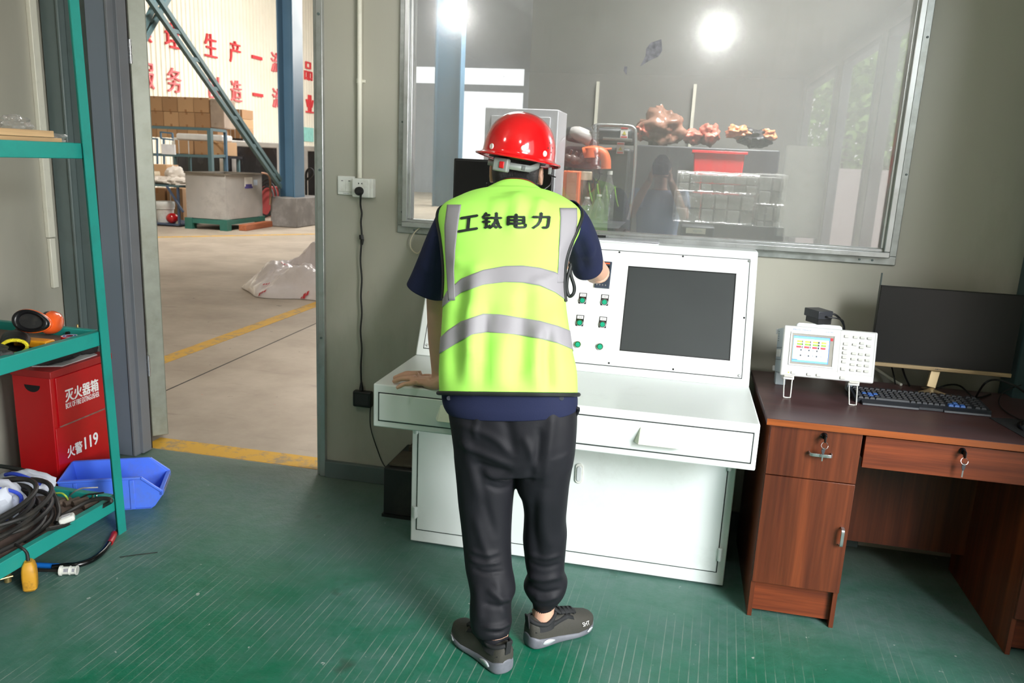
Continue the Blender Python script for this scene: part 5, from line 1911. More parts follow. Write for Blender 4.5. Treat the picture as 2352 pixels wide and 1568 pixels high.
# heavy cable on the floor with a red sleeve, blue sleeve and white marker
hc = thing('heavy_cable', 'thick black cable with red and blue sleeves on the floor under the rack', 'cable', onZ(200, 1290))
R0 = 0.011
P = [onZ(x, y, R0) for x, y in ((120, 1303), (152, 1299), (180, 1296), (212, 1285), (238, 1265), (252, 1245))]
MB().tube(P, R0, 12, 5).build('cable_core', M_blackgloss, hc)
MB().tube([onZ(252, 1247, R0), onZ(258, 1236, R0), onZ(262, 1225, R0)], R0 * 1.12, 12, 4).build('red_sleeve', pm('red_sleeve', (170, 24, 30), 0.4), hc)
MB().tube([onZ(262, 1225, R0), onZ(264, 1219, R0)], R0 * 0.5, 10, 1).build('bare_end', M_silver, hc)
MB().tube([onZ(60, 1296, R0), onZ(95, 1298, R0), onZ(137, 1300, R0)], R0 * 0.98, 12, 4).build('blue_sleeve', pm('bright_blue_sleeve', (24, 110, 200), 0.4), hc)
q0, q1 = onZ(138, 1310, 0.02), onZ(178, 1309, 0.02)
b = MB()
b.tube([q0, q1], 0.015, 16, 1)
b.tube([q0, q0 + (q1 - q0) * 0.1], 0.019, 16, 1)
b.tube([q0 + (q1 - q0) * 0.55, q0 + (q1 - q0) * 0.6], 0.017, 16, 1)
b.tube([q0 + (q1 - q0) * 0.93, q1], 0.0175, 16, 1)
mk = thing('cable_gland', 'white plastic cable gland on the end of a thin cable on the floor', 'cable gland', q0)
b.build('gland_body', M_whiteplastic, mk)
b = MB()
d_ = (q1 - q0)
nn = (Vector(CAM) - q0).normalized()
for (a_, c_) in ((0.18, 0.48), (0.66, 0.88)):
    s_ = d_.normalized().cross(nn).normalized() * 0.006
    p_, r_ = q0 + d_ * a_ + nn * 0.0165, q0 + d_ * c_ + nn * 0.0165
    b.add([p_ - s_, r_ - s_, r_ + s_, p_ + s_], [(0, 1, 2, 3)])
b.build('printed_label', pm('grey_print', (150, 150, 158), 0.6, var=0.3, scale=300), mk)
MB().tube([onZ(80, 1309, 0.012), q0], 0.006, 8, 1).build('thin_cable', M_cable, mk)
o = MB().tube([onZ(0, 1330, .05), onZ(18, 1325, .05), onZ(30, 1322, .05)], 0.004, 8).tube([onZ(17, 1312, .06), onZ(18, 1335, .02)], 0.012, 12, 1).build('brass_fitting', MATS['dull_brass'])
tag(o, 'brass bolt fitting at the left edge under the bottom beam', 'fitting')
o = MB().tube([onZ(275, 1279, 0.0015), onZ(310, 1274, 0.0015), onZ(362, 1268, 0.0015)], 0.0016, 6).build('wire_offcut', M_cable)
tag(o, 'thin dark wire offcut lying on the green floor', 'wire')

# conduit on the left wall: upper pipe, then trunking
p0, p1, p2 = onX(75, 0, XL + 0.014), onX(118, 545, XL + 0.014), onX(130, 660, XL + 0.014)
t = thing('conduit_pipe', 'white vertical trunking ending halfway down the left wall', 'conduit', (XL, p1.y, p2.z))
b = MB()
b.bar((XL + 0.012, p0.y - 0.01, p1.z), (XL + 0.012, p0.y - 0.01, ZC), 0.042, 0.024, up=(1, 0, 0))
b.build('upper_trunking', M_pvc, t, bevel=0.003)
MB().bar((XL + 0.011, p0.y - 0.008, p2.z), (XL + 0.011, p0.y - 0.008, p1.z - 0.004), 0.034, 0.020, up=(1, 0, 0)).build('lower_trunking', M_pvc, t, bevel=0.003)


# ================================================================== HALL BEYOND THE DOORWAY AND THE WINDOW
HX0, HX1, HY0, HY1, HZ = -16.0, 12.0, 3.585, 36.0, 8.6
struct('floor_hall', MB().box((HX0 - 1, 3.545, -0.12), (HX1, HY1 + 30, 0.0)), M_conc, flat=True)
b = MB()
prof = []
y = HY0
n = int((HY1 - HY0) / 0.23)
for k in range(n):
    y0 = HY0 + k * 0.23
    for dy, dx in ((0.0, 0.0), (0.15, 0.0), (0.17, -0.035), (0.21, -0.035)):
        prof.append((y0 + dy, dx))
poly = [Vector((HX0 + dx, y, 0)) for y, dx in prof] + [Vector((HX0 - 0.15, HY1, 0)), Vector((HX0 - 0.15, HY0, 0))]
vs = [p + Vector((0, 0, z)) for z in (0, HZ) for p in poly]
m_ = len(poly)
b.add(vs, [(i, (i + 1) % m_, m_ + (i + 1) % m_, m_ + i) for i in range(m_)])
struct('wall_hall_left', b, M_clad, flat=True)
b = MB()
b.box((HX0, 3.59, ZC + 0.09), (HX1, 3.7, HZ))
b.box((HX0, 3.59, 0), (XL - 0.3, 3.7, ZC + 0.09))
b.box((XR + 0.12, 3.59, 0), (HX1, 3.7, ZC + 0.09))
struct('wall_hall_front', b, M_clad, flat=True)
struct('wall_hall_right', MB().box((HX1, HY0, 0), (HX1 + 0.1, HY1, HZ)), M_clad, flat=True)
struct('ceiling_hall', MB().box((HX0 - 0.2, 3.55, HZ), (HX1 + 0.2, HY1 + 0.2, HZ + 0.1)), pm('pale_hall_roof', (196, 198, 200), 0.6, var=0.04), flat=True)
# far gable with a big open gate and lights over it
ga0, ga1 = onY(1056, 300, HY1).x, onY(1198, 300, HY1).x
zg = onY(1198, 213, HY1).z
zt0, zt1 = onY(1060, 193, HY1).z, onY(1060, 155, HY1).z
sa0, sa1 = onY(940, 170, HY1).x, onY(1000, 170, HY1).x
b = MB()
xs = [HX0, sa0, sa1, ga0, ga1, HX1]
b.box((HX0, HY1, 0), (ga0, HY1 + 0.1, zt0))
b.box((HX0, HY1, zt1), (HX1, HY1 + 0.1, HZ))
b.box((HX0, HY1, zt0), (sa0, HY1 + 0.1, zt1))
b.box((sa1, HY1, zt0), (ga0, HY1 + 0.1, zt1))
b.box((ga0, HY1, zg), (ga1, HY1 + 0.1, zt0))
b.box((ga1, HY1, 0), (HX1, HY1 + 0.1, zt1))
struct('wall_hall_far', b, pm('blue_grey_cladding', (150, 158, 172), 0.5, var=0.05, scale=2), flat=True)

# floor markings
yl = MB()
yl.box((-2.74, 3.55, 0.0), (-1.69, 3.70, 0.0015))
struct('trim_4', yl, M_yline, flat=True)
a0, a1 = onZ(378, 826), onZ(724, 704)
yl = MB().box((-3.83, 4.4, 0.0), (-3.69, 10.5, 0.0015))
struct('trim_5', yl, M_yline, flat=True)
q0, q1 = onZ(355, 562), onZ(575, 527)
yl = MB().bar((q0.x - 1.5, q0.y, 0.0008), (q1.x + 2, q1.y + (q1.y - q0.y) * 0.2, 0.0008), 0.16, 0.0015)
struct('trim_6', yl, M_yline, flat=True)
q0, q1 = onZ(381, 897), onZ(725, 743)
struct('trim_7', MB().bar(q0 + (q0 - q1) * 0.3, q1 + (q1 - q0) * 1.5, 0.012, 0.0015), M_dark, flat=True)

# red slogan characters on the side wall
M_slog = pm('red_slogan_foam', (224, 66, 72), 0.5, var=0.08, scale=2)
M_slog2 = pm('faded_red_slogan_foam', (232, 120, 124), 0.5, var=0.12, scale=1.5)
S_up = [('质', 21.85), ('理', 23.2), ('生', 25.3), ('产', 26.8), ('一', 28.3), ('流', 29.7), ('产', 31.15), ('品', 32.5)]
S_dn = [('服', 21.85), ('务', 23.2), ('创', 25.35), ('造', 26.8), ('一', 28.3), ('流', 29.75), ('企', 31.15), ('业', 32.6)]
ordn = ['first', 'second', 'third', 'fourth', 'fifth', 'sixth', 'seventh', 'eighth']
for rname, row, z in (('upper', S_up, 4.93), ('lower', S_dn, 3.6)):
    for k, (ch, y) in enumerate(row):
        b = MB()
        hh = 0.11 if ch == '一' else 0.74
        text_on(b, ch, (HX0 + 0.01, y, z), (0, 1, 0), (0, 0, 1), 0.70, hh, 0.02, thick=0.06)
        o = b.build('slogan_character', M_slog if (rname == 'upper' and k < 5) or k in (4, 7) else M_slog2, None, angle=30)
        tag(o, '%s red character of the %s slogan row on the cream wall' % (ordn[k], rname), 'wall lettering', 'red slogan characters on the hall wall')

# blue H-section column on its plinth, laced braces
M_colb = pm('steel_blue_paint', (76, 106, 128), 0.4, var=0.08, scale=1.5)
M_brace = pm('grey_green_brace_paint', (82, 108, 112), 0.45, var=0.08, scale=2)
kx0, kx1 = onY(643, 200, 15.9).x, onY(694, 200, 16.2).x
b = MB()
b.box((kx0, 15.8, 0.55), (kx0 + 0.03, 16.25, HZ))
b.box((kx1 - 0.03, 15.8, 0.55), (kx1, 16.25, HZ))
b.box((kx0 + 0.03, 16.01, 0.55), (kx1 - 0.03, 16.03, HZ))
b.box((kx0 + 0.20, 15.95, 0.55), (kx0 + 0.24, 16.01, HZ))
col = struct('steel_column', b, M_colb)
pl0, pl1 = onZ(627, 519), onZ(684, 523)
b = MB()
b.box((pl0.x, pl0.y - 0.1, 0), (pl1.x + 0.03, 17.0, onY(640, 452, 15.7).z))
struct('column_plinth', b, pm('rough_grey_concrete', (112, 108, 104), 0.85, var=0.2, scale=3, bump=0.3, bscale=15, dirt=(160, 158, 154), dirt_amt=0.5), bevel=0.02)
# second column, seen through the dusty glass
b = MB()
cx0, cx1 = onY(1000, 300, 26).x, onY(1058, 300, 26).x
b.box((cx0, 25.8, 0), (cx0 + 0.04, 26.3, HZ))
b.box((cx1 - 0.04, 25.8, 0), (cx1, 26.3, HZ))
b.box((cx0 + 0.04, 26.0, 0), (cx1 - 0.04, 26.04, HZ))
struct('steel_column', b, M_colb)
BXP = -8.35
b = MB()
r1a, r1b = onX(343, 0, BXP), onX(644, 430, BXP)
r2a, r2b = onX(366, 0, BXP), onX(644, 414, BXP)
d1 = (r1a - r1b) * 0.6
b.bar(r1b, r1a + d1, 0.07, 0.075)
b.bar(r2b, r2a + (r2a - r2b) * 0.6, 0.07, 0.075)
for (px, py) in ((400, 71), (450, 137), (496, 204), (539, 270), (584, 334), (627, 400)):
    p = onX(px, py, BXP)
    f = (p.z - r1b.z) / (r1a.z - r1b.z)
    g_ = (p.z - r2b.z) / (r2a.z - r2b.z)
    b.bar(r1b + (r1a - r1b) * f, r2b + (r2a - r2b) * g_, 0.05, 0.06)
struct('brace_beam', b, M_brace)
b = MB()
for (u, v) in (((357, 7), (327, 68)), ((384, 0), (328, 96))):
    p, q = onX(*u, BXP - 0.15), onX(*v, BXP - 0.15)
    b.bar(p + (p - q) * 3, q + (q - p) * 6, 0.07, 0.075)
p, q = onX(340, 45, BXP - 0.15), onX(354, 52, BXP - 0.15)
b.bar(p, q, 0.05, 0.06)
struct('brace_beam', b, M_brace)

# steel tank on a green base frame
tx0, tx1, ty0, ty1 = -9.60, -8.73, 14.16, 15.55
tz0, tz1 = 0.20, onY(527, 401, 14.16).z
M_tank = pm('stained_stainless', (172, 168, 163), 0.42, metal=0.1, var=0.12, scale=2.2, dirt=(112, 104, 98), dirt_amt=0.6, dirt_scale=1.5)
M_tgreen = pm('dark_green_paint', (48, 104, 92), 0.45, var=0.1)
tk = thing('steel_tank', 'square stainless steel tank on green feet in the hall', 'tank', ((tx0 + tx1) / 2, (ty0 + ty1) / 2, 0))
b = MB()
w_ = 0.012
b.box((tx0, ty0, tz0), (tx1, ty0 + w_, tz1))
b.box((tx0, ty1 - w_, tz0), (tx1, ty1, tz1))
b.box((tx0, ty0 + w_, tz0), (tx0 + w_, ty1 - w_, tz1))
b.box((tx1 - w_, ty0 + w_, tz0), (tx1, ty1 - w_, tz1))
b.box((tx0, ty0, tz0), (tx1, ty1, tz0 + 0.02))
b.build('tank_wall', M_tank, tk)
b = MB()
for (p, q) in (((tx0, ty0), (tx1, ty0)), ((tx1, ty0), (tx1, ty1)), ((tx1, ty1), (tx0, ty1)), ((tx0, ty1), (tx0, ty0))):
    b.bar((p[0], p[1], tz1), (q[0], q[1], tz1), 0.06, 0.03)
b.build('rim', pm('brownish_steel_rim', (120, 112, 100), 0.5, metal=0.3, var=0.15), tk)
b = MB()
b.box((tx0 - 0.01, ty0 - 0.02, 0.12), (tx1 + 0.01, ty0 + 0.08, 0.21))
b.box((tx0 - 0.01, ty1 - 0.08, 0.12), (tx1 + 0.01, ty1 + 0.02, 0.21))
b.box((tx1 - 0.07, ty0, 0.12), (tx1 + 0.02, ty1, 0.21))
b.box((tx0 - 0.02, ty0, 0.12), (tx0 + 0.07, ty1, 0.21))
b.build('base_frame', M_tgreen, tk)
for x in (tx0, tx1):
    for y in (ty0, ty1):
        MB().box((x - (0.03 if x == tx0 else 0.13), y - (0.04 if y == ty0 else 0.12), 0), (x + (0.13 if x == tx0 else 0.03), y + (0.12 if y == ty0 else 0.04), 0.22)).build('foot', M_tgreen, tk)
b = MB()
q0, q1 = onX(561, 407, tx1), onX(580, 432, tx1)
b.box((tx1, q0.y, q1.z), (tx1 + 0.004, q1.y, q0.z))
lb = b.build('notice_plate', M_ink, tk)
MB().box((tx1 + 0.004, q0.y, q1.z), (tx1 + 0.006, q1.y, q1.z + 0.04)).box((tx1 + 0.004, q0.y + 0.04, q0.z - 0.19), (tx1 + 0.006, q1.y - 0.03, q0.z - 0.14)).build('notice_print', pm('violet_print', (84, 76, 150), 0.6), lb)
q0, q1 = onX(582, 413, tx1), onX(591, 425, tx1)
MB().box((tx1, q0.y, q1.z), (tx1 + 0.004, q1.y, q0.z)).build('small_sticker', pm('pale_blue_sticker', (190, 204, 220), 0.5), tk)
# lead and hose at the tank's far side
MB().tube([onX(600, 397, tx1 + .05), onX(613, 400, tx1 + .15), onX(620, 412, tx1 + .2), onX(621, 450, tx1 + .2), onX(620, 470, tx1 + .2)], 0.022, 8, 5).build('bent_pipe', pm('copper_brown', (130, 96, 74), 0.5, metal=0.4), tk)
hs = thing('hose_coil', 'black hose coiled upright on the floor beside the tank', 'hose', onZ(612, 498))
b = MB()
cq = onZ(611, 500)
for k in range(3):
    b.tube([Vector((cq.x - 0.02 * k + (0.20 + 0.05 * k) * math.cos(a), cq.y + 0.1 * k + 0.1 * math.sin(a), 0.38 + 0.05 * k + (0.36 + 0.04 * k) * math.sin(a))) for a in [2 * math.pi * i / 22 for i in range(23)]], 0.022, 8, 1)
b.build('hose', M_rubber, hs)
q0, q1 = onY(601, 452, 18.0), onY(640, 430, 18.0)
rb = MB().box((q0.x, 18.0, 0.0), (q1.x, 18.4, q1.z)).build('red_box', pm('dull_red_box', (176, 74, 74), 0.6, var=0.1), None, bevel=0.01)
tag(rb, 'red box standing behind the tank beside the column', 'box')
q0, q1 = onZ(557, 530), onZ(618, 520)
o = MB().bar(q0 + Vector((0, 0, 0.06)), q1 + Vector((0, 0, 0.06)), 0.16, 0.12).build('timber_block', mat_wood('orange_timber', (150, 84, 54), (178, 104, 66), 'Y', 0.5, 0.7), None, bevel=0.008)
tag(o, 'orange-brown timber lying on the floor beside the tank', 'timber')

# dark goods wrapped in clear film on pallets
M_wrapd = pm('black_goods_under_film', (44, 44, 48), 0.25, var=0.35, scale=3, stretch=(1, 1, 0.4), bump=0.5, bscale=4)
M_wrapw = pm('white_film_edge', (222, 220, 216), 0.35, var=0.08, scale=6)
for (xa, xb_, Y, zt_, lab) in ((398, 512, 19.0, 318, 'dark wrapped crate under the tall stack of cartons behind the guard frame'),
                               (534, 644, 19.4, 326, 'dark wrapped crate with white edges behind the brace beside the column'),
                               (699, 760, 20.0, 336, 'dark wrapped crate to the right of the blue column')):
    x0, x1 = onY(xa, 350, Y).x, onY(xb_, 350, Y).x
    z1 = onY((xa + xb_) / 2, zt_, Y).z
    t = thing('wrapped_crate', lab, 'wrapped crate', ((x0 + x1) / 2, Y + 0.6, 0), 'dark film-wrapped crates in the hall')
    MB().box((x0, Y, 0.14), (x1, Y + 1.2, z1 - 0.12)).build('goods', M_wrapd, t, bevel=0.03)
    b = MB()
    b.box((x0 - 0.02, Y - 0.02, z1 - 0.14), (x1 + 0.02, Y + 1.22, z1))
    b.box((x0 - 0.03, Y - 0.03, 0.14), (x0 + 0.10, Y + 0.08, z1 - 0.1))
    b.box((x1 - 0.10, Y - 0.03, 0.14), (x1 + 0.03, Y + 0.08, z1 - 0.1))
    build_each(b, 'film_edge', M_wrapw, t, bevel=0.03)
    b = MB()
    for k in range(3):
        b.box((x0, Y + 0.05 + k * 0.5, 0), (x1, Y + 0.15 + k * 0.5, 0.14))
    b.build('pallet', pm('grey_pallet_wood', (128, 110, 92), 0.8), t)

# cartons
M_carton = [pm('carton_%s' % n_, c, 0.75, var=0.06, scale=1.5) for n_, c in (('tan', (176, 138, 100)), ('brown', (164, 126, 90)), ('light_brown', (188, 150, 110)))]
M_tape = pm('brown_parcel_tape', (150, 104, 62), 0.3)
M_wtape = pm('white_strapping', (214, 214, 214), 0.4)


def carton(x0, x1, Y, dep, z0, z1, lab, k=0, tape=True, white=False, rot=0.0, group='cartons stacked in the hall'):
    t = thing('carton', lab, 'carton', ((x0 + x1) / 2, Y + dep / 2, z0), group)
    MB().box((x0 + 0.006, Y, z0 + 0.003), (x1 - 0.006, Y + dep, z1 - 0.003)).build('box', M_carton[k % 3], t, bevel=0.008)
    if tape:
        xm, h = (x0 + x1) / 2, (z1 - z0)
        b = MB()
        b.box((xm - 0.03, Y - 0.002, z1 - h * 0.16), (xm + 0.03, Y, z1 - 0.004))
        b.box((xm - 0.03, Y - 0.002, z0 + 0.004), (xm + 0.03, Y, z0 + h * 0.18))
        b.build('tape', M_tape, t)
    if white:
        b = MB()
        for f_ in (0.22, 0.75):
            xm = x0 + (x1 - x0) * f_
            b.box((xm - 0.012, Y - 0.003, z0), (xm + 0.012, Y, z1))
        b.build('strap', M_wtape, t)


Yc = 19.1
edges = [337.5, 373, 408, 444.6, 480]
zs = [onY(410, py, Yc).z for py in (222, 257, 291, 317)]
place = ['leftmost', 'second from left', 'third from left', 'rightmost']
for tier in (0, 1):
    for k in range(4):
        xa, xb_ = onY(edges[k] + tier * 1.5, 250, Yc).x, onY(edges[k + 1] + tier * 1.5, 250, Yc).x
        carton(xa, xb_, Yc, 0.62, zs[tier + 1], zs[tier], '%s brown carton in the %s row of the tall hall stack' % (place[k], ('top', 'second')[tier]), k + tier)
e3 = [337, 360, 384, 406, 430, 454, 482, 500]
for k in range(7):
    xa, xb_ = onY(e3[k], 300, Yc).x, onY(e3[k + 1], 300, Yc).x
    carton(xa, xb_, Yc, 0.5, zs[3], zs[2], '%s small carton in the third row of the tall hall stack' % ordn[k], k + 1, tape=k % 2 == 0)
# film over the stack's right end
b = MB()
b.box((onY(480.5, 250, Yc).x, Yc + 0.02, zs[2]), (onY(512, 250, Yc).x, Yc + 0.6, zs[0] - 0.02))
o = b.build('wrapped_carton', pm('carton_behind_film', (170, 152, 136), 0.3, var=0.2, scale=3), None, bevel=0.03)
tag(o, 'tall carton wrapped in cloudy film at the end of the stack', 'carton')
Yb = 21.0
ex = [514, 534, 557]
for r_, (ya, yb_) in enumerate(((250, 272), (272, 294), (294, 317))):
    for k in range(2):
        xa, xb_ = onY(ex[k], 280, Yb).x, onY(ex[k + 1], 280, Yb).x
        carton(xa, xb_, Yb, 0.6, onY(530, yb_, Yb).z, onY(530, ya, Yb).z, '%s carton in the %s row of the narrow stack behind the brace' % (('left', 'right')[k], ('top', 'middle', 'bottom')[r_]), k + r_, tape=False, white=True)
b = MB()
b.box((onY(514, 300, 21).x, 21, 0), (onY(558, 300, 21).x, 21.7, onY(530, 317, 21).z))
o = b.build('wrapped_crate', M_wrapd, None, bevel=0.03)
tag(o, 'dark wrapped crate carrying the narrow carton stack', 'wrapped crate', 'dark film-wrapped crates in the hall')
Yf = 17.6
zbase = onY(450, 355, Yf).z
for k, (pa_, pb_, wh) in enumerate(((402, 444, True), (446, 481, False), (487, 514, False))):
    carton(onY(pa_, 340, Yf).x, onY(pb_, 340, Yf).x, Yf, 0.6, zbase, onY(450, 323, Yf).z, ('carton with white straps on the platform behind the guard frame', 'plain brown carton in the middle of the platform behind the guard frame', 'open carton with a raised flap on the platform behind the guard frame')[k], k, tape=not wh, white=wh)
t = thing('steel_platform', 'dark steel platform carrying three cartons behind the tank', 'platform', (-11, 17.9, 0))
MB().box((onY(398, 350, Yf).x, Yf - 0.05, zbase - 0.06), (onY(520, 350, Yf).x, Yf + 0.7, zbase)).build('deck', M_wrapd, t)
b = MB()
for px in (402, 516):
    for dy in (0.0, 0.6):
        x = onY(px, 400, Yf).x
        b.box((x - 0.03, Yf + dy, 0), (x + 0.03, Yf + dy + 0.06, zbase - 0.06))
build_each(b, 'leg', M_brace, t)
flx = onY(490, 324, Yf)
o = MB().prism([onY(486, 324, Yf - 0.02), onY(521, 334, Yf - 0.35), onY(521, 331, Yf - 0.35), onY(490, 322, Yf - 0.02)], (0, 0.012, 0.0)).build('carton_flap', M_carton[2])
tag(o, 'loose cardboard flap leaning off the open carton', 'cardboard')
zq = onY(450, 323, Yf).z + 0.001
o = MB().box((onY(402, 316, Yf).x, Yf + 0.02, zq), (onY(509, 316, Yf).x, Yf + 0.5, zq + 0.16)).build('white_roll', M_wrapw, None, bevel=0.05, seg=4)
tag(o, 'long white wrapped roll lying above the strapped cartons', 'roll')

# guard frame and utility cart left of the tank
gf = thing('guard_frame', 'grey-green steel guard frame with two rails behind the tank', 'guard frame', (-11, 16.2, 0))
Yg = 16.2


def rail(b, p, q, Y0, Y1=None, w=0.06):
    b.bar(onY(*p, Y0), onY(*q, Y1 or Y0), w, w)


b = MB()
rail(b, (330, 291), (482, 297), Yg)
rail(b, (482, 297), (517, 301), Yg, Yg + 1.0)
b.build('top_rail', M_brace, gf)
b = MB()
rail(b, (330, 354), (482, 359), Yg)
rail(b, (482, 359), (517, 358), Yg, Yg + 1.0)
b.build('middle_rail', M_brace, gf)
x_, z_ = onY(482, 297, Yg).x, onY(482, 297, Yg).z
MB().box((x_ - 0.045, Yg - 0.045, 0), (x_ + 0.045, Yg + 0.045, z_ + 0.03)).build('post', M_brace, gf)
q = onY(517, 301, Yg + 1.0)
MB().box((q.x - 0.03, q.y - 0.03, 0), (q.x + 0.03, q.y + 0.03, q.z)).build('post', M_colb, gf)

Yt = 14.3
ct = thing('utility_cart', 'blue-green steel utility cart with a shelf and a low platform left of the tank', 'cart', onZ(380, 519))
b = MB()
x0, x1 = onY(335, 515, Yt).x, onY(410, 515, Yt).x
zp = onY(380, 513, Yt).z
MB().box((x0, Yt, zp - 0.03), (x1, Yt + 0.9, zp)).build('platform', pm('slate_blue_paint', (78, 92, 116), 0.45, var=0.1), ct)
zsf = onY(380, 424, Yt).z
MB().box((x0, Yt, zsf - 0.04), (x1 + 0.05, Yt + 0.9, zsf)).build('shelf', M_brace, ct)
for (px, y_) in ((408, Yt + 0.02), (340, Yt + 0.02)):
    x = onY(px, 480, Yt).x
    MB().box((x - 0.02, y_, zp), (x + 0.02, y_ + 0.04, zsf - 0.04)).build('post', MATS['slate_blue_paint'], ct)
b = MB()
b.bar(onY(383, 427, Yt - 0.02), onY(421, 487, Yt - 0.02), 0.035, 0.035)
b.build('diagonal_strut', MATS['slate_blue_paint'], ct)
for px in (404, 345):
    x = onY(px, 520, Yt).x
    MB().tube([(x, Yt + 0.08, 0.055), (x, Yt + 0.12, 0.055)], 0.055, 16, 1).build('wheel', pm('cream_caster', (170, 160, 138), 0.5), ct)
b = MB()
for (p, q) in (((338, 318), (362, 319)), ((361, 318), (362, 400)), ((368, 303), (396, 306)), ((369, 303), (370, 318)), ((396, 306), (397, 318)), ((376, 320), (378, 420)), ((370, 318), (398, 321))):
    b.bar(onY(*p, 15.1), onY(*q, 15.1), 0.03, 0.03)
b.build('handle_frame', M_colb, ct)
o = MB().box((onY(372, 335, 15.0).x, 14.98, onY(380, 354, 15).z), (onY(402, 335, 15.0).x, 15.02, onY(380, 331, 15).z)).build('white_board', pm('white_panel_sheet_hall', (214, 214, 216), 0.5))
tag(o, 'white square panel leaning on the cart frame', 'panel')
carton(onY(344, 400, Yt + .35).x, onY(384, 400, Yt + .35).x, Yt + 0.35, 0.4, zsf + 0.002, onY(380, 378, Yt + .35).z, 'carton with a white sticker on the shelf of the utility cart', 2, tape=False)
o = MB().tube([onY(350, 400, Yt + .2), onY(366, 401, Yt + .3)], 0.07, 16, 1).build('cardboard_tube', pm('cream_tube', (206, 190, 164), 0.6))
tag(o, 'short cardboard tube lying on the cart shelf', 'tube')
b = MB()
for k, px in enumerate((355, 372, 388, 404, 416)):
    c = onY(px, 415, Yt + 0.25)
    crumple(b, (c.x, c.y, zsf + 0.06), (0.16, 0.2, 0.08), 20 + k, 18, 0.6, 2.2, zsf + 0.002)
c = onY(403, 398, Yt + 0.4)
crumple(b, (c.x, c.y, c.z), (0.16, 0.2, 0.14), 31, 20, 0.35, 2.0, zsf + 0.002)
o = b.build('crumpled_wrapping', pm('off_white_wrapping', (212, 202, 190), 0.7, var=0.12, scale=4))
tag(o, 'heap of crumpled off-white wrapping on the cart shelf', 'wrapping')
bu = thing('bucket', 'white plastic bucket with a lid on the cart platform', 'bucket', onY(378, 504, Yt + 0.3))
c0, c1 = onY(380, 506, Yt + 0.3), onY(380, 462, Yt + 0.3)
zb0 = zp
hb = c1.z - zb0
MB().lathe([(0.0, 0.0), (0.15, 0.0), (0.175, hb * 0.62), (0.19, hb * 0.64), (0.19, hb * 0.70)], 24, Matrix.Translation((c0.x, Yt + 0.3, zb0))).build('bucket_body', M_whiteplastic, bu)
MB().lathe([(0.19, hb * 0.7), (0.20, hb * 0.78), (0.20, hb * 0.95), (0.185, hb), (0.0, hb)], 24, Matrix.Translation((c0.x, Yt + 0.3, zb0))).build('lid', M_whiteplastic, bu)
hq = onY(393, 500, Yt + 0.08)
hr = thing('helmet', 'red safety helmet lying on the cart platform in front of the bucket', 'helmet', (hq.x, Yt + 0.1, zp))
b = MB()
b.ball((hq.x, Yt + 0.12, zp + 0.105), (0.12, 0.13, 0.105), 18)
b.build('shell', pm('dark_red_gloss', (186, 18, 24), 0.2, coat=0.4), hr)
carton(onY(344, 460, Yt + .95).x, onY(380, 460, Yt + .95).x, Yt + 0.95, 0.4, 0, onY(370, 432, Yt + .95).z, 'dark brown carton on the floor behind the cart', 1)
carton(onY(384, 460, Yt + .95).x, onY(420, 460, Yt + .95).x, Yt + 0.95, 0.4, 0, onY(370, 430, Yt + .95).z, 'carton with white straps on the floor between cart and tank', 0, tape=False, white=True)
# pallet jack handle behind the column
pj = thing('pallet_truck', 'black pallet truck handle standing to the right of the blue column', 'pallet truck', onZ(704, 500))
b = MB()
q = onY(705, 470, 17.6)
b.tube([onY(704, 480, 17.6), onY(703, 415, 17.6), onY(704, 395, 17.6), onY(712, 387, 17.6), onY(718, 392, 17.6), onY(717, 402, 17.6), onY(705, 412, 17.6)], 0.03, 8, 4)
b.build('handle', M_rubber, pj)
MB().tube([(q.x, 17.6, 0.0), (q.x, 17.6, 0.5)], 0.05, 10, 1).box((q.x - 0.1, 17.6, 0.02), (q.x + 0.5, 18.8, 0.09)).build('chassis', M_rubber, pj)
o = MB().box((HX0 + 0.0, onX(705, 310, HX0).y - 0.3, onX(708, 325, HX0).z), (HX0 + 0.03, onX(712, 310, HX0).y + 0.3, onX(708, 293, HX0).z)).build('wall_notice', pm('pale_teal_notice', (150, 214, 204), 0.5))
tag(o, 'pale teal notice on the cream wall right of the column', 'notice')

# big heap of clear plastic film on the hall floor
M_bag = pm('milky_film', (240, 232, 234), 0.16, var=0.05, scale=2, bump=0.9, bscale=5, coat=0.3)
bagx0, bagx1 = -5.05, -2.9
hp = thing('plastic_bag', 'big crumpled milky plastic bag with red print on the hall floor', 'plastic bag', (-4.0, 8.6, 0))


def bag_pt(u, v):
    x = -5.0 + 2.2 * u
    near = 7.92 + 0.45 * max(0, (0.22 - u) / 0.22) ** 1.5 + 0.06 * math.sin(u * 17)
    far = 9.6 - 0.5 * max(0, (0.25 - u) / 0.25)
    y = near + (far - near) * v
    e = min(1, 4.2 * v) ** 0.5 * min(1, 4 * (1 - v)) ** 0.6 * min(1, 5 * u + 0.02) ** 0.6 * min(1, 5 * (1 - u)) ** 0.5
    q = Vector((x * 2.1, y * 2.1, 0))
    h = 0.25 + 0.16 * noise.noise(q) + 0.14 * abs(noise.noise(q * 1.6)) + 0.05 * abs(noise.noise(q * 4.1)) + 0.015 * abs(noise.noise(q * 9))
    if v > 0.45:
        h += 0.22 * math.exp(-((u - 0.38) / 0.10) ** 2) + 0.10 * math.exp(-((u - 0.62) / 0.2) ** 2)
    jx = 0.06 * noise.noise(Vector((y * 4, x * 4, 3)))
    return Vector((x + jx, y, 0.004 + max(0.0, h * e)))


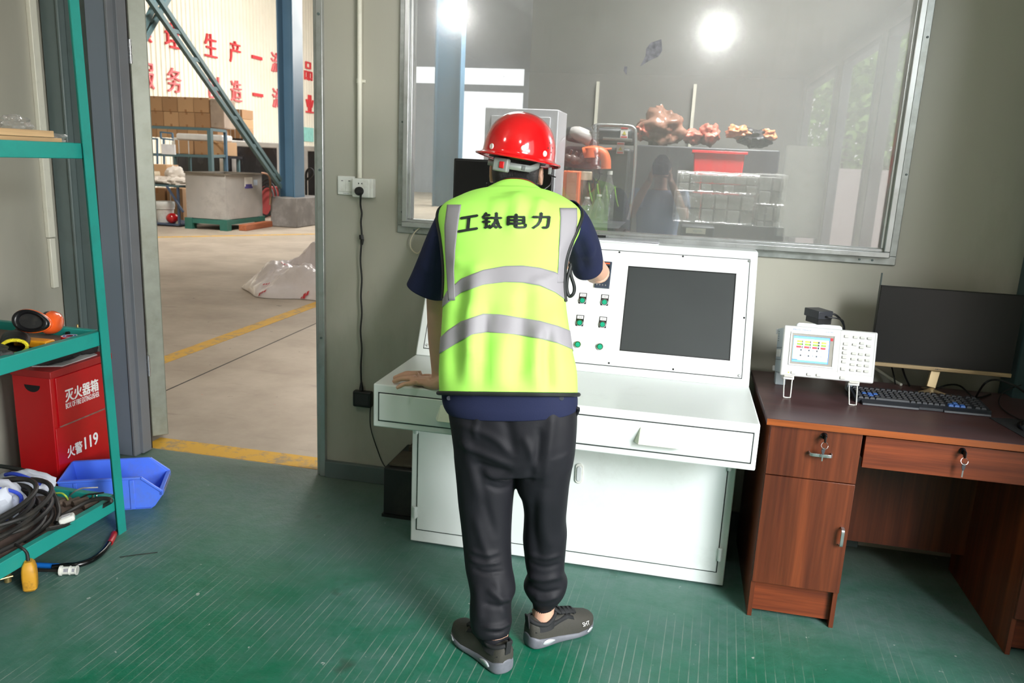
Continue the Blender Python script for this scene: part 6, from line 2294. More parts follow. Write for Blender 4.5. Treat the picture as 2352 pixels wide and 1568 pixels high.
MB().grid(bag_pt, 150, 100).build('film', M_bag, hp, angle=60)
b = MB()
for (px, py, s_) in ((655, 607, 0.02), (672, 605, 0.02), (604, 672, 0.03), (702, 686, 0.05), (612, 655, 0.02)):
    best = min(((u / 90, v / 60) for u in range(90) for v in range(0, 60)), key=lambda q_: (proj(bag_pt(*q_))[0] - px) ** 2 + (proj(bag_pt(*q_))[1] - py) ** 2)
    for k in range(3):
        u0, v0 = best[0] + 0.012 * (k - 1), best[1] + 0.01 * ((k * 7) % 3 - 1)
        n_ = Vector((0, -0.012, 0.008))
        b.add([bag_pt(min(1, max(0, u0 + du)), min(1, max(0, v0 + dv))) + n_ for du, dv in ((-0.004 - s_ * 0.06, -0.008), (0.004, -0.005), (0.003 + s_ * 0.05, 0.012), (-0.003, 0.006))], [(0, 1, 2, 3)])
build_each(b, 'red_print', pm('red_bag_print', (206, 60, 70), 0.5), hp)

# ------------------------------------------------------------------ plant room behind the window
struct('partition_wall', MB().box((onY(1215, 200, 6.6).x, 6.6, 0), (3.2, 6.7, 3.9)), pm('mid_grey_panel', (118, 117, 114), 0.5, var=0.05), flat=True)
b = MB()
for px in (1370, 1592):
    x = onY(px, 250, 6.59).x
    b.box((x - 0.012, 6.575, 0), (x + 0.012, 6.6, 2.25))
struct('trim_8', b, M_pvc)
cb = thing('electrical_cabinet', 'white electrical cabinet behind the window beyond the red helmet', 'cabinet', (-0.97, 4.9, 0))
Yk = 4.7
x0, x1 = onY(1113, 300, Yk).x, onY(1281, 300, Yk).x
zk = onY(1200, 249, Yk).z
MB().box((x0, Yk, 0.0), (x1, Yk + 0.34, zk)).build('body', pm('white_cabinet', (218, 218, 224), 0.4, var=0.02), cb, bevel=0.006)
dr = MB().box((x0 + 0.04, Yk - 0.012, 0.1), (x1 - 0.045, Yk, zk - 0.045)).build('door', MATS['white_cabinet'], cb, bevel=0.003)
MB().box((x1 - 0.085, Yk - 0.02, zk - 0.62), (x1 - 0.065, Yk - 0.012, zk - 0.5)).build('door_lock', M_silver, dr)

# machine skid: black housings, tube frame, orange pump parts
Ym = 5.3
mz = lambda px, py, Y=Ym: onY(px, py, Y)
mc_ = thing('machine_skid', 'black machine skid with orange pipework behind the glass right of the helmet', 'machine', (-0.55, 5.6, 0))
M_mblack = pm('dusty_black_housing', (52, 54, 58), 0.5, var=0.15, scale=4)
M_orp = pm('orange_pump_paint', (224, 106, 60), 0.45, var=0.08, scale=5)
a_, c_ = mz(1300, 290), mz(1450, 330)
MB().box((a_.x, Ym, c_.z), (c_.x, Ym + 0.5, a_.z)).build('upper_housing', M_mblack, mc_, bevel=0.02)
MB().box((a_.x, Ym, 0.0), (c_.x, Ym + 0.55, c_.z - 0.03)).build('lower_housing', M_mblack, mc_, bevel=0.02)
b = MB()
b.tube([mz(1368, 295, Ym - .05), mz(1372, 287, Ym - .05), mz(1440, 289, Ym - .05), mz(1456, 295, Ym - .05), mz(1460, 310, Ym - .05), mz(1458, 380, Ym - .05), mz(1450, 470, Ym - .05), mz(1442, 505, Ym - .05)], 0.011, 10, 4)
b.build('frame_tube', M_alu, mc_)
MB().tube([mz(1385, 318, Ym - .02), mz(1452, 322, Ym - .02)], 0.01, 10, 1).build('cross_tube', M_alu, mc_)
for (px, py) in ((1434, 304), (1425, 340)):
    q = mz(px, py, Ym - 0.004)
    b = MB().box((q.x - 0.024, Ym - 0.004, q.z - 0.036), (q.x + 0.024, Ym, q.z + 0.036))
    lb = b.build('warning_label', M_ink, mc_)
    MB().box((q.x - 0.022, Ym - 0.006, q.z + 0.022), (q.x + 0.022, Ym - 0.004, q.z + 0.034)).box((q.x - 0.02, Ym - 0.006, q.z - 0.034), (q.x + 0.02, Ym - 0.004, q.z - 0.024)).build('label_red', pm('red_print_label', (206, 70, 70), 0.5), lb)
    MB().prism([(q.x - 0.013, Ym - 0.004, q.z - 0.014), (q.x + 0.013, Ym - 0.004, q.z - 0.014), (q.x, Ym - 0.004, q.z + 0.010)], (0, -0.002, 0)).build('label_triangle', pm('yellow_warning', (214, 200, 80), 0.5), lb)
b = MB()
for k in range(14):
    p = mz(1367, 287 + k * 4.2, Ym - 0.09)
    b.tube([p, p + Vector((0, 0, -0.010))], 0.026 if k % 2 else 0.022, 14, 1)
b.build('corrugated_hose', M_silver, mc_)
b = MB()
b.tube([mz(1340, 350, Ym - .12), mz(1360, 346, Ym - .12), mz(1382, 350, Ym - .12), mz(1391, 365, Ym - .12), mz(1392, 388, Ym - .12)], 0.032, 16, 5)
b.tube([mz(1356, 362, Ym - .12), mz(1356, 340, Ym - .12)], 0.04, 16, 1)
b.tube([mz(1345, 345, Ym - .1), mz(1405, 342, Ym - .1)], 0.008, 8, 1)
b.build('orange_elbow', M_orp, mc_)
a_, c_ = mz(1294, 391, Ym - .2), mz(1329, 470, Ym - .2)
MB().box((a_.x, Ym - 0.2, 0.9), (c_.x, Ym - 0.02, a_.z)).build('orange_case', M_orp, mc_, bevel=0.008)
MB().box((mz(1303, 396, Ym - .2).x, Ym - 0.206, 1.0), (mz(1326, 396, Ym - .2).x, Ym - 0.2, mz(1310, 396, Ym - .2).z)).build('case_panel', pm('brownish_panel', (176, 118, 90), 0.5), mc_)
q = mz(1346, 404, Ym - .15)
MB().box((q.x - 0.035, Ym - 0.16, q.z - 0.028), (q.x + 0.035, Ym - 0.1, q.z + 0.028)).build('terminal_box', pm('beige_plastic', (190, 176, 150), 0.5), mc_, bevel=0.004)
b = MB()
for k in range(7):
    p = mz(1306 + 12 * k, 362 + 4 * (k % 3), Ym - 0.08)
    b.ball(p, (0.030, 0.03, 0.026 + 0.008 * (k % 2)), 10)
    b.tube([p, p + Vector((0.02, -0.02, 0.05))], 0.008, 8, 1)
b.build('valve_cluster', pm('grey_brown_valves', (104, 92, 88), 0.35, metal=0.3, var=0.3, scale=12), mc_)
b = MB()
b.tube([mz(1310, 300, Ym - .06), mz(1325, 305, Ym - .06), mz(1360, 322, Ym - .06)], [0.02, 0.045, 0.05], 14, 2)
b.build('white_cone', pm('pale_grey_cone', (176, 172, 170), 0.4), mc_)
b = MB()
for k in range(5):
    p = mz(1318 + 14 * k, 415 + 6 * (k % 2), Ym - 0.1)
    b.tube([p, p + Vector((0.02, -0.02, -0.10)), p + Vector((0.0, -0.03, -0.22)), p + Vector((0.03, -0.02, -0.34))], 0.006, 6, 4)
build_each(b, 'lead', pm('maroon_leads', (86, 50, 46), 0.5, var=0.3, scale=9), mc_)
b = MB()
for k in range(4):
    p = mz(1352 + 20 * k, 418 + 4 * k, Ym - 0.14)
    b.tube([p, p + Vector((0.015, -0.01, -0.07)), p + Vector((0.03, 0.0, -0.12))], 0.005, 6, 3)
build_each(b, 'lead', pm('green_yellow_leads', (110, 150, 60), 0.5), mc_)
M_pet = mat_clear_plastic('bottle_plastic', (220, 224, 226), 0.16, 0.06)
for (px, py0, py1, lab) in ((1393, 392, 512, 'tall clear plastic bottle standing by the machine behind the glass'), (1372, 446, 512, 'shorter clear plastic bottle beside the tall one behind the glass'), (1345, 452, 512, 'squat clear bottle with green residue behind the glass')):
    Yq = 4.75
    p0, p1 = onY(px, py1, Yq), onY(px, py0, Yq)
    h = p1.z - p0.z
    r_ = 0.036
    t = thing('bottle', lab, 'bottle', p0)
    MB().lathe([(0.0, 0.0), (r_ * 0.9, 0.0), (r_, 0.01), (r_, h * 0.30), (r_ * 0.93, h * 0.33), (r_, h * 0.36), (r_, h * 0.58), (r_ * 0.8, h * 0.7), (r_ * 0.42, h * 0.86), (r_ * 0.38, h * 0.93)], 20, Matrix.Translation(p0)).build('bottle_body', M_pet, t)
    MB().lathe([(r_ * 0.42, h * 0.93), (r_ * 0.42, h), (0.0, h)], 16, Matrix.Translation(p0)).build('cap', M_whiteplastic, t)
bt = thing('work_table', 'dark work table under the window carrying bottles in the plant room', 'table', (-0.3, 4.7, 0))
zt_ = onY(1370, 513, 4.75).z
MB().box((onY(1300, 512, 4.75).x, 4.45, zt_ - 0.04), (onY(1430, 512, 4.75).x, 5.05, zt_)).build('table_top', M_mblack, bt)
b = MB()
for px in (1305, 1425):
    for y_ in (4.5, 5.0):
        x = onY(px, 512, 4.75).x
        b.box((x - 0.02, y_ - 0.02, 0), (x + 0.02, y_ + 0.02, zt_ - 0.04))
build_each(b, 'leg', M_mblack, bt)

# shelf with red crate and bags
Ys = 5.9
ds = thing('dark_shelf', 'dark storage bench with bags on top behind the red crate', 'bench', (0.1, 6.1, 0))
a_, c_ = onY(1462, 332, Ys), onY(1786, 400, Ys)
MB().box((a_.x, Ys, 0.0), (c_.x, Ys + 0.55, a_.z)).build('carcass', pm('dark_slate_panel', (66, 66, 70), 0.5, var=0.1), ds, bevel=0.01)
Yr = 5.55
a_, c_ = onY(1595, 344, Yr), onY(1707, 400, Yr)
rc = thing('plastic_crate', 'red plastic crate beside the bench behind the glass', 'crate', ((a_.x + c_.x) / 2, Yr + 0.15, 0.9))
b = MB()
b.prism([(a_.x, Yr, a_.z), (c_.x, Yr, a_.z), (c_.x - 0.03, Yr, 1.15), (a_.x + 0.03, Yr, 1.15)], (0, 0.3, 0))
b.build('crate_wall', pm('bright_red_plastic', (226, 44, 52), 0.35, var=0.04), rc, bevel=0.008)
MB().box((a_.x - 0.015, Yr - 0.015, a_.z - 0.02), (c_.x + 0.015, Yr + 0.315, a_.z)).build('rim', MATS['bright_red_plastic'], rc, bevel=0.004)
cs = MB().box((a_.x - 0.1, Yr - 0.05, 0.0), (c_.x + 0.1, Yr + 0.33, 1.15)).build('packing_case', pm('grey_case', (98, 98, 98), 0.6), None, bevel=0.01)
tag(cs, 'grey packing case under the red crate', 'case')
M_obag = pm('orange_brown_bag', (226, 146, 104), 0.3, var=0.25, scale=9, bump=0.5, bscale=18)
M_pbag = pm('salmon_film_bag', (206, 120, 104), 0.2, var=0.25, scale=9, bump=0.6, bscale=18)
M_bbag = pm('brown_film_bag', (150, 112, 96), 0.22, var=0.35, scale=9, bump=0.6, bscale=18)
M_kbag = pm('black_bag', (48, 46, 50), 0.35, var=0.2, scale=9, bump=0.5)
zs_ = onY(1462, 332, Ys).z
for k, (px, py, rx, rz, mt__, lab) in enumerate(((1478, 302, 0.07, 0.07, M_pbag, 'small pinkish film bag with an orange patch on the bench'),
                                               (1520, 296, 0.19, 0.14, M_bbag, 'big brown film bag at the left of the bench'),
                                               (1592, 315, 0.08, 0.06, M_pbag, 'low red film bag in the middle of the bench'),
                                               (1630, 309, 0.08, 0.08, M_pbag, 'taller red film bag in the middle of the bench'),
                                               (1695, 303, 0.10, 0.05, M_obag, 'orange paper bag on the black bag at the right of the bench'),
                                               (1735, 318, 0.13, 0.07, M_kbag, 'black bag under the orange one at the right of the bench'),
                                               (1762, 312, 0.07, 0.05, M_obag, 'small cream and orange bag at the bench end'))):
    c = onY(px, py, Ys + 0.2)
    b = MB()
    crumple(b, (c.x, Ys + 0.2, max(c.z, zs_ + 0.03)), (rx * 0.8, 0.12, rz * 0.85), 40 + k, 44, 0.5, 2.0, zs_)
    o = b.build('film_bag', mt__, None, angle=75)
    tag(o, lab, 'bag', 'bags on the bench behind the glass')

# pallets of grey boxes under film
M_gbox = pm('grey_board_boxes', (186, 186, 182), 0.6, var=0.08, scale=5)
M_wr = mat_clear_plastic('stretch_film', (232, 232, 230), 0.18, 0.08)
Yp = 4.95
n_b = 0
for (xa, xb_, ya, yb_, nx, lab) in ((1556, 1738, 400, 442, 7, 'upper film-wrapped tier of grey boxes behind the window'), (1553, 1735, 446, 512, 6, 'lower film-wrapped tier of grey boxes behind the window'), (1742, 1800, 404, 470, 2, 'narrow film-wrapped stack of grey boxes right of the wide tiers'), (1744, 1800, 474, 540, 3, 'bottom of the narrow wrapped stack by the window corner')):
    x0, x1 = onY(xa, 450, Yp).x, onY(xb_, 450, Yp).x
    z0, z1 = onY((xa + xb_) / 2, yb_, Yp).z, onY((xa + xb_) / 2, ya, Yp).z
    t = thing('wrapped_boxes', lab, 'wrapped boxes', ((x0 + x1) / 2, Yp + 0.2, z0))
    for r_ in range(2):
        for k in range(nx):
            w_ = (x1 - x0) / nx
            zz0, zz1 = z0 + (z1 - z0) * r_ / 2, z0 + (z1 - z0) * (r_ + 1) / 2
            MB().box((x0 + k * w_ + 0.005, Yp + 0.01 * ((k + r_) % 2), zz0), (x0 + (k + 1) * w_ - 0.005, Yp + 0.4, zz1 - 0.008)).build('box', M_gbox, t, bevel=0.003)

    def wrapf(u, v, x0=x0, x1=x1, z0=z0, z1=z1):
        # front and top sheet of film
        L = (z1 - z0) + 0.4
        s = v * L
        x = x0 - 0.012 + (x1 - x0 + 0.024) * u
        d = 0.008 * noise.noise(Vector((x * 9, s * 9, 1))) + 0.006 * abs(noise.noise(Vector((x * 22, s * 22, 5))))
        if s < (z1 - z0):
            return Vector((x, Yp - 0.012 - d, z0 + s))
        return Vector((x, Yp - 0.012 + (s - (z1 - z0)), z1 + 0.008 + d))
    MB().grid(wrapf, 40, 30).build('stretch_film', M_wr, t, angle=60, solid=0.001)
o = MB().box((onY(1545, 520, Yp).x, Yp - 0.04, 0.0), (onY(1800, 520, Yp).x, Yp + 0.45, onY(1640, 513, Yp).z)).build('loading_plinth', pm('dark_grey_plinth', (84, 84, 84), 0.6))
tag(o, 'dark grey plinth under the wrapped grey boxes', 'plinth')
q0, q1 = onY(1564, 517, 4.55), onY(1640, 545, 4.55)
bx_ = thing('battery_case', 'dark battery case with a pale label just behind the window sill', 'battery', ((q0.x + q1.x) / 2, 4.65, 0))
MB().box((q0.x, 4.56, 0.0), (q1.x, 4.74, q0.z)).build('case', M_mblack, bx_, bevel=0.01)
l0, l1 = onY(1576, 523, 4.55), onY(1620, 538, 4.55)
MB().box((l0.x, 4.556, l1.z), (l1.x, 4.56, l0.z)).build('label', pm('pale_beige_label', (200, 198, 180), 0.5), bx_)
b = MB()
text_on(b, 'VISION', ((l0.x + l1.x) / 2 + 0.01, 4.5555, (l0.z + l1.z) / 2), (1, 0, 0), (0, 0, 1), 0.05, 0.012)
b.build('label_lettering', pm('blue_green_print', (110, 150, 150), 0.5), bx_)


# ================================================================== THE OPERATOR
def px_rings(rows, n=36, p=2.3, dense=4, tang=None, scale=1.0):
    """Closed rings from rows of (left px, right px, depth Y, half thickness[, right depth]); the side points lie on the
    left and right pixels at that depth and the section is a real superellipse of its own thickness."""
    C_, A_, B_ = [], [], []
    for r in rows:
        L3 = onY(r[0][0], r[0][1], r[2])
        R3 = onY(r[1][0], r[1][1], r[4] if len(r) > 4 else r[2])
        C_.append((L3 + R3) / 2)
        A_.append((R3 - L3) / 2)
        B_.append(r[3])
    k = len(rows)
    if dense > 1:
        C_, B_ = spline(C_, B_, dense)
        A_ = spline(A_, None, dense)
    rings = []
    for i in range(len(C_)):
        t = (C_[min(i + 1, len(C_) - 1)] - C_[max(i - 1, 0)]).normalized()
        if tang:
            t = (t * (1 - tang[1]) + Vector(tang[0]) * tang[1]).normalized()
        d = t.cross(A_[i]).normalized()          # towards +Y side for upward runs
        if d.y < 0:
            d = -d
        ring = []
        for j in range(n):
            a = 2 * math.pi * j / n
            ca, sa = math.cos(a), math.sin(a)
            ring.append(C_[i] + A_[i] * scale * math.copysign(abs(ca) ** (2 / p), ca) + d * (B_[i] * scale) * math.copysign(abs(sa) ** (2 / p), sa))
        rings.append(ring)
    return rings


def remeshed(mb, voxel, smooth=2):
    """One continuous skin over the collected closed shapes: returns (verts, faces)."""
    me = bpy.data.meshes.new('tmp')
    me.from_pydata(mb.v, [], mb.f)
    bm = bmesh.new()
    bm.from_mesh(me)
    bmesh.ops.recalc_face_normals(bm, faces=bm.faces)
    bm.to_mesh(me)
    bm.free()
    o = bpy.data.objects.new('tmp', me)
    COL.objects.link(o)
    md = o.modifiers.new('r', 'REMESH')
    md.mode = 'VOXEL'
    md.voxel_size = voxel
    if smooth:
        ms = o.modifiers.new('s', 'SMOOTH')
        ms.iterations = smooth
        ms.factor = 0.5
    dg = bpy.context.evaluated_depsgraph_get()
    m2 = bpy.data.meshes.new_from_object(o.evaluated_get(dg))
    vs = [v.co.copy() for v in m2.vertices]
    fs = [list(p.vertices) for p in m2.polygons]
    bpy.data.objects.remove(o)
    bpy.data.meshes.remove(me)
    bpy.data.meshes.remove(m2)
    return vs, fs


def vnormals(vs, fs):
    V_ = np.array([tuple(v) for v in vs])
    N_ = np.zeros_like(V_)
    for f in fs:
        a, b_, c = V_[f[0]], V_[f[1]], V_[f[2]]
        nn = np.cross(b_ - a, c - a)
        for i in f:
            N_[i] += nn
    N_ /= np.maximum(np.linalg.norm(N_, axis=1, keepdims=True), 1e-12)
    return V_, N_


def fold(vs, fs, strokes, both=False):
    """Raise or sink soft creases along strokes drawn over the side facing the room: (points, height, width, [end taper])."""
    V_, N_ = vnormals(vs, fs)
    ctr = V_.mean(0)
    if ((V_ - ctr) * N_).sum() < 0:
        N_ = -N_
    W_ = (V_ - CAM) @ ROWS.T
    P_ = np.stack([F_PX * W_[:, 0] / W_[:, 2] + 1176, F_PX * W_[:, 1] / W_[:, 2] + 784], 1)
    face = np.clip(-((V_ - CAM) * N_).sum(1) / np.linalg.norm(V_ - CAM, axis=1) * 2.5, 0, 1)
    disp = np.zeros(len(V_))
    for st in strokes:
        pts, amp, wid = st[0], st[1], st[2]
        P2 = [Vector((x, y, 0)) for x, y in pts]
        if len(P2) > 2:
            P2 = spline(P2, None, 5)
        best = np.full(len(V_), 1e9)
        bt = np.zeros(len(V_))
        n_ = len(P2) - 1
        for i in range(n_):
            a = np.array(P2[i][:2])
            d = np.array(P2[i + 1][:2]) - a
            L2 = max((d * d).sum(), 1e-9)
            t = np.clip(((P_ - a) @ d) / L2, 0, 1)
            q = a + t[:, None] * d
            dd = np.hypot(*(P_ - q).T)
            m_ = dd < best
            best[m_] = dd[m_]
            bt[m_] = (i + t[m_]) / n_
        taper = np.clip(np.minimum(bt, 1 - bt) * 4 + 0.15, 0, 1)
        disp += amp * np.exp(-(best / wid) ** 2) * taper
    V_ = V_ + N_ * (disp * face)[:, None]
    return [Vector(v) for v in V_]


def mbv(vs, fs):
    b = MB()
    b.v, b.f, b.mi = list(vs), [list(f) for f in fs], [0] * len(fs)
    return b


M_skin = pm('skin', (206, 162, 138), 0.5, var=0.06, scale=16, sss=0.12, bump=0.06, bscale=220)
M_hair = pm('black_hair', (14, 12, 12), 0.45, var=0.3, scale=18, stretch=(14, 14, 1.5), bump=0.8, bscale=50)
M_navy = pm('navy_shirt_cotton', (28, 34, 64), 0.85, var=0.08, scale=8, bump=0.08, bscale=300, spec=0.3)
M_pant = pm('black_trouser_fabric', (18, 18, 25), 0.68, var=0.1, scale=8, bump=0.05, bscale=300, spec=0.35)
M_vest = pm('hi_vis_yellow_green', (182, 255, 108), 0.7, var=0.03, scale=5, spec=0.3)
M_reflect = pm('silver_reflective_tape', (150, 147, 152), 0.6, var=0.04, scale=10)
M_pipe = pm('black_binding', (22, 26, 26), 0.6)
M_helm = pm('red_helmet_plastic', (214, 18, 24), 0.14, var=0.02, coat=0.6)
M_greyp = pm('grey_strap_plastic', (136, 142, 140), 0.42, var=0.04)

PB = onZ(1190, 1480)
man = thing('person', 'person in yellow-green vest and red helmet leaning on the white console', 'person', (-0.42, 2.32, 0))

# ---- vest surface
VR = [((1013, 903), (1326, 907), 2.31, 0.125), ((1012, 850), (1324, 852), 2.33, 0.123), ((1015, 800), (1314, 803), 2.352, 0.119),
      ((1018, 750), (1307, 755), 2.377, 0.116), ((1021, 700), (1300, 705), 2.403, 0.114), ((1024, 650), (1297, 655), 2.43, 0.113),
      ((1022, 600), (1301, 605), 2.465, 0.113), ((1016, 552), (1317, 557), 2.50, 0.112), ((1009, 518), (1334, 521), 2.53, 0.106),
      ((1009, 497), (1338, 499), 2.553, 0.096), ((1018, 482), (1330, 484), 2.57, 0.084), ((1043, 471), (1311, 472), 2.585, 0.074),
      ((1078, 462), (1282, 464), 2.60, 0.068), ((1110, 452), (1258, 455), 2.615, 0.064), ((1132, 444), (1240, 447), 2.63, 0.062)]
NU = 96
vr = px_rings(VR, NU, 2.35, 6)
NV = len(vr) - 1
VARR = np.array([[tuple(p) for p in r] for r in vr])
bm_ = MB()
bm_.loft(vr, cap=False)
vv, vf = bm_.v, bm_.f
VFOLD = [([(1186, 440), (1188, 480), (1182, 540)], 0.010, 20), ([(1150, 452), (1140, 490), (1120, 530)], 0.007, 12), ([(1245, 455), (1236, 480), (1222, 520)], 0.007, 12),
         ([(1165, 470), (1150, 520)], -0.006, 10), ([(1215, 470), (1205, 520)], -0.006, 10),
         ([(1100, 600), (1092, 680), (1085, 760), (1080, 890)], 0.012, 22), ([(1060, 640), (1050, 740), (1040, 880)], -0.010, 18),
         ([(1125, 690), (1112, 770), (1108, 890)], -0.008, 13), ([(1160, 760), (1150, 830), (1150, 900)], 0.010, 24),
         ([(1215, 650), (1200, 740), (1190, 890)], -0.009, 20), ([(1240, 740), (1232, 820), (1236, 900)], 0.010, 16), ([(1270, 700), (1282, 800), (1290, 900)], 0.008, 22),
         ([(1258, 760), (1256, 840), (1262, 900)], -0.007, 10), ([(1172, 700), (1190, 715), (1210, 712)], 0.004, 8), ([(1085, 700), (1070, 730), (1040, 770)], 0.004, 8),
         ([(1195, 860), (1225, 850), (1235, 830)], 0.004, 8), ([(1075, 790), (1105, 830), (1110, 850)], 0.004, 7), ([(1290, 620), (1260, 640), (1215, 650)], 0.004, 9),
         ([(1035, 590), (1070, 610), (1110, 612)], 0.004, 9), ([(1320, 520), (1290, 560), (1270, 610)], 0.004, 10)]
vv = fold(vv, vf, [(q[0], q[1] * 1.55, q[2]) for q in VFOLD])
VARR = np.array([tuple(p) for p in vv]).reshape(NV + 1, NU, 3)
cen = VARR.mean(1, keepdims=True)


def VS(u, v, off=0.0):
    """Point on the vest: u in 0..NU around, v in 0..NV up; off = stand-off."""
    i0 = int(math.floor(u)) % NU
    fu = u - math.floor(u)
    j0 = max(0, min(NV - 1, int(math.floor(v))))
    fv = min(1.0, max(0.0, v - j0))
    i1 = (i0 + 1) % NU
    p = (VARR[j0, i0] * (1 - fu) + VARR[j0, i1] * fu) * (1 - fv) + (VARR[j0 + 1, i0] * (1 - fu) + VARR[j0 + 1, i1] * fu) * fv
    if off:
        e = 0.6
        a = VS(u + e, v)
        b_ = VS(u - e, v)
        c = VS(u, min(NV, v + e))
        d = VS(u, max(0, v - e))
        n_ = (a - b_).cross(c - d)
        if n_.length > 1e-9:
            n_.normalize()
            ce = Vector(cen[min(NV, int(round(v))), 0])
            if n_.dot(Vector(p) - ce) < 0:
                n_ = -n_
            return Vector(p) + n_ * off
    return Vector(p)


vest_mb = mbv(vv, vf)
vest = vest_mb.build('vest', M_vest, man, angle=180, solid=0.003)
vest_bvh = BVHTree.FromPolygons([tuple(p) for p in vv], vf)


def on_vest(px, py, off=0.002):
    d = Vector(ray(px, py)).normalized()
    h = vest_bvh.ray_cast(Vector(CAM), d)
    if h[0] is None:
        return None
    n_ = h[1] if h[1].dot(d) < 0 else -h[1]
    return h[0] + n_ * off


def v_at(u, curve):
    """v on the vest at angle u whose picture height meets curve(px)."""
    uu = u if math.sin(2 * math.pi * u / NU) <= 0 else (NU - u)      # the front repeats the back
    lo, hi = 0.0, NV * 0.62
    for _ in range(22):
        mid = (lo + hi) / 2
        x, y = proj(VS(uu, mid))
        if y > curve(x):
            lo = mid
        else:
            hi = mid
    return (lo + hi) / 2


bands = [([(1015, 692), (1028, 668), (1060, 640), (1110, 620), (1160, 611), (1200, 610), (1240, 615), (1275, 625), (1300, 640)],
          [(1010, 712), (1025, 698), (1060, 672), (1110, 654), (1160, 648), (1200, 649), (1240, 656), (1275, 672), (1300, 690)]),
         ([(1012, 775), (1030, 758), (1060, 738), (1110, 720), (1150, 722), (1200, 730), (1240, 737), (1280, 748), (1310, 760)],
          [(1005, 815), (1020, 806), (1050, 788), (1085, 768), (1120, 763), (1180, 768), (1240, 778), (1280, 788), (1318, 804)])]
for top, bot in bands:
    ct = lambda x, t_=top: interp([q[0] for q in t_], [q[1] for q in t_], x)
    cb_ = lambda x, t_=bot: interp([q[0] for q in t_], [q[1] for q in t_], x)
    m = NU * 2
    vt = [v_at(k / 2, ct) for k in range(m)]
    vb = [v_at(k / 2, cb_) for k in range(m)]
    b = MB()
    b.grid(lambda u, v: VS((u * m) / 2, vb[int(round(u * m)) % m] * (1 - v) + vt[int(round(u * m)) % m] * v, 0.0022), m, 10, wrap=True)
    b.build('reflective_band', M_reflect, vest, angle=180, solid=0.001)
# vertical shoulder strips
for (lc, rc_) in (([(1028, 470), (1022, 520), (1024, 580), (1028, 640), (1031, 690)], [(1062, 458), (1054, 510), (1047, 570), (1044, 620), (1046, 690)]),
                  ([(1283, 452), (1287, 500), (1284, 560), (1279, 650)], [(1324, 470), (1325, 510), (1316, 560), (1304, 600), (1292, 650)])):
    b = MB()
    rows_ = []
    y0_, y1_ = max(lc[0][1], rc_[0][1]) + 1, min(lc[-1][1], rc_[-1][1])
    for j in range(25):
        y = y0_ + (y1_ - y0_) * j / 24
        xl = interp([q[1] for q in lc], [q[0] for q in lc], y)
        xr_ = interp([q[1] for q in rc_], [q[0] for q in rc_], y)
        row = [on_vest(xl + (xr_ - xl) * k / 8, y, 0.0028) for k in range(9)]
        if all(p is not None for p in row):
            rows_.append(row)
    b.loft(rows_, cap=False, closed=False)
    b.build('shoulder_strip', M_reflect, vest, angle=180, solid=0.0008)
# hem, armhole and neck binding
b = MB()
b.tube([VS(k, 0.15, 0.003) for k in range(NU + 1)], 0.0065, 8, 1, cap=False)
b.build('hem_binding', M_pipe, vest)
for s_ in (0, 1):
    base = 0 if s_ else NU // 2
    pts = []
    for k in range(33):
        f = k / 32
        v = NV * (0.30 + 0.47 * f)
        du = -(3.0 + 2.0 * math.sin(math.pi * f)) if s_ else (3.0 + 2.0 * math.sin(math.pi * f))
        pts.append(VS((base + du * (0.5 if f < 0.9 else 0.2)) % NU, v, 0.003))
    b = MB()
    b.tube(pts, 0.0062, 8, 1)
    b.build('armhole_binding', M_pipe, vest)
b = MB()
b.tube([onY(1311, 610, 2.44), onY(1303, 640, 2.43), onY(1302, 665, 2.43), onY(1308, 680, 2.43), onY(1317, 674, 2.43), onY(1319, 658, 2.44), onY(1311, 630, 2.45), onY(1310, 605, 2.45)], 0.0055, 8, 5)
b.build('side_loop', M_pipe, vest)
# collar: orange lining with black binding, standing round the neck
nr = vr[-1]
cN = sum(nr, Vector()) / NU
ring1 = [cN + (p - cN) * 1.02 for p in nr]
ring2 = [cN + Vector((0, 0.012, 0.006)) + (p - cN) * 0.94 for p in nr]
ring3 = [cN + Vector((0, 0.014, 0.004)) + (p - cN) * 0.86 for p in nr]
ring4 = [cN + Vector((0, 0.01, -0.005)) + (p - cN) * 0.86 for p in nr]
MB().loft([ring1, ring2, ring3, ring4], cap=False).build('collar', pm('orange_lining', (240, 92, 40), 0.6), vest, angle=180)
MB().tube([ring2[k % NU] for k in range(NU + 1)], 0.004, 8, 1, cap=False).build('collar_binding', M_pipe, vest)
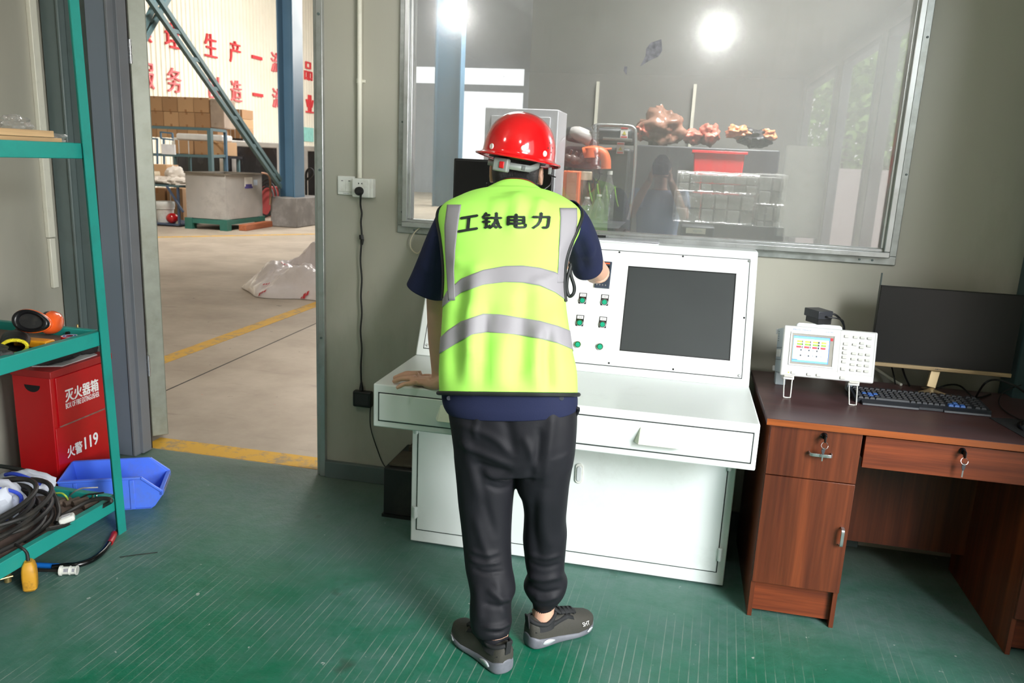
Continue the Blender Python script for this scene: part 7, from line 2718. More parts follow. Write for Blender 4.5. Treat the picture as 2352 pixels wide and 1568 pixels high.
# lettering on the back, draped over the cloth
b = MB()
base_l = [(1077, 514), (1131, 507.5), (1188, 508.5), (1243, 507.5)]
for ch, (cx_, cy_), w_, h_ in (('工', base_l[0], 43, 33), ('钛', base_l[1], 45, 36), ('电', base_l[2], 43, 31), ('力', base_l[3], 39, 36)):
    tv, tf, tw, th_ = text_data(ch, 1.0, 0.0)
    # subdivide long edges so the letters follow the cloth
    me = bpy.data.meshes.new('tmp')
    me.from_pydata([(v.x / tw * w_, v.y / th_ * h_, 0) for v in tv], [], tf)
    bm = bmesh.new()
    bm.from_mesh(me)
    bmesh.ops.remove_doubles(bm, verts=bm.verts, dist=0.01)
    bmesh.ops.triangulate(bm, faces=bm.faces)
    for _ in range(3):
        ed = [e for e in bm.edges if e.calc_length() > 5]
        if ed:
            bmesh.ops.subdivide_edges(bm, edges=ed, cuts=1)
            bmesh.ops.triangulate(bm, faces=bm.faces)
    for kk, (ax, ay) in enumerate(((-1.9, 0), (1.9, 0), (0, -1.3), (0, 1.3))):
      pts = []
      for v in bm.verts:
        skew = 0.10 if ch == '工' else 0.03
        pts.append(on_vest(cx_ + ax + v.co.x + v.co.y * skew, cy_ + ay - v.co.y - v.co.x * (0.16 if ch == '工' else 0.0), 0.0032 + kk * 0.00008) or Vector((0, 0, 0)))
      b.add(pts, [[v.index for v in f.verts] for f in bm.faces])
    bm.free()
    bpy.data.meshes.remove(me)
b.build('back_lettering', pm('black_vest_print', (20, 30, 28), 0.6), vest, angle=180)

# ---- shirt: sleeves, hem strip and collar edge
SH = MB()
slL = [((1010, 478), (1066, 505), 2.56, 0.050), ((1003, 497), (1062, 540), 2.565, 0.062), ((985, 537), (1050, 590), 2.575, 0.068), ((965, 587), (1040, 640), 2.59, 0.072), ((950, 622), (1032, 668), 2.60, 0.074), ((939, 645), (1023, 686), 2.605, 0.075)]
slR = [((1272, 505), (1334, 478), 2.545, 0.056), ((1284, 532), (1357, 510), 2.60, 0.064), ((1298, 565), (1374, 548), 2.69, 0.063), ((1306, 592), (1382, 576), 2.76, 0.064), ((1314, 616), (1386, 603), 2.81, 0.064)]
shirt_parts = []
for rows_, fl_ in ((slL, [([(1000, 520), (985, 580), (975, 640)], 0.006, 10), ([(1015, 560), (1000, 620), (1000, 670)], -0.006, 8), ([(960, 600), (990, 620), (1015, 625)], 0.004, 7)]),
                   (slR, [([(1345, 520), (1355, 560), (1360, 610)], 0.006, 9), ([(1330, 540), (1338, 590), (1345, 625)], -0.006, 8), ([(1365, 560), (1350, 585), (1325, 590)], 0.005, 7)])):
    bb = MB()
    bb.loft(px_rings(rows_, 40, 2.2, 6), cap=False)
    w2 = fold(bb.v, bb.f, fl_)
    shirt_parts.append(mbv(w2, bb.f))
hemrows = [((1030, 938), (1325, 940), 2.312, 0.118), ((1022, 925), (1326, 928), 2.312, 0.121), ((1018, 905), (1325, 908), 2.315, 0.119), ((1020, 880), (1318, 885), 2.325, 0.112)]
bb = MB()
bb.loft(px_rings(hemrows, 72, 2.35, 4), cap=False)
SH.add(bb.v, bb.f)
shirt = SH.build('shirt', M_navy, man, angle=180, solid=0.003)
for q in shirt_parts:
    q.build('sleeve', M_navy, shirt, angle=180, solid=0.003)
bt_ = MB()
for (px, py) in ((1031, 907), (1290, 908)):
    p = onY(px, py, 2.2)
    bt_.tube([p + Vector((0, 0.012, 0)), p + Vector((0, -0.004, 0))], 0.007, 14, 1)
bt_ = MB()
shb = BVHTree.FromPolygons([tuple(v) for v in bb.v], bb.f)
for (px, py) in ((1031, 914), (1290, 914)):
    d = Vector(ray(px, py)).normalized()
    h = shb.ray_cast(Vector(CAM), d)
    if h[0] is not None:
        bt_.tube([h[0], h[0] - d * 0.004], 0.007, 14, 1)
if bt_.v:
    build_each(bt_, 'button', pm('dark_button', (52, 56, 66), 0.3), shirt)

# ---- trousers
TR = MB()
pel = [((1026, 905), (1320, 908), 2.31, 0.105), ((1031, 930), (1324, 934), 2.31, 0.112), ((1037, 965), (1325, 968), 2.31, 0.117), ((1043, 1005), (1323, 1008), 2.31, 0.118), ((1047, 1040), (1320, 1045), 2.31, 0.112), ((1051, 1070), (1315, 1075), 2.31, 0.10)]
TR.loft(px_rings(pel, 48, 2.4, 4))
inL = [(1020, 1186), (1064, 1182), (1100, 1184), (1140, 1178), (1180, 1175), (1220, 1172.5), (1260, 1172), (1290, 1172), (1320, 1178), (1350, 1183), (1372, 1182), (1382, 1173), (1407, 1172), (1420, 1176), (1441, 1172), (1460, 1168)]
outL = [(1020, 1045), (1050, 1047), (1100, 1052), (1150, 1056), (1200, 1062), (1250, 1067), (1300, 1072), (1330, 1078), (1360, 1083), (1400, 1081), (1430, 1083), (1446, 1088), (1460, 1100)]
inR = [(1020, 1184), (1070, 1185), (1108, 1187), (1122, 1197), (1148, 1203), (1180, 1206.5), (1220, 1201), (1244, 1203.7), (1280, 1206.5), (1303, 1211.7), (1318, 1214), (1330, 1202), (1342, 1204), (1356, 1210), (1370, 1222), (1383, 1228)]
outR = [(1020, 1322), (1060, 1317.6), (1100, 1309.6), (1132, 1305.6), (1164, 1302.4), (1200, 1299.6), (1228, 1302), (1260, 1299.6), (1292, 1296.8), (1312, 1295.6), (1324, 1297), (1337, 1303), (1350, 1302), (1364, 1297), (1372, 1293), (1383, 1280)]


def leg_rows(il, ol, ys, Yf, bf):
    rows_ = []
    for y in ys:
        xi = interp([q[0] for q in il], [q[1] for q in il], y)
        xo = interp([q[0] for q in ol], [q[1] for q in ol], y)
        rows_.append(((min(xi, xo), y), (max(xi, xo), y), Yf(y), bf(y)))
    return rows_


YL = lambda y: interp([1020, 1100, 1250, 1460], [2.31, 2.305, 2.30, 2.235], y)
YRt = lambda y: interp([1020, 1100, 1250, 1383], [2.31, 2.33, 2.385, 2.405], y)
bL = lambda y: interp([1020, 1100, 1200, 1300, 1400, 1440, 1460], [0.10, 0.098, 0.086, 0.078, 0.074, 0.066, 0.05], y)
bR = lambda y: interp([1020, 1100, 1200, 1300, 1335, 1365, 1383], [0.10, 0.096, 0.082, 0.074, 0.074, 0.066, 0.048], y)
ysL = [1020, 1050, 1080, 1110, 1150, 1200, 1250, 1300, 1330, 1360, 1385, 1410, 1430, 1446, 1458]
ysR = [1020, 1050, 1080, 1110, 1130, 1165, 1200, 1230, 1260, 1290, 1312, 1324, 1337, 1350, 1364, 1376, 1383]
rowsL = leg_rows(inL, outL, ysL, YL, bL)
rowsR = leg_rows(inR, outR, ysR, YRt, bR)
TR.loft(px_rings(rowsL, 36, 2.2, 4))
TR.loft(px_rings(rowsR, 36, 2.2, 4))
tv, tf = remeshed(TR, 0.0055, 3)
TFOLD = [([(1180, 1050), (1140, 1010), (1090, 985), (1060, 975)], 0.006, 9), ([(1178, 1070), (1130, 1050), (1085, 1030), (1060, 1010)], 0.008, 8), ([(1176, 1085), (1130, 1075), (1090, 1062)], -0.007, 7),
         ([(1180, 1100), (1150, 1100), (1110, 1085)], 0.007, 7), ([(1172, 1118), (1145, 1122), (1115, 1112)], -0.005, 6), ([(1060, 960), (1080, 1060), (1110, 1160)], 0.007, 14),
         ([(1096, 1060), (1112, 1150), (1140, 1240)], -0.006, 12), ([(1100, 950), (1092, 985), (1094, 1010)], 0.005, 8), ([(1150, 930), (1165, 980), (1180, 1050)], -0.008, 14),
         ([(1200, 1000), (1220, 1040), (1230, 1090)], 0.006, 10), ([(1240, 980), (1235, 1040), (1212, 1110)], -0.007, 10), ([(1270, 940), (1262, 1020), (1250, 1120)], 0.007, 12),
         ([(1250, 1120), (1248, 1200), (1262, 1260)], 0.006, 14), ([(1228, 1140), (1226, 1220), (1240, 1290)], -0.006, 10),
         ([(1080, 1262), (1110, 1272), (1150, 1268)], 0.005, 5), ([(1078, 1282), (1108, 1294), (1152, 1290)], 0.006, 5), ([(1086, 1305), (1115, 1316), (1160, 1312)], -0.005, 5), ([(1090, 1180), (1110, 1250), (1130, 1290)], 0.006, 10),
         ([(1210, 1270), (1250, 1282), (1292, 1272)], 0.005, 5), ([(1212, 1290), (1250, 1304), (1290, 1294)], -0.005, 5), ([(1208, 1318), (1246, 1330), (1294, 1320)], 0.009, 7), ([(1210, 1345), (1250, 1362), (1296, 1352)], -0.007, 6),
         ([(1226, 1370), (1250, 1378), (1286, 1368)], 0.006, 5), ([(1172, 1384), (1140, 1392), (1110, 1384)], -0.006, 6), ([(1178, 1372), (1150, 1374), (1120, 1350)], 0.007, 8),
         ([(1176, 1425), (1150, 1440), (1110, 1440)], 0.008, 6), ([(1172, 1437), (1150, 1452), (1118, 1452)], -0.006, 4), ([(1095, 1340), (1100, 1390), (1104, 1430)], 0.005, 10), ([(1140, 1330), (1150, 1380), (1160, 1420)], 0.005, 10)]
tv = fold(tv, tf, TFOLD)
trs = mbv(tv, tf).build('trousers', M_pant, man, angle=180)
for rows_ in ([((1106, 1455), (1168, 1458), 2.235, 0.046), ((1108, 1470), (1166, 1472), 2.232, 0.046)], [((1224, 1380), (1281, 1377), 2.405, 0.046), ((1227, 1393), (1276, 1391), 2.405, 0.045)]):
    rr = px_rings(rows_, 72, 2.1, 4)
    for r_ in rr:
        c = sum(r_, Vector()) / len(r_)
        for j in range(len(r_)):
            r_[j] = c + (r_[j] - c) * (1.0 + (0.025 if j % 2 else 0.0))
    MB().loft(rr, cap=False).build('cuff', M_pant, trs, angle=180, solid=0.003)
# pocket flap on the right hip
p = onY(1321, 940, 2.30)
b = MB()
b.tube([onY(1318, 936, 2.30), onY(1328, 938, 2.30), onY(1324, 950, 2.31), onY(1320, 958, 2.31)], [0.003, 0.006, 0.006, 0.003], 8, 3)
b.build('pocket_edge', M_pant, trs)

# ---- shoes
M_sole = pm('grey_rubber_sole', (104, 106, 114), 0.55, var=0.15, scale=12, dirt=(70, 70, 74), dirt_amt=0.5, dirt_scale=20)
M_upper = pm('olive_charcoal_upper', (58, 56, 50), 0.75, var=0.15, scale=14, bump=0.15, bscale=200)
M_upd = pm('black_mesh_upper', (30, 31, 33), 0.8, var=0.15, scale=20, bump=0.15, bscale=250)


def shoe(heel, toe, side, sht):
    heel, toe = Vector((heel.x, heel.y, 0)), Vector((toe.x, toe.y, 0))
    U_ = (toe - heel).normalized()
    V_ = Vector((-U_.y, U_.x, 0))
    L_ = (toe - heel).length
    T_ = [0.0, 0.012, 0.04, 0.10, 0.22, 0.38, 0.52, 0.66, 0.80, 0.91, 0.97, 1.0]
    wo = [0.010, 0.022, 0.033, 0.041, 0.042, 0.038, 0.041, 0.048, 0.049, 0.040, 0.026, 0.010]
    bend = [0, 0, 0, 0, 0, 0.003, 0.005, 0.006, 0.003, 0.0, -0.003, -0.004]
    sh_ = [0.050, 0.054, 0.054, 0.048, 0.042, 0.036, 0.031, 0.030, 0.031, 0.034, 0.040, 0.042]
    up = [0.066, 0.092, 0.102, 0.104, 0.098, 0.096, 0.101, 0.090, 0.074, 0.064, 0.054, 0.046]

    def P(t, v, z):
        return heel + U_ * (t * L_) + V_ * (v + side * interp(T_, bend, t)) + Vector((0, 0, z))
    root = MB()
    rings = []
    for t, w_, s_ in zip(T_, wo, sh_):
        lo = 0.012 if t > 0.93 else (0.006 if t < 0.03 else 0.0)
        rings.append([P(t, -w_ * 0.92, lo), P(t, -w_ * 1.08, lo + 0.010), P(t, -w_ * 1.06, s_ * 0.62), P(t, -w_ * 0.97, s_), P(t, w_ * 0.97, s_), P(t, w_ * 1.06, s_ * 0.62), P(t, w_ * 1.08, lo + 0.010), P(t, w_ * 0.92, lo)])
    sole = MB().loft(rings)
    rings = []
    for t, w_, s_, u_ in zip(T_, wo, sh_, up):
        ring = []
        for j in range(21):
            a = math.pi * j / 20
            ring.append(P(min(max(t, 0.012), 0.988), -w_ * 0.95 * math.copysign(abs(math.cos(a)) ** 0.75, math.cos(a)), s_ - 0.006 + (u_ - s_ + 0.006) * math.sin(a) ** 0.8))
        rings.append(ring)
    upper = MB().loft(rings, cap=True)
    so_ = upper.build('shoe', M_upper, man, angle=70)
    so_['label'] = 'left shoe, seen from behind' if side > 0 else 'right shoe turned outwards with white lettering'
    sole.build('sole', M_sole, so_, subsurf=2, angle=180)
    # padded collar, heel tab, tongue and laces, reflective window in the sole
    b = MB()
    col_pts = []
    for k in range(25):
        a = 2 * math.pi * k / 24
        tt = 0.20 + 0.175 * math.cos(a)
        z = 0.100 + 0.018 * (1 if math.cos(a) > 0 else 0.3) * abs(math.cos(a)) - 0.012 * abs(math.sin(a))
        col_pts.append(P(tt, 0.037 * math.sin(a), z))
    b.tube(col_pts, 0.0075, 8, 1)
    b.loft([[p + Vector((0, 0, 0.0)) for p in col_pts[:-1]], [P(0.20 + 0.185 * math.cos(2 * math.pi * k / 24), 0.0445 * math.sin(2 * math.pi * k / 24), 0.066) for k in range(24)]], cap=False)
    b.build('collar', M_upd, so_, angle=60)
    b = MB()
    b.bar(P(0.015, 0, 0.072), P(-0.012, 0, 0.122), 0.022, 0.006, up=U_)
    b.build('heel_tab', M_upd, so_, bevel=0.002)
    b = MB()
    b.loft([[P(t, v, z + dz) for v, z in ((-0.024, 0.0), (-0.012, 0.006), (0.012, 0.006), (0.024, 0.0))] for t, dz in ((0.34, 0.128), (0.42, 0.106), (0.54, 0.100), (0.66, 0.092))], cap=False, closed=False)
    b.build('tongue', M_upd, so_, solid=0.006)
    b = MB()
    for k in range(4):
        t = 0.44 + 0.06 * k
        z = 0.112 - 0.004 * k
        b.tube([P(t, -0.026, z - 0.010), P(t + 0.01, 0.0, z + 0.002), P(t + 0.02, 0.026, z - 0.012)], 0.003, 6, 3)
    b.tube([P(0.44, 0.0, 0.116), P(0.42, 0.025, 0.125), P(0.47, 0.038, 0.108), P(0.46, 0.01, 0.114)], 0.0026, 6, 4)
    b.build('laces', M_upd, so_)
    b = MB()
    for vs_ in (-1, 1):
        r1, r2 = [], []
        for k in range(9):
            t = 0.14 + 0.18 * k / 8
            hgt = 0.011 * math.sin(math.pi * (k / 8) ** 0.7)
            w_ = interp(T_, wo, t)
            r1.append(P(t, vs_ * w_ * 1.075, 0.022 - hgt * 0.6))
            r2.append(P(t, vs_ * w_ * 1.065, 0.024 + hgt))
        b.loft([r1, r2], cap=False, closed=False)
        r1, r2 = [], []
        for k in range(7):
            t = 0.78 + 0.12 * k / 6
            hgt = 0.006 * math.sin(math.pi * k / 6)
            w_ = interp(T_, wo, t)
            r1.append(P(t, vs_ * w_ * 1.075, 0.020 - hgt))
            r2.append(P(t, vs_ * w_ * 1.065, 0.022 + hgt))
        b.loft([r1, r2], cap=False, closed=False)
    b.build('sole_window', pm('silvery_sole_insert', (196, 200, 204), 0.3, var=0.08), so_, solid=0.001)
    b = MB()
    for vs_ in (-1, 1):
        rr = []
        for t, f0, f1 in ((0.05, 0.15, 0.75), (0.16, 0.2, 0.7), (0.28, 0.3, 0.55), (0.40, 0.42, 0.6), (0.52, 0.5, 0.75), (0.60, 0.45, 0.62)):
            w_, s_, u_ = interp(T_, wo, t), interp(T_, sh_, t), interp(T_, up, t)
            row = []
            for f in (f0, f1):
                a = f * math.pi / 2
                row.append(P(t, vs_ * (w_ * 0.95 * math.cos(a) ** 0.75 + 0.0015), s_ - 0.006 + (u_ - s_ + 0.006) * math.sin(a) ** 0.8 + 0.001))
            rr.append(row)
        b.loft(rr, cap=False, closed=False)
    b.build('side_overlay', M_upd, so_, angle=60, solid=0.0015)
    if sht:
        w_ = interp(T_, wo, 0.76)
        c = P(0.76, -w_ * 0.93 - 0.004, 0.052)
        b = MB()
        text_on(b, 'SHT', c, U_, (V_ * 0.55 + Vector((0, 0, 0.83))), 0.030, 0.014, 0.0, spacing=1.0)
        b.build('shoe_lettering', M_ink, so_)


hL, tL = onZ(1164, 1548, 0.0), onZ(1062, 1462, 0.0)
dL = (tL - hL).normalized()
shoe(hL - dL * 0.002, hL + dL * 0.285, 1, False)
hR, tR = onZ(1208, 1485, 0.0), onZ(1345, 1437, 0.0)
dR = (tR - hR).normalized()
shoe(hR, hR + dR * 0.28, -1, True)
ankL = hL + dL * 0.062
ankR = hR + dR * 0.062

# ---- body: head, neck, arms, hands, trunk and legs as one skin
BD = MB()
hc = onY(1187, 388, 2.735)                      # centre of the head
# head: egg with brow, nose, cheeks and chin, facing +Y
hr_ = []
for (z, rx, yb, yf) in ((-0.128, 0.022, 0.02, 0.078), (-0.118, 0.040, -0.01, 0.092), (-0.095, 0.056, -0.045, 0.097), (-0.06, 0.067, -0.072, 0.094), (-0.02, 0.073, -0.088, 0.092), (0.02, 0.076, -0.096, 0.090), (0.06, 0.073, -0.092, 0.082), (0.09, 0.060, -0.074, 0.062), (0.108, 0.036, -0.045, 0.034), (0.113, 0.012, -0.016, 0.01)):
    cy_, ry_ = (yb + yf) / 2, (yf - yb) / 2
    hr_.append([hc + Vector((rx * math.cos(a), cy_ + ry_ * math.sin(a), z)) for a in [2 * math.pi * k / 28 for k in range(28)]])
BD.loft(hr_)
BD.tube([hc + Vector((0, 0.09, 0.012)), hc + Vector((0, 0.108, -0.028)), hc + Vector((0, 0.100, -0.040))], [0.007, 0.013, 0.010], 10)      # nose
BD.tube([hc + Vector((-0.022, 0.093, -0.070)), hc + Vector((0, 0.099, -0.069)), hc + Vector((0.022, 0.093, -0.070))], 0.007, 8)     # mouth
for s_ in (-1, 1):
    BD.ball(hc + Vector((s_ * 0.030, 0.086, 0.008)), (0.014, 0.010, 0.010), 10)      # eyes
    e = hc + Vector((s_ * 0.080, -0.004, -0.020))
    BD.loft([[e + Vector((s_ * (dx + 0.010 * math.sin(a) * 0), 0.018 * f * math.cos(a) - 0.004 * dx * 60, 0.032 * f * math.sin(a) - 0.006 * f * math.cos(a))) for a in [2 * math.pi * k / 16 for k in range(16)]] for dx, f in ((-0.008, 0.75), (0.0, 0.9), (0.010, 1.0), (0.014, 0.9), (0.011, 0.55))])
# neck into trunk
tc = Vector(cen[-1, 0])
BD.tube([hc + Vector((0, -0.02, -0.03)), hc + Vector((0, -0.035, -0.10)), tc + Vector((0, 0.0, -0.02)), tc + Vector((0, -0.02, -0.10))], [0.055, 0.058, 0.062, 0.07], 20)
BD.loft(px_rings(VR[:-2], 32, 2.3, 2, scale=0.86))
BD.loft(px_rings(pel, 32, 2.3, 2, scale=0.85))
for rows_, an in ((rowsL, ankL), (rowsR, ankR)):
    BD.loft(px_rings(rows_[:-3], 20, 2.1, 2, scale=0.62))
    top = px_rings(rows_[-4:-3], 8, 2, 1)[0]
    c = sum(top, Vector()) / len(top)
    BD.tube([c + Vector((0, 0, 0.05)), c, Vector((an.x * 0.4 + c.x * 0.6, an.y * 0.4 + c.y * 0.6, 0.13)), Vector((an.x, an.y, 0.095)), Vector((an.x, an.y, 0.06))], [0.05, 0.044, 0.036, 0.034, 0.028], 18)
    # ankle bones
    BD.ball(Vector((an.x + 0.028, an.y + 0.004, 0.112)), 0.011, 10)
    BD.ball(Vector((an.x - 0.028, an.y + 0.004, 0.112)), 0.011, 10)
# left arm to the desk
arL = [((1000, 500), (1070, 530), 2.56, 0.05), ((985, 560), (1046, 580), 2.575, 0.05), ((976, 620), (1032, 640), 2.60, 0.046), ((980, 675), (1034, 682), 2.615, 0.042), ((982, 715), (1036, 720), 2.625, 0.043), ((984, 770), (1034, 775), 2.645, 0.040), ((989, 820), (1030, 824), 2.665, 0.033), ((992, 852), (1028, 856), 2.675, 0.028), ((991, 872), (1028, 880), 2.675, 0.026)]
BD.loft(px_rings(arL, 24, 2.1, 3))
zk = CZ + 0.018
wr_ = onZ(1008, 872, CZ + 0.030)
kn = {'index': onZ(948, 859, zk + 0.008), 'middle': onZ(940, 862, zk + 0.010), 'ring': onZ(936, 870, zk + 0.006), 'little': onZ(940, 882, zk)}
heel_ = onZ(1003, 886, CZ + 0.016)
BD.loft([[wr_ + Vector((0.0, 0.030 * math.cos(a), 0.020 * math.sin(a) - 0.006)) for a in [2 * math.pi * k / 16 for k in range(16)]],
         [wr_ + Vector((-0.035, 0.036 * math.cos(a) + 0.002, 0.019 * math.sin(a) - 0.010)) for a in [2 * math.pi * k / 16 for k in range(16)]],
         [wr_ + Vector((-0.075, 0.041 * math.cos(a) + 0.004, 0.016 * math.sin(a) - 0.013)) for a in [2 * math.pi * k / 16 for k in range(16)]],
         [wr_ + Vector((-0.103, 0.036 * math.cos(a) + 0.002, 0.011 * math.sin(a) - 0.013)) for a in [2 * math.pi * k / 16 for k in range(16)]]])
BD.tube([wr_ + Vector((0.012, -0.012, 0.0)), heel_ + Vector((-0.012, 0.006, 0.002)), heel_ + Vector((-0.05, 0.012, 0.0))], [0.026, 0.021, 0.014], 12)
ft = {'index': onZ(914, 863, CZ + 0.009), 'middle': onZ(904, 868, CZ + 0.009), 'ring': onZ(902, 876.5, CZ + 0.009), 'little': onZ(910, 891, CZ + 0.008)}
for nm in ('index', 'middle', 'ring', 'little'):
    k0, k1 = kn[nm], ft[nm]
    d = k1 - k0
    r0 = {'index': 0.0098, 'middle': 0.0102, 'ring': 0.0098, 'little': 0.0086}[nm]
    BD.tube([k0 - d * 0.55, k0 + Vector((0, 0, 0.002)), k0 + d * 0.42 + Vector((0, 0, 0.006)), k0 + d * 0.74 + Vector((0, 0, 0.002)), k1], [r0 * 1.05, r0 * 1.12, r0, r0 * 0.93, r0 * 0.72], 12, 3)
th0 = wr_ + Vector((-0.03, 0.03, -0.012))
BD.tube([th0, th0 + Vector((-0.022, 0.032, 0.0)), th0 + Vector((-0.048, 0.046, -0.004)), th0 + Vector((-0.068, 0.050, -0.007))], [0.017, 0.013, 0.011, 0.008], 12, 3)
# right arm to the panel
shR = onY(1300, 520, 2.56)
elR = onY(1377, 626, 2.86)
BD.tube([shR, shR * 0.5 + elR * 0.5, elR], [0.038, 0.040, 0.036], 18, 3)
wrR = Vector((-0.372, 3.105, 1.205))
BD.tube([elR, elR * 0.72 + wrR * 0.28 + Vector((0.006, 0, -0.006)), elR * 0.35 + wrR * 0.65, wrR], [0.038, 0.041, 0.033, 0.026], 18, 3)
hd = (Vector((-0.46, 3.29, 1.215)) - wrR).normalized()
hs_ = hd.cross(Vector((0, 0, 1))).normalized()
hn = hs_.cross(hd)
BD.loft([[wrR + hd * u + hs_ * (w_ * math.cos(a)) + hn * (t_ * math.sin(a)) for a in [2 * math.pi * k / 16 for k in range(16)]] for u, w_, t_ in ((-0.01, 0.028, 0.020), (0.03, 0.036, 0.018), (0.07, 0.042, 0.016), (0.095, 0.038, 0.012))])
for k, (dv, ln, cu) in enumerate(((0.030, 0.085, 0.0), (0.010, 0.062, -0.03), (-0.010, 0.056, -0.034), (-0.028, 0.046, -0.03))):
    q = wrR + hd * 0.088 + hs_ * dv
    BD.tube([q - hd * 0.03, q, q + hd * ln * 0.5 + hn * (cu * 0.35), q + hd * ln * 0.8 + hn * cu], [0.0095, 0.0098, 0.009, 0.007], 12, 3)
q = wrR + hd * 0.03 + hs_ * 0.034
BD.tube([q, q + hd * 0.03 + hs_ * 0.018 + hn * -0.01, q + hd * 0.06 + hs_ * 0.012 + hn * -0.02], [0.014, 0.0115, 0.008], 12, 3)
sv, sf = remeshed(BD, 0.0036, 2)
# keep the palm on the desk top
for p in sv:
    if p.z < CZ + 0.001 and p.z > CZ - 0.06 and p.y > 2.63 and p.x < -0.7:
        p.z = CZ + 0.001
sv = fold(sv, sf, [([(985, 860), (960, 858), (944, 859)], 0.0016, 1.8), ([(988, 866), (962, 864), (940, 863)], 0.0016, 1.6), ([(985, 872), (960, 870), (938, 871)], 0.0012, 1.6), ([(993, 878), (985, 868), (984, 858)], -0.002, 2), ([(996, 884), (1006, 880), (1016, 885)], -0.0015, 2)])
body = mbv(sv, sf).build('body', M_skin, man, angle=180)
nl = MB()
for nm in ('ring', 'little'):
    k0, k1 = kn[nm], ft[nm]
    d = (k1 - k0).normalized()
    c = k1 - d * 0.006 + Vector((0, 0, 0.0066))
    s_ = d.cross(Vector((0, 0, 1))).normalized()
    nl.loft([[c + d * (0.006 * u) + s_ * (0.0048 * w_) + Vector((0, 0, -0.0012 * abs(w_) - 0.002 * max(0, u))) for w_ in (-1, -0.5, 0, 0.5, 1)] for u in (-1, 0, 0.9)], cap=False, closed=False)
build_each(nl, 'fingernail', pm('fingernail', (214, 160, 140), 0.3), body)

# ---- hair
hm = MB()
rng = random.Random(2)


def hair_pt(u, v):
    a = math.pi * (0.5 + 0.0) + 2 * math.pi * u        # around
    th = v                                              # 0 crown .. 1 hairline
    back = max(0.0, -math.sin(a))
    lowz = -0.012 - 0.098 * back ** 0.55 + 0.004 * math.sin(u * 90)
    z = 0.118 + (lowz - 0.118) * (v ** 1.15)
    f = math.sqrt(max(0.0, 1 - (max(0, z) / 0.122) ** 2))
    if z < 0:
        f = 1 - 0.28 * (z / -0.11) ** 2
    k = 1 + 0.03 * noise.noise(Vector((math.cos(a) * 3, math.sin(a) * 3, z * 30)))
    return hc + Vector((0.083 * f * k * math.cos(a), -0.004 + 0.104 * f * k * math.sin(a), z))


hm.grid(hair_pt, 96, 30, wrap=True)
hair = hm.build('hair', M_hair, man, angle=180, solid=0.004)
# short hair ends over the nape
b = MB()
for k in range(260):
    u = rng.uniform(0.52, 0.98)
    p = hair_pt(u, rng.uniform(0.86, 1.0))
    out = (p - hc)
    out.z = 0
    out.normalize()
    ln = rng.uniform(0.012, 0.026)
    q = p + out * rng.uniform(0.0, 0.004) + Vector((rng.uniform(-0.004, 0.004), 0, -ln))
    s_ = out.cross(Vector((0, 0, 1))) * 0.0012
    b.add([p - s_ + out * 0.004, p + s_ + out * 0.004, q + out * 0.001], [(0, 1, 2)])
b.build('hair_ends', M_hair, hair, flat=True)

# ---- helmet
HB = onY(1191, 362, 2.735)                      # centre of the brim plane
HM = Matrix.Translation(HB) @ Matrix.Rotation(math.radians(6.5), 4, 'Y') @ Matrix.Rotation(math.radians(-3.0), 4, 'X')


def helm_pt(a, t):
    """t 0 at brim edge, small rim, then dome to the crown."""
    ca, sa = math.cos(a), math.sin(a)
    front = max(0, sa)
    if t < 0.12:
        f = t / 0.12
        rim = 0.022 + 0.028 * front ** 3
        k = 1 - f
        rx, ry = 0.124 + rim * k * 0.95, 0.150 + rim * k
        z = -0.006 * k + 0.006 * f - 0.010 * front * k
        return Vector((rx * ca, ry * sa, z))
    g = (t - 0.12) / 0.88
    z = 0.006 + 0.146 * math.sin(g * math.pi / 2) ** 0.92
    q = (z - 0.006) / 0.1462
    f = max(0.0, 1 - q ** 2.25) ** (1 / 2.25)
    return Vector((0.124 * f * ca, 0.150 * f * sa, z))


b = MB()
b.grid(lambda u, t: HM @ helm_pt(2 * math.pi * u, t * 0.999), 72, 36, wrap=True)
helmet = b.build('helmet', M_helm, man, angle=50, solid=0.003)
b = MB()
b.tube([HM @ (helm_pt(2 * math.pi * k / 72, 0.0) + Vector((0, 0, 0.001))) for k in range(73)], 0.0032, 8, 1, cap=False)
b.build('brim_edge', M_helm, helmet)
hv, hf = [], []
bb = MB()
bb.grid(lambda u, t: HM @ helm_pt(2 * math.pi * u, t * 0.999), 72, 36, wrap=True)
hbvh = BVHTree.FromPolygons([tuple(v) for v in bb.v], bb.f)


def on_helm(px, py):
    d = Vector(ray(px, py)).normalized()
    h = hbvh.ray_cast(Vector(CAM), d)
    if h[0] is None:
        return None, None
    return h[0], (h[1] if h[1].dot(d) < 0 else -h[1])


for (px, py) in ((1129.5, 336), (1203, 340.5), (1251.5, 353)):
    p, n_ = on_helm(px, py)
    if p is not None:
        MB().lathe([(0.0, 0.0028), (0.003, 0.0022), (0.0042, 0.0032), (0.0085, 0.0028), (0.0102, 0.0)], 24, Matrix.Translation(p) @ n_.to_track_quat('Z', 'Y').to_matrix().to_4x4()).build('rivet', M_whiteplastic, helmet)
b = MB()
for (px, py) in ((1259, 340), (1263, 328), (1266, 350), (1268, 318), (1269, 340)):
    p, n_ = on_helm(px, py)
    if p is not None:
        b.lathe([(0.0, 0.0006), (0.0026, 0.0006), (0.0026, -0.0005)], 10, Matrix.Translation(p) @ n_.to_track_quat('Z', 'Y').to_matrix().to_4x4())
if b.v:
    b.build('vent_hole', M_dark, helmet)
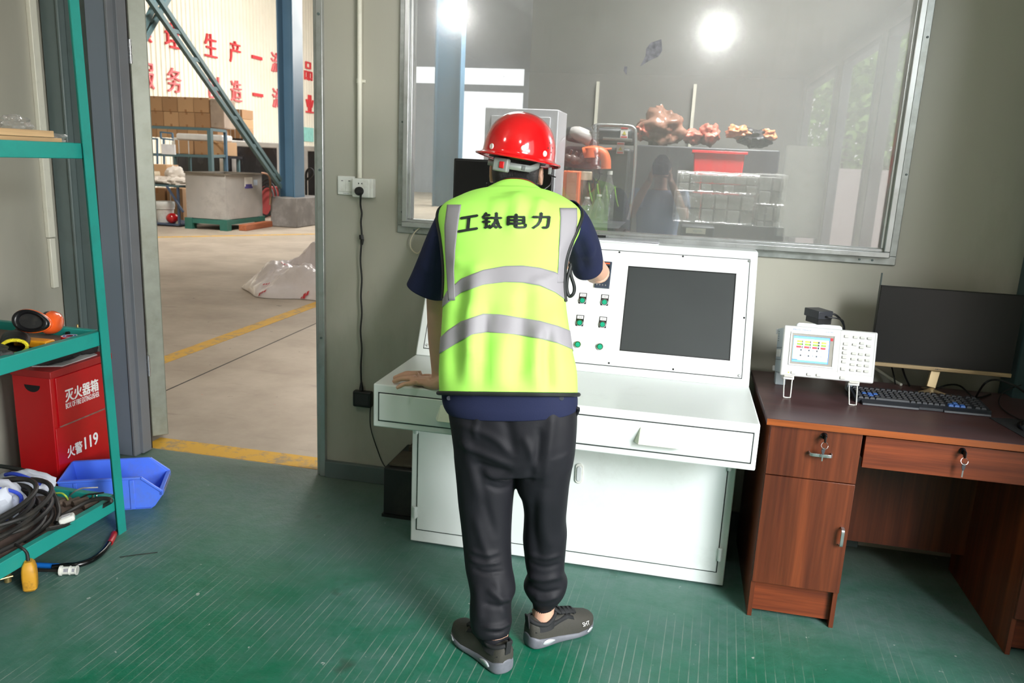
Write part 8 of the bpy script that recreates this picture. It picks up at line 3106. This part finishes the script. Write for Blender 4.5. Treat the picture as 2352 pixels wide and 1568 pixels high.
# cradle: grey band with ratchet and red button
HBz = lambda a, z, r=1.0: HM @ Vector((0.100 * r * math.cos(a), -0.012 + 0.118 * r * math.sin(a), z))
b = MB()
rows_ = []
for k in range(41):
    a = math.pi * 1.5 + (k / 40 - 0.5) * 2.2
    zc_ = -0.031 - 0.004 * math.cos((k / 40 - 0.5) * 3.0) + (0.016 if k > 33 else 0) * (k - 33) / 7
    rows_.append([HBz(a, zc_ - 0.011), HBz(a, zc_ + 0.011)])
b.loft(rows_, cap=False, closed=False)
band = b.build('adjuster_band', M_greyp, helmet, angle=60, solid=0.004)
b = MB()
rows_ = []
for k in range(61):
    a = 2 * math.pi * k / 60
    rows_.append([HBz(a, -0.012, 0.98), HBz(a, 0.0, 0.98)])
b.loft(rows_, cap=False, closed=False)
b.build('cradle_ring', M_black, helmet, angle=60, solid=0.003)
ac = math.pi * 1.5 - 0.28
kc = HBz(ac, -0.036, 1.06)
Mk = Matrix.Translation(kc) @ HM.to_3x3().to_4x4() @ Matrix.Rotation(ac - math.pi * 1.5, 4, 'Z')
MB().box((-0.027, -0.005, -0.022), (0.028, 0.018, 0.022), Mk).build('ratchet', M_greyp, helmet, bevel=0.005, seg=3)
MB().box((-0.001, -0.009, -0.011), (0.017, -0.004, 0.011), Mk).build('red_button', pm('red_button_plastic', (206, 26, 30), 0.3), helmet, bevel=0.003)
b = MB()
for k in range(6):
    for a0 in (1.36, 1.62):
        a = math.pi * a0 + 0.02 * k + (0.0 if a0 < 1.5 else 0.05)
        b.bar(HBz(a, -0.042, 1.025), HBz(a, -0.026, 1.025), 0.0012, 0.001)
b.build('band_teeth', pm('dark_grey_slots', (84, 88, 88), 0.6), helmet)
# chin strap
b = MB()
b.tube([onY(1262, 386, 2.70), onY(1266, 400, 2.70), onY(1267, 412, 2.70), onY(1262, 425, 2.70), onY(1248, 436, 2.69)], 0.0026, 8, 5)
b.tube([onY(1118, 420, 2.70), onY(1120, 436, 2.70), onY(1132, 440, 2.67)], 0.0026, 8, 5)
build_each(b, 'chin_strap', M_black, helmet)
b = MB()
pts = spline([onY(1210, 430, 2.58), onY(1224, 437, 2.60), onY(1238, 440, 2.63), onY(1250, 437, 2.66)], None, 8)
for k in range(len(pts) - 1):
    b.tube([pts[k], pts[k] * 0.4 + pts[k + 1] * 0.6], 0.0045, 8, 1)
b.build('braided_strap', pm('grey_braid', (168, 168, 164), 0.7, var=0.2, scale=60), helmet)
c = onY(1263, 391, 2.70)
MB().box(c + Vector((-0.006, -0.003, -0.014)), c + Vector((0.006, 0.003, 0.010))).build('strap_clip', M_greyp, helmet, bevel=0.002)
MB().bar(c + Vector((0.0, 0, -0.016)), c + Vector((0.022, 0, -0.022)), 0.008, 0.004).build('strap_buckle', M_black, helmet)

# ================================================================== THE PHOTOGRAPHER (seen only as a reflection in the glass)
ph = thing('person', 'person in pale blue shirt holding a camera up, standing opposite the window', 'person', (-0.2, -0.38, 0))
PX, PY = -0.2, -0.36
B2 = MB()
hc2 = Vector((PX, PY + 0.10, 1.60))
B2.loft([[q - hc + hc2 for q in r] for r in hr_])
for s_ in (-1, 1):
    B2.ball(hc2 + Vector((s_ * 0.078, 0.0, -0.01)), (0.012, 0.02, 0.03), 10)
B2.tube([hc2 + Vector((0, -0.02, -0.06)), Vector((PX, PY, 1.44)), Vector((PX, PY - 0.01, 1.36))], [0.055, 0.058, 0.08], 16)
tor = [(1.41, 0.10, 0.07), (1.37, 0.19, 0.095), (1.25, 0.205, 0.115), (1.05, 0.185, 0.115), (0.92, 0.18, 0.12), (0.82, 0.175, 0.115)]
trunk = [[Vector((PX + rx * math.cos(a), PY + ry * math.sin(a), z)) for a in [2 * math.pi * k / 28 for k in range(28)]] for z, rx, ry in tor]
B2.loft([[Vector((PX, PY, p.z)) + (p - Vector((PX, PY, p.z))) * 0.93 for p in r] for r in trunk])
arms = []
for s_ in (-1, 1):
    sh0, el0, ha0 = Vector((PX + s_ * 0.19, PY, 1.38)), Vector((PX + s_ * 0.24, PY + 0.13, 1.17)), Vector((PX + s_ * 0.085, PY + 0.235, 1.535))
    arms.append((sh0, el0, ha0))
    B2.tube([sh0, (sh0 + el0) / 2, el0], [0.05, 0.046, 0.038], 16)
    B2.tube([el0, (el0 + ha0) / 2, ha0 + Vector((0, -0.02, -0.03))], [0.04, 0.037, 0.026], 16)
    B2.loft([[ha0 + Vector((s_ * 0.0, 0, -0.04)) + Vector((0.018 * math.cos(a), 0.032 * math.sin(a), dz)) for a in [2 * math.pi * k / 14 for k in range(14)]] for dz in (-0.01, 0.03, 0.06)])
    for k in range(4):
        q = ha0 + Vector((0, 0.022 - 0.016 * k, 0.02 - 0.004 * k))
        B2.tube([q, q + Vector((-s_ * 0.012, 0.012, 0.018)), q + Vector((-s_ * 0.035, 0.018, 0.016))], [0.010, 0.0092, 0.007], 10)
    q = ha0 + Vector((-s_ * 0.01, -0.02, -0.01))
    B2.tube([q, q + Vector((-s_ * 0.025, -0.01, 0.0)), q + Vector((-s_ * 0.045, -0.004, 0.008))], [0.012, 0.010, 0.008], 10)
    B2.tube([Vector((PX + s_ * 0.09, PY, 0.84)), Vector((PX + s_ * 0.10, PY, 0.48)), Vector((PX + s_ * 0.10, PY - 0.02, 0.08)), Vector((PX + s_ * 0.10, PY - 0.02, 0.03))], [0.08, 0.058, 0.045, 0.05], 18)
    B2.tube([Vector((PX + s_ * 0.10, PY - 0.05, 0.035)), Vector((PX + s_ * 0.11, PY + 0.15, 0.03))], [0.035, 0.032], 14)
s2v, s2f = remeshed(B2, 0.007, 2)
for p in s2v:
    p.z = max(p.z, 0.002)
mbv(s2v, s2f).build('body', M_skin, ph, angle=180)
S2_ = MB()
S2_.loft(trunk)
for sh0, el0, ha0 in arms:
    S2_.tube([sh0 + Vector((0, 0, 0.01)), sh0 * 0.4 + el0 * 0.6], [0.068, 0.066], 18, 3)
s3v, s3f = remeshed(S2_, 0.009, 3)
mbv(s3v, s3f).build('shirt', pm('pale_blue_shirt', (176, 190, 222), 0.8, var=0.05), ph, angle=180)
T2_ = MB()
T2_.loft([[Vector((PX + 0.178 * math.cos(a), PY + 0.12 * math.sin(a), z)) for a in [2 * math.pi * k / 28 for k in range(28)]] for z in (0.78, 0.9)])
for s_ in (-1, 1):
    T2_.tube([Vector((PX + s_ * 0.09, PY, 0.86)), Vector((PX + s_ * 0.10, PY, 0.48)), Vector((PX + s_ * 0.10, PY - 0.02, 0.07))], [0.095, 0.075, 0.065], 18)
t3v, t3f = remeshed(T2_, 0.01, 3)
mbv(t3v, t3f).build('trousers', M_pant, ph, angle=180)
H2 = MB()
H2.grid(lambda u, v: hair_pt(u, v) - hc + hc2, 60, 20, wrap=True)
H2.build('hair', M_hair, ph, angle=180, solid=0.006)
for s_ in (-1, 1):
    S4 = MB()
    S4.loft([[Vector((PX + s_ * 0.105 + w_ * math.cos(a), PY + yy, max(0.0, h_ * 0.5 + h_ * 0.5 * math.sin(a)))) for a in [2 * math.pi * k / 16 for k in range(16)]] for yy, w_, h_ in ((-0.10, 0.03, 0.07), (-0.06, 0.04, 0.09), (0.05, 0.045, 0.08), (0.14, 0.046, 0.055), (0.185, 0.03, 0.04))])
    S4.build('shoe', M_upd, ph)
cmr = thing('photo_camera', 'black camera held up by the person in the pale blue shirt', 'camera', (-0.2, -0.09, 1.54))
MB().box((-0.27, -0.135, 1.545), (-0.13, -0.07, 1.64)).box((-0.23, -0.135, 1.64), (-0.17, -0.075, 1.67)).build('camera_body', M_black, cmr, bevel=0.008)
MB().tube([(-0.2, -0.08, 1.59), (-0.2, -0.012, 1.59)], 0.036, 24, 1).build('lens', M_blackgloss, cmr)
